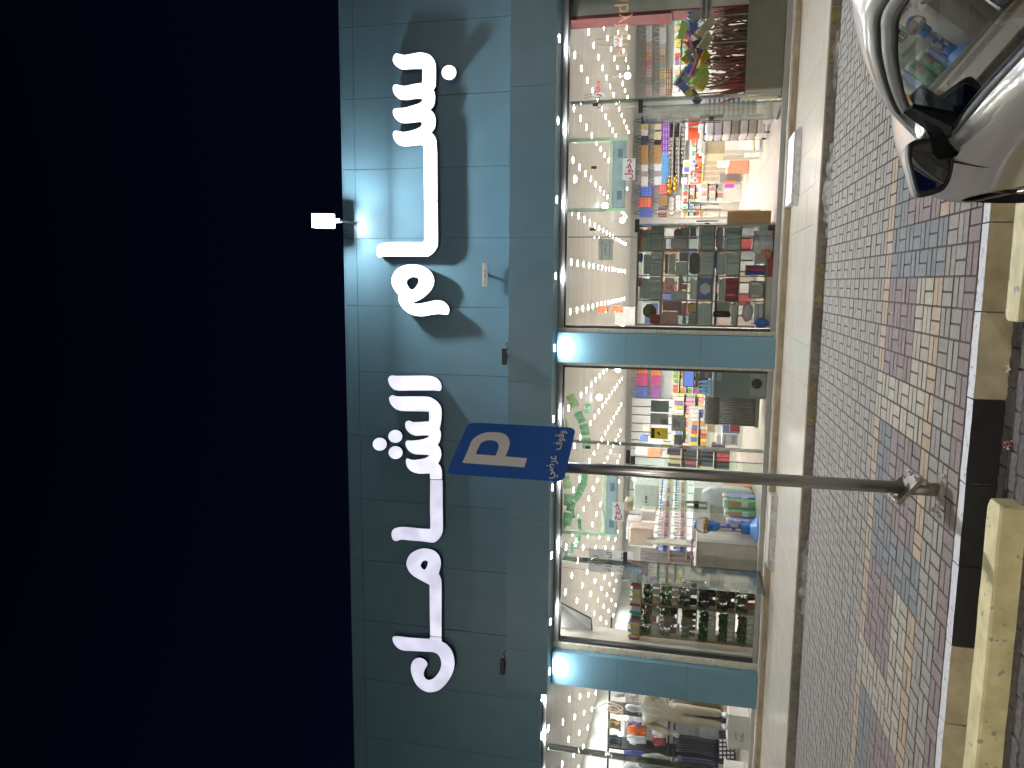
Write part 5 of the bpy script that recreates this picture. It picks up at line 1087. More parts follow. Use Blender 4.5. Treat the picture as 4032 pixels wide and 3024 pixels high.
# ------------------------------------------------------------------ goods seen through the open entrance
t = thing('cloth_rack', 'dark metal rack draped with striped cloths inside the entrance', 'rack')
X0_, X1_, Z0, Z1, Y = rect(A, 1380, 1930, 1010, 1160, 15.9)
for x in (X0_, X1_): 
    for y in (Y, Y+.7): MB().cyl((x, y, ZF), (x, y, Z1), .016, n=8).obj('upright', m_aludk, t)
for z in (ZF+.15, (ZF+Z1)/2, Z1): MB().tube([(X0_, Y, z), (X1_, Y, z), (X1_, Y+.7, z), (X0_, Y+.7, z), (X0_, Y, z)], .012).obj('rail', m_aludk, t)
st = [(.62, .57, .5), (.42, .37, .31), (.60, .57, .55), (.30, .27, .24), (.66, .62, .58), (.45, .42, .45), (.68, .65, .66)]
H_ = (Z1-ZF-.1)/7
for k in range(7):
    o = BX(X0_-.03, X1_+.03, Y-.03, Y+.62, ZF+.08+H_*k, ZF+.08+H_*(k+.92)).obj('folded_cloth', cm(st[k], .8), bevel=.03); tag(o, '%s folded cloth from the floor on the rack inside the entrance' % nth(k+1), 'cloth', 'cloths on the entrance rack')
b = MB()
for i in range(14): b.grid([[(X1_-.05+.02*math.sin(i*.9+j), Y-.10-.02*math.cos(i+j), Z1-.08*i-.08*j) for j in (0, 1)]+[(X1_+.32, Y-.12+.02*math.sin(i), Z1-.08*i-.08*j) for j in (1, 0)] for _ in (0,)])
b = MB(); b.grid([[(X1_-.02+.36*u/5, Y-.10+.03*math.sin(u*1.3+v*.5), Z1-.08*v) for u in range(6)] for v in range(13)]); o = b.obj('striped_towel', M('stripe_cloth', (.62, .60, .64), .8)); so = o.modifiers.new('t', 'SOLIDIFY'); so.thickness = .012
nt = MATS['stripe_cloth'].node_tree; wv = nt.nodes.new('ShaderNodeTexWave'); wv.bands_direction = 'Z'; wv.inputs['Scale'].default_value = 3.5; g_ = nt.nodes.new('ShaderNodeNewGeometry'); nt.links.new(g_.outputs['Position'], wv.inputs['Vector']); rp = nt.nodes.new('ShaderNodeMix'); rp.data_type = 'RGBA'; rp.inputs[6].default_value = (.62, .60, .66, 1); rp.inputs[7].default_value = (.10, .11, .16, 1)
mr = nt.nodes.new('ShaderNodeMapRange'); mr.inputs[1].default_value = .55; mr.inputs[2].default_value = .65; nt.links.new(wv.outputs['Fac'], mr.inputs[0]); nt.links.new(mr.outputs[0], rp.inputs[0]); nt.links.new(rp.outputs[2], nt.nodes['Principled BSDF'].inputs['Base Color'])
tag(o, 'striped white towel hanging at the entrance rack end', 'towel')
tag(MB().cyl((X0_+.1, Y-.55, ZF+.09), (X1_+.15, Y-.28, ZF+.09), .085, n=16).cyl((X1_+.15, Y-.28, ZF+.09), (X1_+.17, Y-.275, ZF+.09), .09, n=16).obj('cloth_roll', cm((.62, .58, .58), .6), smooth=False), 'long wrapped cloth roll on the floor inside the entrance', 'roll')
for k, (y0, y1) in enumerate(((1010, 1085), (1090, 1205))):
    r = rect(A, 1215, 1370, y0, y1, 18.0); cx_ = (r[0]+r[1])/2; w = (r[1]-r[0])/2; t = thing('plastic_tub', ('smaller orange tub with white lid by the cloth rack', 'larger orange tub with white lid above the white table')[k], 'tub', 'orange tubs', (cx_, 18.2, r[2]))
    MB().lathe([(w*.8, 0), (w*.95, (r[3]-r[2])*.82), (w*.96, (r[3]-r[2])*.84)], 20).obj('tub', cm((.72, .10, .03), .35), t, smooth=True); MB().lathe([(w, (r[3]-r[2])*.84), (w*1.02, (r[3]-r[2])*.9), (w*.9, (r[3]-r[2])*.98), (.01, r[3]-r[2])], 20).obj('lid', cm((.68, .68, .8), .35), t, smooth=True)
X0_, X1_, Z0, Z1, Y = rect(A, 1370, 1810, 1195, 1310, 17.2); t = thing('display_table', 'white and beige display table inside the entrance', 'table')
BX(X0_-.1, X1_+.3, Y, Y+1.1, Z1-.05, Z1).obj('table_top', cm((.64, .62, .6)), t, bevel=.006); BX(X0_-.05, X1_+.25, Y+.05, Y+1.05, Z1-.45, Z1-.052).obj('apron', cm((.60, .50, .30)), t)
for x in (X0_-.05, X1_+.22):
    for y in (Y+.05, Y+1.0): BX(x, x+.05, y, y+.05, ZF, Z1-.452).obj('leg', m_white, t)
BX(X0_, X1_+.2, Y+.1, Y+1, ZF+.15, ZF+.17).obj('lower_shelf', cm((.45, .36, .16)), t)
for k in range(4): tag(BX(X0_-.02+.16*k, X0_+.11+.16*k, Y+.1, Y+.5, Z1+.001, Z1+.08+.03*(k % 2)).obj('folded_towel', cm((.72, .70, .68), .8), bevel=.02), nth(k+1)+' white folded towel on the entrance display table from the till side', 'towel', 'white towels on the table')
X0_, X1_, Z0, Z1, Y = rect(A, 1360, 1640, 1310, 1580, 23.5); t = thing('gondola_shelf', 'beige gondola with slotted bins beyond the entrance table', 'shelf')
BX(X0_, X1_, Y, Y+1.6, Z1-.04, Z1).obj('top_board', cm((.58, .47, .28)), t)
for k in range(6): BX(X0_+(X1_-X0_)*k/6, X0_+(X1_-X0_)*k/6+.025, Y+.02, Y+1.5, ZF, Z1-.042).obj('divider', cm((.62, .54, .38)), t)
BX(X0_, X1_, Y+.04, Y+.06, ZF, Z1-.05).obj('back_panel', cm((.42, .35, .24)), t)
for k in range(9): tag(BX(X0_+.02+.14*k, X0_+.14+.14*k, Y+.2, Y+.7, Z1+.001, Z1+.1+.05*(k % 3)).obj('rust_item', cm(((.55, .14, .05), (.6, .22, .1), (.35, .08, .05))[k % 3], .5), bevel=.01), nth(k+1)+' rust coloured item on the gondola from the till side', 'item', 'rust coloured goods')
r = rect(A, 1580, 1768, 1380, 1505); t = thing('laundry_bin', 'peach plastic laundry bin on the shop floor', 'bin', None, ((r[0]+r[1])/2, r[4]+.2, ZF))
b = MB(); w = (r[1]-r[0])/2
b.add([(-w*.88, -.2, 0), (w*.88, -.2, 0), (w*.88, .2, 0), (-w*.88, .2, 0), (-w, -.24, r[3]-ZF), (w, -.24, r[3]-ZF), (w, .24, r[3]-ZF), (-w, .24, r[3]-ZF)], [(0, 3, 2, 1), (0, 1, 5, 4), (1, 2, 6, 5), (2, 3, 7, 6), (3, 0, 4, 7)]).obj('bin_body', cm((.72, .30, .17), .4), t, bevel=.02); BX(-w*1.05, w*1.05, -.26, .26, r[3]-ZF-.03, r[3]-ZF+.02).obj('rim', cm((.72, .42, .30), .4), t, bevel=.01)
for k, (x0, x1, y0, y1, c, l) in enumerate(((1510, 1700, 1505, 1590, (.22, .23, .24), 'grey striped upright mats'), (1540, 1660, 1570, 1590, (.45, .16, .07), 'rust coloured upright mat'), (1500, 1600, 1385, 1440, (.62, .62, .62), 'white bundle behind the peach bin'), (1330, 1420, 1595, 1640, (.50, .38, .22), 'brown carton by the far gondola'), (1560, 1640, 1590, 1625, (.35, .05, .45), 'violet box on the far floor'))): block('goods_stack', l+' on the shop floor', 'goods', A, x0, x1, y0, y1, cm(c), .4, (21.5, 21.3, 20.5, 25, 23)[k])
for k, (x0, x1, y0, y1, c, l) in enumerate(((1195, 1260, 1395, 1460, (.7, .62, .2), 'yellow lid poster'), (1190, 1260, 1450, 1510, (.12, .12, .6), 'blue bowl poster'), (1270, 1310, 1390, 1425, (.12, .12, .6), 'second blue bowl poster'), (1280, 1320, 1505, 1550, (.12, .12, .6), 'third blue bowl poster'), (1180, 1230, 1545, 1600, (.68, .6, .6), 'pale picture card'), (1280, 1315, 1555, 1590, (.55, .10, .06), 'red mug card'))): 
    o, q = block('display_card', 'white '+l+' among the household shelves', 'card', A, x0, x1, y0, y1, cm((.7, .68, .66)), .05, 26.5); BX(q[0]+.2*(q[1]-q[0]), q[1]-.2*(q[1]-q[0]), q[2]-.006, q[2]-.001, q[4]+.2*(q[5]-q[4]), q[5]-.2*(q[5]-q[4])).obj('print', cm(c), o)
shelf_unit('product_shelf', 'mid aisle shelf of mixed boxes behind the peach bin', A, 1330, 1640, 1330, 1640, 24.5, 4, 9, pk+[(.6, .55, .5), (.3, .3, .32)], 'mixed box', 'mid aisle shelf', 'boxes on the mid aisle shelf')
shelf_unit('product_shelf', 'low aisle shelf of white and grey goods by the doorway', B, 1330, 1540, 20, 200, 24.0, 3, 8, [(.7, .7, .7), (.45, .46, .47), (.6, .45, .3), (.3, .35, .36), (.55, .2, .15)], 'pale item', 'low aisle shelf', 'goods on the low aisle shelf')
shelf_unit('product_shelf', 'deep aisle shelf of bottles and tubs beyond the corrugated cabinet', Cc, 1240, 1560, 610, 800, 22.5, 4, 10, pk, 'tub', 'deep aisle shelf', 'tubs on the deep aisle shelf')
X0_, X1_, Z0, Z1, Y = rect(B, 960, 1190, 285, 360, 17.0); t = thing('wooden_ladder_rack', 'pale wooden ladder rack by the open entrance door', 'rack')
for x in (X0_, X1_-.03): BX(x, x+.03, Y, Y+.04, ZF, Z1).obj('rail', cm((.62, .42, .24)), t)
for k in range(6): BX(X0_+.03, X1_-.03, Y+.005, Y+.03, ZF+(Z1-ZF)*k/6+.1, ZF+(Z1-ZF)*k/6+.13).obj('rung', cm((.62, .42, .24)), t)
a, b_ = PY(B(1180, 280), 15.4), PY(B(1400, 215), 15.4); tag(MB().tube([(a.x, 15.4, 1.1), (a.x, 15.4, a.z), (b_.x, 15.4, a.z), (b_.x, 15.7, ZF+.9)], .018, 8).obj('chrome_rail', m_chrome, smooth=True), 'bent chrome rail behind the entrance door leaf', 'rail')
for k in range(6):
    q = PZ(B(1590-28*k, 120+28*k), ZF); tag(BX(q.x-.25, q.x+.25, q.y, q.y+.4, ZF+.001, ZF+.35).obj('floor_box', cm((.28, .36, .36), .5), bevel=.008), nth(k+1)+' grey green box in the floor row from the deep end', 'box', 'floor row of grey green boxes')
# ------------------------------------------------------------------ till corner behind the exit window
def E5(x, y): return (2450+x/4.1475, 1750+y/4.1475)
def F5(x, y): return (2650+x/5.53, 1850+y/5.53)
def G5(x, y): return (2450+x/4.022, 2250+y/4.022)
m_cab = M('cabinet_grey_green', (.22, .26, .245), .45, var=.04)
r = rect(Cc, 1465, 1905, 125, 372, 13.75); t = thing('till_cabinet', 'grey green till cabinet with a vent beside the blue column', 'cabinet')
BX(r[0], r[1], 13.75, 14.35, ZF+.02, r[3]).obj('cabinet_body', m_cab, t, bevel=.006); BX(r[0]-.01, r[1]+.01, 13.73, 14.37, r[3], r[3]+.025).obj('counter_top', cm((.6, .6, .58)), t)
BX(r[0]+.05, r[1]-.01, 13.742, 13.749, ZF+.05, ZF+.30).obj('kick_panel', cm((.34, .36, .34)), t); MB().cyl((r[0]+.30*(r[1]-r[0])+.12, 13.741, ZF+.19), (r[0]+.30*(r[1]-r[0])+.12, 13.733, ZF+.19), .09, n=18).obj('vent', m_black, t)
BX(r[1]-.2, r[1]-.06, 13.744, 13.7495, r[3]-.12, r[3]-.04).obj('notice_sticker', cm((.48, .52, .5)), t)
b = MB(); X0_, X1_, Z0, Z1, Y = rect(Cc, 1355, 1460, 222, 350, 13.9); t = thing('water_pack', 'shrink wrapped pack of blue water bottles on the till cabinet', 'pack')
for i in range(4):
    for j in range(2): MB().lathe([(.030, 0), (.032, .1), (.03, .16), (.012, .2), (.012, .22)], 10).obj('bottle', cm((.22, .42, .66), .2), t, smooth=True, loc=(X0_+.04+i*.065, 13.95+j*.065, r[3]+.027))
BX(X0_, X0_+.29, 13.91, 14.05, r[3]+.026, r[3]+.1).obj('wrap', cm((.35, .52, .68), .15), t, bevel=.02)
r = rect(Cc, 1195, 1292, 128, 275, 14.2); t = thing('till_monitor', 'till monitor showing a blue screen', 'monitor'); BX(r[0], r[1], 14.2, 14.24, r[2], r[3]).obj('casing', m_black, t, bevel=.006); BX(r[0]+.015, r[1]-.015, 14.194, 14.199, r[2]+.015, r[3]-.015).obj('screen', emit_mat('screen_blue', (.22, .33, .95), .9), t); BX((r[0]+r[1])/2-.03, (r[0]+r[1])/2+.03, 14.24, 14.28, r[2]-.25, r[2]+.1).obj('stand', m_black, t)
for k, (x0, x1, y0, y1, c, l) in enumerate(((1300, 1330, 150, 280, (.12, .11, .1), 'dark key rack under the till monitor'), (1335, 1385, 140, 290, (.04, .04, .045), 'black receipt printer under the till monitor'), (1390, 1460, 135, 200, (.2, .19, .18), 'grey card terminal on the till cabinet'), (1330, 1375, 285, 330, (.05, .05, .06), 'black telephone on the till cabinet'))): block('till_item', l, 'device', Cc, x0, x1, y0, y1, cm(c), .2, 14.1)
r = rect(Cc, 1380, 1832, 372, 612, 14.0); t = thing('corrugated_cabinet', 'grey corrugated metal cabinet near the till', 'cabinet'); m_cor = M('corrugated_grey', (.235, .225, .205), .5, metal=.2, var=.06)
BX(r[0], r[1], 14.03, 14.55, ZF+.17, r[3]).obj('cabinet_body', m_cor, t); BX(r[0]-.01, r[1]+.01, 14.0, 14.57, ZF+.1, ZF+.168).obj('base', cm((.25, .21, .14)), t)
for k in range(12): x = r[0]+(r[1]-r[0])*(k+.5)/12; MB().cyl((x, 14.032, ZF+.17), (x, 14.032, r[3]-.26), .018, n=8).cyl((x, 14.032, r[3]-.245), (x, 14.032, r[3]), .018, n=8).obj('rib', m_cor, t, smooth=True)
o, q = block('carton', 'white carton printed GOLDEN beside the corrugated cabinet', 'carton', Cc, 1532, 1672, 682, 782, cm((.62, .61, .58)), .35, 15.2); text('lettering', 'GOLDEN', m_black, o, ((q[0]+q[1])/2, q[2]-.003, q[5]-.05), w=(q[1]-q[0])*.7)
BX(q[0]+.03, q[0]+.2, q[2]-.004, q[2]-.001, q[4]+.05, q[4]+.13).obj('label', cm((.4, .4, .4)), o)
for k, (x0, x1, y0, y1, c, l, Y) in enumerate(((1535, 1690, 610, 680, (.30, .42, .66), 'blue and white detergent packs beside the corrugated cabinet', 14.6), (1600, 1690, 615, 665, (.62, .14, .2), 'red and blue detergent bag on the floor', 14.5), (1400, 1470, 605, 670, (.50, .38, .22), 'tan bundled pack near the white carton', 16), (1480, 1580, 700, 770, (.68, .66, .62), 'pale carton behind the printed carton', 16.2), (1440, 1560, 780, 850, (.08, .08, .1), 'black packed goods near the glass fin', 17), (845, 905, 615, 660, (.55, .5, .44), 'cream cushion on the tall shelf', 21), (815, 890, 705, 750, (.14, .2, .42), 'blue toy tent on the tall shelf', 21), (890, 1020, 705, 795, (.68, .68, .7), 'white box on the tall shelf', 21), (780, 1010, 800, 870, (.60, .60, .58), 'wire basket stack behind the sign pole', 20), (880, 1000, 828, 892, (.62, .3, .16), 'orange basket behind the sign pole', 19.6), (750, 1000, 1040, 1110, (.66, .65, .68), 'translucent drawer beside the sign pole', 18.6), (1500, 1560, 1120, 1165, (.1, .33, .36), 'teal bucket beside the orange packs', 17.2))): block('shop_goods', l, 'goods', Cc, x0, x1, y0, y1, cm(c), .35, Y, bevel=.015)
# white storage boxes above the bottles
for k, (x0, x1, y0, y1, c, l, Y) in enumerate(((185, 590, 655, 1070, (.64, .63, .62), 'large translucent storage box with dark latches', 16.4), (200, 600, 440, 640, (.66, .66, .68), 'pale lilac storage box behind the latched box', 17.2), (310, 540, 1090, 1250, (.70, .66, .62), 'white storage crate above the bottles', 15.9), (70, 300, 1250, 1560, (.72, .68, .66), 'tall white storage box near the wooden desk', 15.6), (120, 500, 1370, 1659, (.66, .52, .42), 'peach storage box near the wooden desk', 15.2), (40, 170, 930, 1090, (.40, .31, .2), 'brown cap shaped box under the exit sign', 15.6))):
    o, q = block('storage_box', l, 'box', E5, x0, x1, y0, y1, cm(c, .3), .4, Y, bevel=.02)
    if k == 0:
        for f in (.3, .42, .5): BX(q[0]+(q[1]-q[0])*f, q[0]+(q[1]-q[0])*f+.03, q[2]-.012, q[2]-.001, q[4]+.24, q[4]+.28).obj('latch', m_black, o)
# bottle shelves receding from the exit
def bottle_mesh(c, cap, lab):
    b = MB(); b.lathe([(.03, 0), (.036, .006), (.038, .09), (.036, .15), (.016, .205), (.014, .215)], 12); b.cur = 1; b.lathe([(.017, .213), (.017, .245), (.012, .25)], 10); b.cur = 2; b.lathe([(.0388, .035), (.0393, .037), (.0393, .105), (.0388, .107)], 12); return b.mesh('bottle', [cm(c, .3), cm(cap, .35), cm(lab, .4)], True)
BM = [bottle_mesh((.68, .68, .70), (.06, .10, .45), l) for l in ((.6, .12, .12), (.55, .3, .5), (.2, .45, .25), (.65, .5, .1), (.25, .2, .5))]+[bottle_mesh((.40, .52, .76), (.2, .3, .6), (.05, .08, .45))]+[bottle_mesh((.7, .66, .64), (.66, .66, .66), l) for l in ((.6, .35, .3), (.2, .25, .5), (.62, .25, .25))]
t = thing('bottle_shelf', 'long white shelf unit of bottles receding from the exit door', 'shelf')
for tr, (xa, xb, nm) in enumerate(((822, 752, 'upper'), (1046, 1035, 'middle'), (1285, 1300, 'lower'))):
    p0, p1 = PY(E5(xb, 1659), 15.0), PY(E5(xa, 470), 18.2)
    dv = (p1-p0); dv.z = 0; sd = Vector((-dv.y, dv.x, 0)).normalized()*.34; z0 = (p0.z+p1.z)/2
    MB().add([tuple(p0-sd*.05+Vector((0, 0, 0))), tuple(p1-sd*.05), tuple(p1+sd), tuple(p0+sd)]+[(p[0], p[1], p[2]-.03) for p in (p0-sd*.05, p1-sd*.05, p1+sd, p0+sd)], [(0, 1, 2, 3), (4, 7, 6, 5), (0, 4, 5, 1), (1, 5, 6, 2), (2, 6, 7, 3), (3, 7, 4, 0)]).obj('shelf_board', cm((.55, .55, .47)), t)
    if tr == 2: continue
    n_ = 26; h = (PY(E5(xb-210, 1600), 15.1).z-PY(E5(xb-10, 1600), 15.1).z)/.25
    for i in range(n_):
        p = p0+(p1-p0)*((i+.5)/n_); me = BM[5] if i < 3 else BM[6+i % 3] if i < 13 else BM[i % 5]
        o = inst('bottle', me, None, (p.x+sd.x*.3, p.y+sd.y*.3, p.z+.001), (0, 0, random.uniform(0, 6)), (h*(1.7 if i < 3 else 1.35),)*2+(h,))
        tag(o, '%s bottle on the %s bottle shelf counting from the plant shelves' % (nth(i+1), nm), 'bottle', 'bottles on the long shelf')
BX(p0.x-.05, p0.x, 15.0, 15.3, ZF, 2.3).obj('end_upright', cm((.55, .55, .47)), t); BX(p1.x, p1.x+.05, 18.2, 18.5, ZF, 2.3).obj('end_upright', cm((.55, .55, .47)), t)
# desk and counter behind the exit
r = rect(Cc, 1280, 1700, 1165, 1655, 15.75); t = thing('wooden_desk', 'white and grey desk behind the exit door', 'desk'); BX(r[0], r[1], 15.75, 16.3, r[3]-.34, r[3]).obj('upper_panel', cm((.70, .68, .65)), t, bevel=.004); BX(r[0], r[1], 15.79, 16.3, ZF+.16, r[3]-.342).obj('lower_panel', cm((.45, .46, .43)), t); BX(r[0]-.01, r[1]+.01, 15.76, 16.3, r[3]-.36, r[3]-.343).obj('edge_strip', cm((.55, .47, .3)), t); BX(r[0]+.04, r[1]-.04, 15.82, 16.28, ZF, ZF+.158).obj('plinth', m_black, t)
r = rect(Dd, 1240, 1652, 72, 268, 14.1); t = thing('grey_counter', 'plain grey counter beside the open exit door leaf', 'counter'); BX(r[0], r[1], 14.1, 14.75, ZF+.001, r[3]-.02).obj('counter_body', cm((.42, .42, .37)), t, bevel=.004); BX(r[0]-.01, r[1]+.01, 14.08, 14.77, r[3]-.019, r[3]).obj('counter_top', cm((.52, .51, .46)), t)
BX(r[0]+.1, r[1]-.25, 14.092, 14.099, r[3]-.4, r[3]-.12).obj('inset_panel', cm((.38, .38, .33)), t)
b = MB(); b.grid([[(r[0]+(r[1]-r[0])*u/8, 14.15+.05*math.sin(u), r[3]+.02+.09*abs(math.sin(u*2.2+v))) for u in range(9)] for v in range(4)]); o = b.obj('scarf_pile', cm((.5, .3, .4), .7, chip=.5, ccol=(.08, .1, .3), cscale=14)); o.modifiers.new('t', 'SOLIDIFY').thickness = .04; tag(o, 'pile of pink and navy cloth on the grey counter', 'cloth')
r = rect(Dd, 845, 1205, 118, 228, 15.1); b = MB(); b.grid([[(r[0]+(r[1]-r[0])*u/14, 15.1+.025*math.sin(u*1.4), r[2]+(r[3]-r[2])*v/6) for u in range(15)] for v in range(7)]); o = b.obj('hanging_sheet', cm((.36, .33, .32), .6)); o.modifiers.new('t', 'SOLIDIFY').thickness = .01; tag(o, 'grey sheet hung over a rack behind the counter', 'sheet')
# handwritten white banner hanging at the exit
r = rect(Dd, 480, 830, 120, 285, 15.2); b = thing('hanging_banner', 'white hanging banner with black Arabic handwriting above the counter', 'banner'); BX(r[0], r[1], 15.2, 15.206, r[2]+.1, r[3]).obj('banner_sheet', cm((.64, .64, .64)), b)
for k, s in enumerate(('لبيع', 'الجملة', 'وحكاية')): text('lettering', ar(s), m_black, b, (r[0]+(r[1]-r[0])*.5, 15.197, r[3]-.18-.25*k), h=.16)
for x in (r[0]+.03, r[1]-.03): MB().cyl((x, 15.203, r[3]), (x, 15.203, ZC), .004, n=5).obj('string', m_black, b)
# packs of bedding on the floor
for k, (x0, x1, y0, y1, c, l, d) in enumerate(((1000, 1545, 170, 245, (.66, .28, .13), 'hindmost orange rice sack beside the sign pole', .35), (995, 1530, 250, 325, (.66, .28, .13), 'middle orange rice sack beside the sign pole', .35), (990, 1550, 330, 440, (.66, .28, .13), 'foremost orange rice sack beside the sign pole', .35), (1090, 1625, 580, 660, (.25, .30, .62), 'blue sack between the white and green sacks', .3), (1110, 1650, 665, 905, (.15, .38, .24), 'larger green sack behind the candy machine', .3), (1130, 1700, 905, 1080, (.15, .38, .24), 'smaller green sack behind the candy machine', .3), (1180, 1660, 1085, 1200, (.25, .30, .62), 'blue sack behind the candy machine', .3))):
    r = rect(F5, x0, x1, y0, y1, 15.35-.14*k if k > 2 else 16.4-.3*k); t = thing('filled_sack', l, 'sack', 'sacks on the shop floor'); w = r[1]-r[0]; hh = r[3]-ZF; Y = r[4]
    b = MB(); n_ = 10
    rows = []
    for v in range(9):
        f = v/8; e = .86+.14*math.sin(math.pi*min(1, f*1.05)); cv = .5 if v in (0, 8) else .82 if v in (1, 7) else 1
        rows.append([(r[0]+w/2+w/2*e*math.copysign(abs(math.cos(a))**.5, math.cos(a))*(1 if v < 8 else .8), Y+.15+.15*cv*math.copysign(abs(math.sin(a))**.6, math.sin(a)), ZF+hh*f) for a in [2*math.pi*i/20 for i in range(21)]])
    b.grid(rows); b.obj('sack_body', cm(c, .35, bump=.3, bscale=16), t, smooth=True); BX(r[0]+w*.02, r[1]-w*.02, Y+.02, Y+.28, ZF+hh*.86, ZF+hh*1.02).obj('sack_top', cm((.66, .60, .56), .35), t, bevel=.03)
    BX(r[0]+w*.45, r[0]+w*.9, Y-.012, Y+.012, ZF+hh*.25, ZF+hh*.45).obj('label', cm((.66, .62, .52)), t); BX(r[0]+w*.4, r[0]+w*.9, Y-.010, Y+.012, ZF+hh*.52, ZF+hh*.8).obj('print', cm((.62, .2, .1) if k != 3 and k != 6 else (.6, .6, .66)), t)
r = rect(F5, 620, 1600, 400, 840, 15.2); b = MB().ball((0, 0, 0), (1, 1, 1), 18, 12); sq = lambda v, e: math.copysign(abs(v)**e, v); b.v = [tuple(Vector(((r[0]+r[1])/2+sq(p[0], .45)*(r[1]-r[0])/2*(1 if p[2] < .55 else .72), 15.4+sq(p[1], .5)*.2, ZF+(sq(p[2], .55)+1)/2*(r[3]-ZF)))+noise.noise_vector(Vector(p)*3)*.035) for p in b.v]
tag(b.obj('bedding_bag', cm((.64, .63, .67), .2, bump=.5, bscale=14), smooth=True), 'bulging clear bag of white bedding beside the green sacks', 'bag')
# spiral candy machine
gr = rect(F5, 440, 1790, 1010, 1600); q = PZ(F5(1770, 1290), ZF); q.y = 14.25; q.x = PY(F5(1100, 1240), q.y).x; s = (PY(F5(420, 1240), q.y).z-ZF)/1.18
t = thing('candy_machine', 'blue spiral candy dispenser with a clear globe behind the exit door', 'candy machine', None, (q.x, q.y, ZF)); m_blu = cm((.02, .16, .52), .25); m_lbl = cm((.12, .30, .66), .25); m_clr = glass_mat('clear_plastic', (.95, .95, .98), 1.3, .8, film=.10)
def LT(prof, nm, m, par=t, n=24): return MB().lathe([(a*s, b*s) for a, b in prof], n).obj(nm, m, par, smooth=True)
LT([(.235, .0), (.24, .02), (.225, .03), (.10, .13), (.088, .14)], 'base', m_lbl); LT([(.088, .14), (.09, .16), (.09, .27), (.085, .28)], 'lower_ring', m_blu); LT([(.085, .28), (.085, .62), (.06, .70)], 'clear_tube', m_clr)
b = MB(); b.cyl((0, 0, .28*s), (0, 0, .70*s), .018*s, n=10); b.grid([[(r_*s*math.cos(a), r_*s*math.sin(a), (.30+.036*a)*s+dz) for r_, dz in ((.018, .02), (.078, 0))] for a in [i*.3 for i in range(30)]]); o = b.obj('spiral_chute', cm((.05, .08, .55), .3), t, smooth=True); o.modifiers.new('t', 'SOLIDIFY').thickness = .006
LT([(.05, .69), (.085, .71), (.10, .74), (.10, .84), (.115, .88), (.13, .885)], 'dispenser_head', m_blu); LT([(.13, .885), (.155, .93), (.158, .98), (.14, 1.06), (.10, 1.11), (.06, 1.12)], 'globe', m_clr); LT([(.075, 1.11), (.07, 1.14), (.04, 1.165), (.0, 1.17)], 'globe_lid', m_lbl)
BX(-.03*s, .03*s, -.125*s, -.098*s, .76*s, .81*s).obj('coin_slot', m_chrome, t)
b = MB(); cc = [(.6, .1, .05), (.65, .45, .04), (.1, .35, .1), (.6, .3, .05), (.35, .15, .06)]; ms = [cm(c, .3) for c in cc]
for i in range(150):
    a = random.uniform(0, 6.28); rr = .138*s*math.sqrt(random.random()); b.cur = i % 5; b.ball((rr*math.cos(a), rr*math.sin(a), s*(.90+random.random()*.075)), .016*s, 6, 4)
stuff(b.obj('gumballs', ms, t, smooth=True))
# ------------------------------------------------------------------ flag bunting
m_flag = [paper_mat('flag_green', (.36, .68, .44), .55), paper_mat('flag_light_green', (.55, .76, .38), .55)]; m_fw = cm((.85, .88, .84), .6)
def f1(x, y): return (2180+x/5.53, 1500+y/5.53)
def f2(x, y): return (2180+x/4.147, 1850+y/4.147)
flags = [(f1, 410, 430, .30, .20, 25, 1, 14.6), (f1, 570, 790, .27, .19, 28, 0, 14.9), (f1, 670, 1065, .27, .20, 15, 0, 15.0), (f1, 720, 1360, .27, .19, 0, 0, 15.1), (f1, 740, 600, .25, .16, -8, 0, 17), (f1, 280, 925, .25, .06, 5, 1, 14.5), (f2, 510, 110, .25, .14, -5, 0, 15.3), (f2, 210, 205, .30, .20, 12, 1, 14.5), (f2, 462, 275, .26, .18, -22, 0, 15.0), (f2, 385, 430, .25, .16, -32, 0, 15.0), (f2, 235, 490, .28, .20, 0, 0, 14.6), (f2, 280, 590, .25, .18, -16, 0, 14.7), (f2, 225, 800, .30, .22, -10, 0, 14.5), (f2, 320, 710, .24, .06, 8, 0, 15), (f2, 410, 800, .20, .07, 0, 0, 15.6), (f2, 420, 890, .27, .08, 0, 0, 15.6), (f2, 425, 980, .27, .09, 2, 0, 15.6), (f2, 410, 1100, .28, .08, -4, 0, 15.6), (f2, 375, 1170, .28, .10, -8, 0, 15.6), (f2, 295, 1290, .28, .09, -8, 0, 15.4), (f2, 140, 930, .14, .16, -30, 0, 14.5), (f2, 125, 1320, .1, .12, 0, 0, 14.6), (f2, 200, 1405, .25, .06, -5, 0, 14.6)]
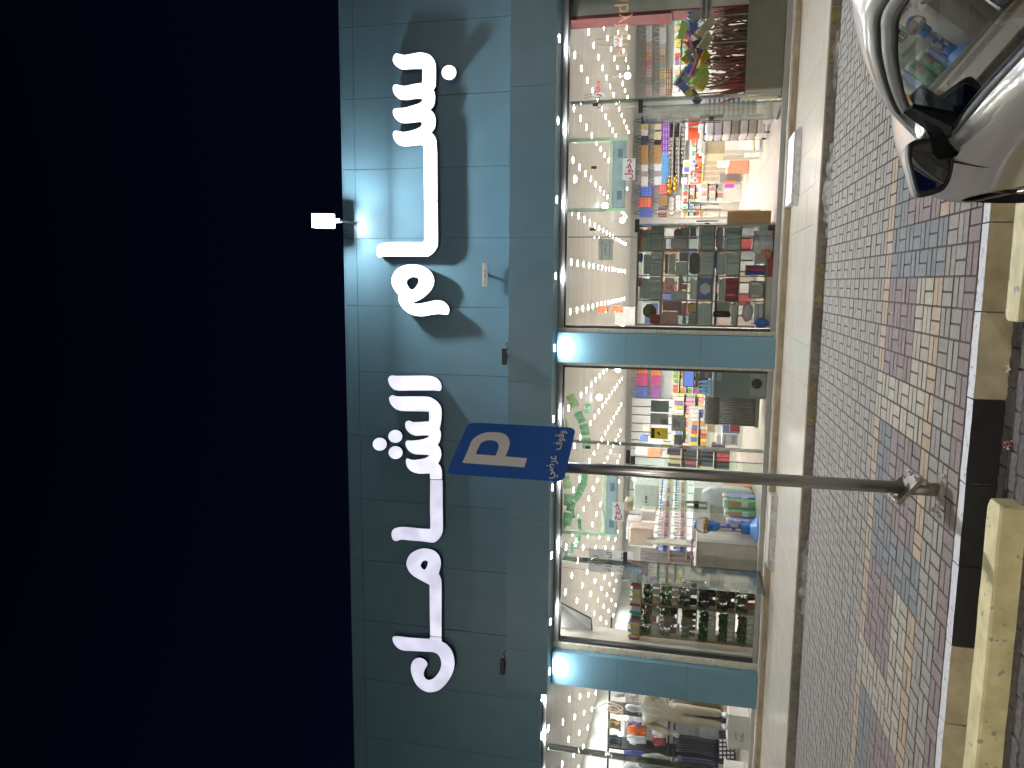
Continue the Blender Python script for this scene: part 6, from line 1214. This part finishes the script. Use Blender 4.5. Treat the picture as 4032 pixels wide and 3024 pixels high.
for k, (fn, x, y, w, h, ang, mi, Y) in enumerate(flags):
    w *= .85; h *= .85
    q = PY(fn(x, y), Y); t = thing('bunting_flag', nth(k+1)+' green flag of the ceiling bunting counted from the till side', 'flag', 'green bunting flags', q); ca = RAD(-ang)
    b = MB(); b.grid([[(-w/2+w*u/6, .02*math.sin(u*1.1+k), -h/2+h*v/3) for u in range(7)] for v in range(4)]); o = b.obj('cloth', m_flag[mi], t, smooth=True); o.modifiers.new('t', 'SOLIDIFY').thickness = .002; t.rotation_euler = (0, ca, 0)
    if h > .12:
        e = MB(); e.box(-.006, .006, -.032, -.026, -.02, .05)
        for a in (-60, -25, 25, 60): e.add([(0, -.03, .05), (.045*math.sin(RAD(a)), -.03, .05+.04*math.cos(RAD(a))), (.045*math.sin(RAD(a+14)), -.03, .045+.03*math.cos(RAD(a)))], [(0, 1, 2)])
        e.add([(-.05, -.03, -.02), (.05, -.03, -.045), (.05, -.03, -.038), (-.05, -.03, -.012)], [(0, 1, 2, 3)]).add([(.05, -.031, -.02), (-.05, -.031, -.045), (-.05, -.031, -.038), (.05, -.031, -.012)], [(3, 2, 1, 0)])
        for i in range(6): e.box(-w*.3+i*w*.11, -w*.3+i*w*.11+w*.06, -.032, -.026, -h*.40, -h*.40+.012+.008*(i % 2))
        e.obj('emblem', m_fw, t)
for k, pts in enumerate(([(250, 380, 14.6), (480, 480, 14.8), (690, 650, 15.0), (480, 810, 14.8), (200, 940, 14.5)], [(760, 1150, 15.1), (700, 1500, 15.0)])):
    tag(MB().tube([PY(f1(x, y), Y) for x, y, Y in pts], .004, 5).obj('bunting_string', m_white), ('crossing', 'straight')[k]+' white string of the ceiling bunting', 'string')
tag(MB().tube([PY(f2(x, y), Y) for x, y, Y in ((300, 1060, 15.6), (200, 1260, 15.4), (130, 1340, 14.9), (110, 1400, 14.6))], .004, 5).obj('bunting_string', m_white), 'white bunting string running to the exit glass fin', 'string')

# ------------------------------------------------------------------ plant shelves in the exit window
t = thing('plant_shelf', 'open cubby shelf of potted plants in the exit window', 'shelf'); m_ply = M('plywood_olive', (.36, .30, .18), .5, var=.08, stretch=(1, 1, 6))
pa, pb_, pc = PY(G5(1000, 1090), 13.62).x, PY(G5(1000, 590), 13.62).x, PY(G5(1000, 90), 13.62).x
PXs = [pa, pb_, pc]; zt = PY(G5(285, 700), 13.62).z; zb = ZF+.03; PZs = [zb+(zt-zb)*k/6 for k in range(7)]; PYa, PYb = 13.62, 13.95
for x in PXs: BX(x-.009, x+.009, PYa, PYb, zb, zt+.01).obj('upright', m_ply, t)
for z in PZs:
    for i in range(2): BX(PXs[i]+.0095, PXs[i+1]-.0095, PYa+.002, PYb, z-.009, z+.009).obj('shelf_board', m_ply, t)
m_leaf = [M('leaf_green', (.07, .19, .03), .5, var=.3, scale=20), M('leaf_light', (.17, .29, .06), .5, var=.3, scale=20), M('leaf_dark', (.03, .09, .03), .5, var=.3, scale=20)]
def plant(x, y, z, pot, h, w, lm, label, spread=1, nleaf=90, kind='bush'):
    t = thing('potted_plant', label, 'plant', 'potted plants in the exit window', (x, y, z)); pr = .042*w
    if pot == 'sack': MB().lathe([(pr*1.1, 0), (pr*1.25, .05), (pr*.95, .085), (pr*1.2, .12), (pr*1.0, .121)], 8).obj('pot', cm((.46, .44, .34), .8), t)
    else: MB().lathe([(pr*.9, 0), (pr*1.12, .02), (pr*1.2, .10), (pr*1.22, .115), (pr*1.08, .117), (pr*1.0, .1)], 16).obj('pot', cm((.62, .66, .66), .35) if pot == 'white' else cm((.015, .015, .017), .35), t, smooth=True)
    MB().cyl((0, 0, .1), (0, 0, .1+h*.5), .006, n=5).obj('stem', m_leaf[2], t)
    b = MB()
    for i in range(nleaf):
        a = random.uniform(0, 6.28); f = random.random(); rr = .085*w*spread*(.35+.65*random.random())*(.6+.7*math.sin(math.pi*min(.95, f+.1))); c = Vector((rr*math.cos(a), rr*math.sin(a)*.8, .11+h*f)); s_ = random.uniform(.022, .042)
        d = Vector((math.cos(a), math.sin(a), random.uniform(-.5, .9))).normalized(); u = d.orthogonal().normalized()*s_*.55; b.cur = random.choice((0, 0, 1, 2))
        b.add([c-d*s_, c+u, c+d*s_*1.2, c-u], [(0, 1, 2, 3)])
    b.obj('leaves', [lm, m_leaf[1], m_leaf[2]], t)
RW = ('bottom', 'second lowest', 'third lowest', 'third highest', 'second highest', 'top')
def row_plants(r, c, n_, pot, h, w, lm, word, **k):
    x0, x1 = PXs[c]+.02, PXs[c+1]-.02
    for i in range(n_): plant(x1-(x1-x0)*(i+.5)/n_, PYa+.10+random.uniform(-.01, .01), PZs[r]+.010, pot, h*random.uniform(.9, 1.1), w, lm, '%s %s, %s row, %s bay of plant shelf' % (nth(i+1), word, RW[r], ('wall side', 'door side')[c]), **k)
for r in (0, 1, 2): row_plants(r, 0, 6, 'white', .15, .95, m_leaf[0], 'leafy plant in a white pot')
row_plants(3, 0, 5, 'black', .14, .8, m_leaf[0], 'small plant in a black pot'); row_plants(4, 0, 3, 'black', .20, 1.25, m_leaf[2], 'dark bushy plant'); row_plants(5, 0, 2, 'white', .22, 1.6, m_leaf[0], 'large trailing plant', nleaf=170)
row_plants(5, 1, 4, 'sack', .16, 1.2, m_leaf[2], 'plant in a cloth sack'); row_plants(4, 1, 4, 'sack', .18, 1.3, m_leaf[1], 'pale plant in a cloth sack', nleaf=130)
m_cyp = M('cypress_green', (.02, .075, .06), .6, var=.3, scale=30)
for r in (0, 1, 2, 3): row_plants(r, 1, 3, 'black', .2, 1.3, m_cyp, 'dark cypress in a black pot', nleaf=190, spread=.95)
for k, (r, c, f0, f1_, col, l) in enumerate(((1, 0, .05, .5, (.70, .08, .38), 'pink card behind the white pots'), (0, 0, .1, .55, (.70, .08, .38), 'second pink card low behind the white pots'), (1, 1, .02, .6, (.70, .08, .38), 'long pink card behind the cypresses'), (2, 1, .0, .35, (.70, .08, .38), 'pink card under the books row'), (3, 0, .1, .9, (.40, .03, .03), 'red box behind the black pots'), (4, 0, .1, .95, (.40, .03, .03), 'wide red box behind the dark bushy plants'), (5, 0, .05, .95, (.40, .03, .03), 'tall red box behind the trailing plants'))):
    x0, x1 = PXs[c]+.02, PXs[c+1]-.02; tag(BX(x0+(x1-x0)*f0, x0+(x1-x0)*f1_, 14.02, 14.05, PZs[r]+.05, PZs[r]+.25).obj('coloured_card', cm(col)), l, 'card')
o = MB().cyl((0, 0, 0), (0, 0, .17), .065, n=16).obj('glass_jar', cm((.3, .08, .06), .2), smooth=False, loc=(PXs[1]+.14, PYa+.06, PZs[0]+.010)); tag(o, 'red lidded jar on the bottom row of the plant shelf', 'jar')
# books and packs on top of the plant shelf
x = PXs[0]-.12; k = 0
bc = [(.5, .05, .07), (.62, .6, .55), (.66, .62, .1), (.55, .5, .45), (.62, .45, .5), (.66, .62, .1), (.62, .62, .6), (.3, .28, .26), (.55, .06, .08), (.06, .06, .07), (.1, .40, .40), (.1, .38, .4), (.66, .66, .66), (.6, .62, .62)]
while x < PXs[2]-.03:
    w = random.uniform(.03, .06); hh = random.uniform(.14, .21); tag(BX(x+.002, x+w-.002, PYa+.03, PYa+.28, zt+.012, zt+.012+hh).obj('packet', cm(bc[k % len(bc)], .45), bevel=.003), nth(k+1)+' upright packet on top of the plant shelf from the wall side', 'packet', 'packets on top of the plant shelf'); x += w; k += 1
# dark framed panel hung above
a, b_ = PY(Dd(285, 490), 13.7), PY(Dd(495, 720), 13.7); t = thing('hanging_screen', 'dark framed angled screen hanging above the plant shelf', 'screen')
MB().add([(a.x, 13.7, a.z), (PY(Dd(495, 600), 13.7).x, 13.7, b_.z), (b_.x, 13.9, b_.z), (PY(Dd(290, 720), 13.9).x, 13.9, a.z)], [(0, 1, 2, 3)]).obj('panel_face', cm((.22, .21, .20)), t).modifiers.new('t', 'SOLIDIFY').thickness = .03
MB().tube([(a.x, 13.69, a.z), (PY(Dd(495, 600), 13.7).x, 13.69, b_.z), (b_.x, 13.88, b_.z)], .02, 6).obj('frame', m_aludk, t)

# ================================================================== the clothes shop next door
tw = thing('tiled_partition', 'white tiled partition behind the clothes rack', 'partition'); BX(-12.9, -7.6, 16.55, 16.6, ZF+.001, 2.72).obj('partition_core', cm((.55, .55, .57)), tw)
mt = BX(0, .192, 0, .03, 0, .092).mesh('wall_tile', cm((.80, .80, .83), .3))
for j in range(9):
    for i in range(22):
        x = -11.7+i*.2+(.1 if j % 2 else 0); inst('wall_tile', mt, tw, (x, 16.515, 1.75+j*.1))
# rack along the wall
ra = PY(Dd(620, 1120), 16.1); t = thing('clothes_rack', 'dark metal wall rack of clothes in the clothes shop', 'rack'); zt2 = PY(Dd(625, 1350), 16.1).z; zm = PY(Dd(1050, 1350), 16.1).z
for x in (-7.9, -8.75, -9.55, -10.4): BX(x-.02, x+.02, 16.05, 16.5, ZF, zt2).obj('upright', m_aludk, t)
for z in (zt2, zm, zm-.12): BX(-11, -7.3, 16.03, 16.07, z-.02, z+.02).obj('rail', m_aludk, t)
def hang(name, label, fn, x0, x1, y0, y1, col, Y, cat, grp, sleeves=False, seed=0):
    r = rect(fn, x0, x1, y0, y1, Y); w = r[1]-r[0]; h = r[3]-r[2]; b = MB(); n_ = 12
    rows = []
    for v in range(8):
        f = v/7; rows.append([(r[0]+w*(.5+(u/n_-.5)*(1 if not sleeves else (.98 if f < .72 else .98-.5*(f-.72)/.28))), Y+.035*math.sin(u*1.5+seed)+.02*math.sin(v+seed), r[2]+h*f) for u in range(n_+1)])
    b.grid(rows)
    if sleeves:
        for s in (-1, 1): xx = (r[0]+r[1])/2+s*w*.42; b.add([(xx, Y-.01, r[3]-h*.12), (xx+s*w*.28, Y, r[3]-h*.42), (xx+s*w*.16, Y, r[3]-h*.5), (xx, Y-.01, r[3]-h*.38)], [(0, 1, 2, 3)])
    o = b.obj(name, cm(col, .8, bump=.3, bscale=14), smooth=True); o.modifiers.new('t', 'SOLIDIFY').thickness = .03; tag(o, label, cat, grp); return o
def H5(x, y): return (2350+x/3.403, 2680+y/3.403)
for k, (x0, x1, y0, y1, c, l, sl) in enumerate(((410, 655, 605, 725, (.68, .16, .04), 'orange T-shirt hung on the clothes shop wall rack', 1), (400, 660, 730, 850, (.62, .63, .66), 'white T-shirt with black trim below the orange one', 1), (740, 930, 760, 870, (.28, .07, .07), 'maroon sweatshirt on the clothes shop wall', 1), (440, 700, 190, 290, (.60, .53, .47), 'beige T-shirt beside the wide blue column', 1), (770, 950, 225, 320, (.20, .28, .27), 'grey green T-shirt beside the wide blue column', 1), (420, 690, 330, 405, (.28, .28, .25), 'olive shirt behind the mannequin', 1), (360, 640, 945, 1040, (.12, .16, .42), 'blue sweatshirt beyond the shop fin', 1), (190, 370, 165, 225, (.66, .66, .68), 'white folded T-shirt at the rack top', 0), (750, 930, 680, 760, (.66, .60, .62), 'pale pink shirt behind the mannequin', 1), (420, 600, 560, 610, (.2, .19, .36), 'violet shirt behind the mannequin', 1), (160, 320, 540, 640, (.26, .19, .11), 'brown cap on the rack top', 0), (150, 330, 745, 850, (.05, .07, .075), 'black rucksack on the rack top', 0), (165, 350, 290, 420, (.34, .26, .18), 'tan shoulder bag on the rack top', 0))):
    hang('garment' if sl else 'accessory', l, H5, x0, x1, y0, y1, c, 16.0, 'clothing', 'clothes on the wall rack', bool(sl), k)
for k, (x0, x1, y0, y1, c, l) in enumerate(((1040, 1660, 270, 365, (.17, .125, .08), 'brown trousers hung beside the wide blue column'), (1060, 1680, 370, 480, (.07, .085, .13), 'navy jeans hung behind the mannequin shoulder'), (1080, 1690, 480, 600, (.085, .08, .08), 'charcoal jeans hung behind the mannequin arm'), (1040, 1640, 765, 880, (.035, .038, .05), 'black jeans hung beside the mannequin legs'), (1060, 1640, 880, 970, (.05, .055, .075), 'dark jeans hung next to the black pair'), (1080, 1630, 1050, 1170, (.06, .07, .12), 'navy trousers hung beyond the shop fin'))): hang('trousers', l, H5, x0, x1, y0, y1, c, 15.75, 'trousers', 'trousers on the lower rail', False, k)
for i in range(5):
    for j in range(4):
        r = rect(H5, 1640+52*j, 1690+52*j, 775+56*i, 828+56*i, 15.5); o = BX(r[0], r[1], 15.5, 15.8, r[2], r[3]).obj('shoe_box', cm((.045, .045, .05)), bevel=.004); BX(r[0]+.02, r[0]+.07, 15.494, 15.499, r[2]+.02, r[2]+.07).obj('label', m_white, o)
        tag(o, 'black shoe box in column %s, %s from the top, beside the mannequin stand' % (nth(i+1), nth(j+1)), 'shoe box', 'shoe boxes under the trousers')
for k in range(3): block('shoe_box', nth(k+1)+' brown shoe box at the foot of the wide blue column', 'shoe box', H5, 1700+62*k, 1758+62*k, 362, 440, cm((.42, .28, .13)), .3, 15.4, 'brown shoe boxes')
for k, (x, y) in enumerate(((290, 495), (312, 715), (390, 495))):
    q = PY(H5(x, y), 15.9); t = thing('spot_light', ('warm', 'cool', 'small')[k]+' glaring spot lamp on the clothes rack', 'lamp', 'spot lamps on the clothes rack', q); MB().ball((0, 0, 0), .045, 12, 8).obj('bulb', emit_mat('spot_glow%d' % k, ((1, .8, .6), (.75, .8, 1), (1, .95, .9))[k], 25), t, smooth=True); MB().cyl((0, .03, 0), (0, .14, .02), .03, n=10).obj('housing', m_black, t)
pts = [PY(H5(x, y), 15.3) for x, y in ((-60, 390), (60, 330), (140, 290), (200, 300), (290, 330), (350, 370), (300, 410), (200, 415), (135, 380), (150, 340), (250, 345), (320, 400))]
tag(MB().tube(spline([tuple(p) for p in pts], 4), .012, 6).obj('coiled_cable', m_white, smooth=True), 'coiled white cable hanging on the clothes rack', 'cable')
# mannequins
def skin(name, nodes, edges, mat, parent, sub=2):
    me = bpy.data.meshes.new(name); me.from_pydata([n[:3] for n in nodes], edges, []); o = bpy.data.objects.new(name, me); COL.objects.link(o); m = o.modifiers.new('k', 'SKIN'); m.use_smooth_shade = True
    for i, n in enumerate(nodes): o.data.skin_vertices[0].data[i].radius = (n[3], n[4] if len(n) > 4 else n[3])
    o.data.skin_vertices[0].data[0].use_root = True
    s = o.modifiers.new('s', 'SUBSURF'); s.levels = sub; s.render_levels = sub; bpy.context.view_layer.update(); me2 = baked(o); bpy.data.objects.remove(o); me2.materials.clear(); me2.materials.append(mat); me2.polygons.foreach_set('use_smooth', [True]*len(me2.polygons)); return link(bpy.data.objects.new(name, me2), parent)
m_man = M('mannequin_white', (.74, .75, .75), .35, var=.02); m_swt = M('beige_sweat_cloth', (.50, .43, .32), .85, var=.05, bump=.25, bscale=9); m_ped = M('pedestal_marble', (.80, .80, .78), .3, var=.08, scale=3)
def mannequin(x, y, z, s, cloth, cloth2, label, rz, pose):
    t = thing('mannequin', label, 'mannequin', 'mannequins in the clothes shop window', (x, y, z), rz); t.scale = (s, s, s)
    ar_r, ar_l = pose
    body = [(0, 0, .98, .13, .10), (0, 0, 1.15, .12, .09), (0, .0, 1.38, .16, .10), (0, 0, 1.50, .06, .06), (0, -.015, 1.58, .05, .055), (0, -.03, 1.66, .072, .085), (0, -.03, 1.76, .065, .08), (0, -.03, 1.80, .03, .03)]
    E_ = [(i, i+1) for i in range(7)]
    def limb(pts, root): 
        n = len(body)
        for i, p in enumerate(pts): body.append(p); E_.append((root if i == 0 else n+i-1, n+i))
    limb([(.085, 0, .90, .085), (.085, -.01, .50, .055), (.085, .02, .12, .036), (.085, .0, .05, .04), (.09, -.12, .03, .034)], 0); limb([(-.085, 0, .90, .085), (-.09, -.03, .50, .055), (-.10, .0, .12, .036), (-.10, -.02, .05, .04), (-.11, -.14, .03, .034)], 0)
    limb([(.19, 0, 1.42, .055)]+ar_r, 2); limb([(-.19, 0, 1.42, .055)]+ar_l, 2)
    skin('body', body, E_, m_man, t)
    for pts in (ar_r, ar_l):                                        # hands with separate fingers
        e, w = Vector(pts[-2][:3]), Vector(pts[-1][:3]); d = (w-e).normalized(); sd = d.cross(Vector((0, -1, .2))).normalized()
        nodes = [tuple(w)+(.022, .03), tuple(w+d*.07)+(.018, .038)]; ed = [(0, 1)]
        for k, (o_, l) in enumerate(((-.028, .065), (-.01, .078), (.01, .074), (.027, .055))):
            n = len(nodes); nodes += [tuple(w+d*.085+sd*o_)+(.009,), tuple(w+d*(.085+l*.55)+sd*o_*1.15+Vector((0, -.006, 0)))+(.008,), tuple(w+d*(.085+l)+sd*o_*1.2+Vector((0, .012, -.004)))+(.006,)]; ed += [(1, n), (n, n+1), (n+1, n+2)]
        n = len(nodes); nodes += [tuple(w+d*.03-sd*.035)+(.010,), tuple(w+d*.07-sd*.06)+(.009,)]; ed += [(0, n), (n, n+1)]
        skin('hand', nodes, ed, m_man, t, 1)
    h = [(0, 0, .82, .165, .135), (0, 0, .92, .165, .135), (0, 0, 1.10, .165, .13), (0, 0, 1.36, .185, .13), (0, 0, 1.48, .10, .10), (0, .05, 1.53, .09, .07)]; eh = [(0, 1), (1, 2), (2, 3), (3, 4), (4, 5)]
    for pts, s_ in ((ar_r, 1), (ar_l, -1)):
        n = len(h); h.append((s_*.2, 0, 1.42, .085)); eh.append((3, n))
        for i, p in enumerate(pts): h.append((p[0], p[1], p[2], .075 if i == 0 else .058)); eh.append((n+i, n+i+1))
    hd = skin('sweatshirt', h, eh, cloth, t)
    p = [(0, 0, 1.06, .15, .125), (0, 0, .92, .155, .125), (.09, 0, .84, .105), (.09, -.01, .5, .085), (.088, .02, .16, .072), (.088, .02, .09, .055), (-.09, 0, .84, .105), (-.095, -.03, .5, .085), (-.105, .0, .16, .072), (-.105, 0, .09, .055)]
    skin('trousers', p, [(0, 1), (1, 2), (2, 3), (3, 4), (4, 5), (1, 6), (6, 7), (7, 8), (8, 9)], cloth2, t)
    for sx, sy in ((.088, -.05), (-.105, -.07)): MB().ball((sx, sy, .045), (.048, .14, .045), 12, 8).obj('shoe', m_white, t, smooth=True)
    MB().tube([(.05, -.12, 1.47), (.06, -.145, 1.3), (.055, -.15, 1.18)], .006, 5).tube([(-.05, -.12, 1.47), (-.05, -.145, 1.32), (-.06, -.15, 1.2)], .006, 5).obj('drawstring', m_white, t)
    return t
r = rect(Dd, 1465, 1585, 1290, 1525, 13.9); t = thing('display_pedestal', 'white marble pedestal with Arabic lettering under the beige mannequin', 'pedestal'); BX(r[0], r[1], 13.9, 14.4, ZF+.001, r[3]-.04).obj('pedestal_body', m_ped, t, bevel=.004); BX(r[0]-.02, r[1]+.02, 13.88, 14.42, r[3]-.04, r[3]).obj('pedestal_top', m_ped, t, bevel=.006)
for k, s in enumerate(('لبسي', 'حكاية')): text('lettering', ar(s), m_black, t, ((r[0]*.62+r[1]*.38)-.0, 13.897, r[3]-.14-.12*k), h=.085)
zp = r[3]; top_ = PY(Dd(725, 1290), 14.15).z; ms_ = (top_-zp)/1.83
mannequin((r[0]+r[1])/2+.08, 14.15, zp, ms_, m_swt, m_swt, 'white mannequin in a beige sweatshirt and trousers on the pedestal', RAD(20), ([(.30, -.02, 1.17, .042), (.20, -.16, 1.02, .032)], [(-.30, .03, 1.18, .042), (-.33, -.08, .96, .032)]))
xg = PY(Dd(900, 1640), 14.3).x
r2 = rect(Dd, 1530, 1600, 1600, 1690, 14.1); t = thing('display_pedestal', 'second white pedestal under the olive jacket mannequin', 'pedestal'); BX(xg-.35, xg+.2, 14.05, 14.55, ZF+.001, zp-.04).obj('pedestal_body', m_ped, t, bevel=.004); BX(xg-.37, xg+.22, 14.03, 14.57, zp-.04, zp).obj('pedestal_top', m_ped, t, bevel=.006)
mannequin(xg-.05, 14.3, zp, ms_, M('olive_jacket', (.22, .23, .20), .8, bump=.25, bscale=9), M('navy_cloth', (.05, .06, .1), .85), 'white mannequin in an olive grey jacket behind the shop fin', RAD(-10), ([(.28, .0, 1.17, .042), (.27, -.08, .95, .032)], [(-.28, .03, 1.17, .042), (-.29, -.04, .94, .032)]))
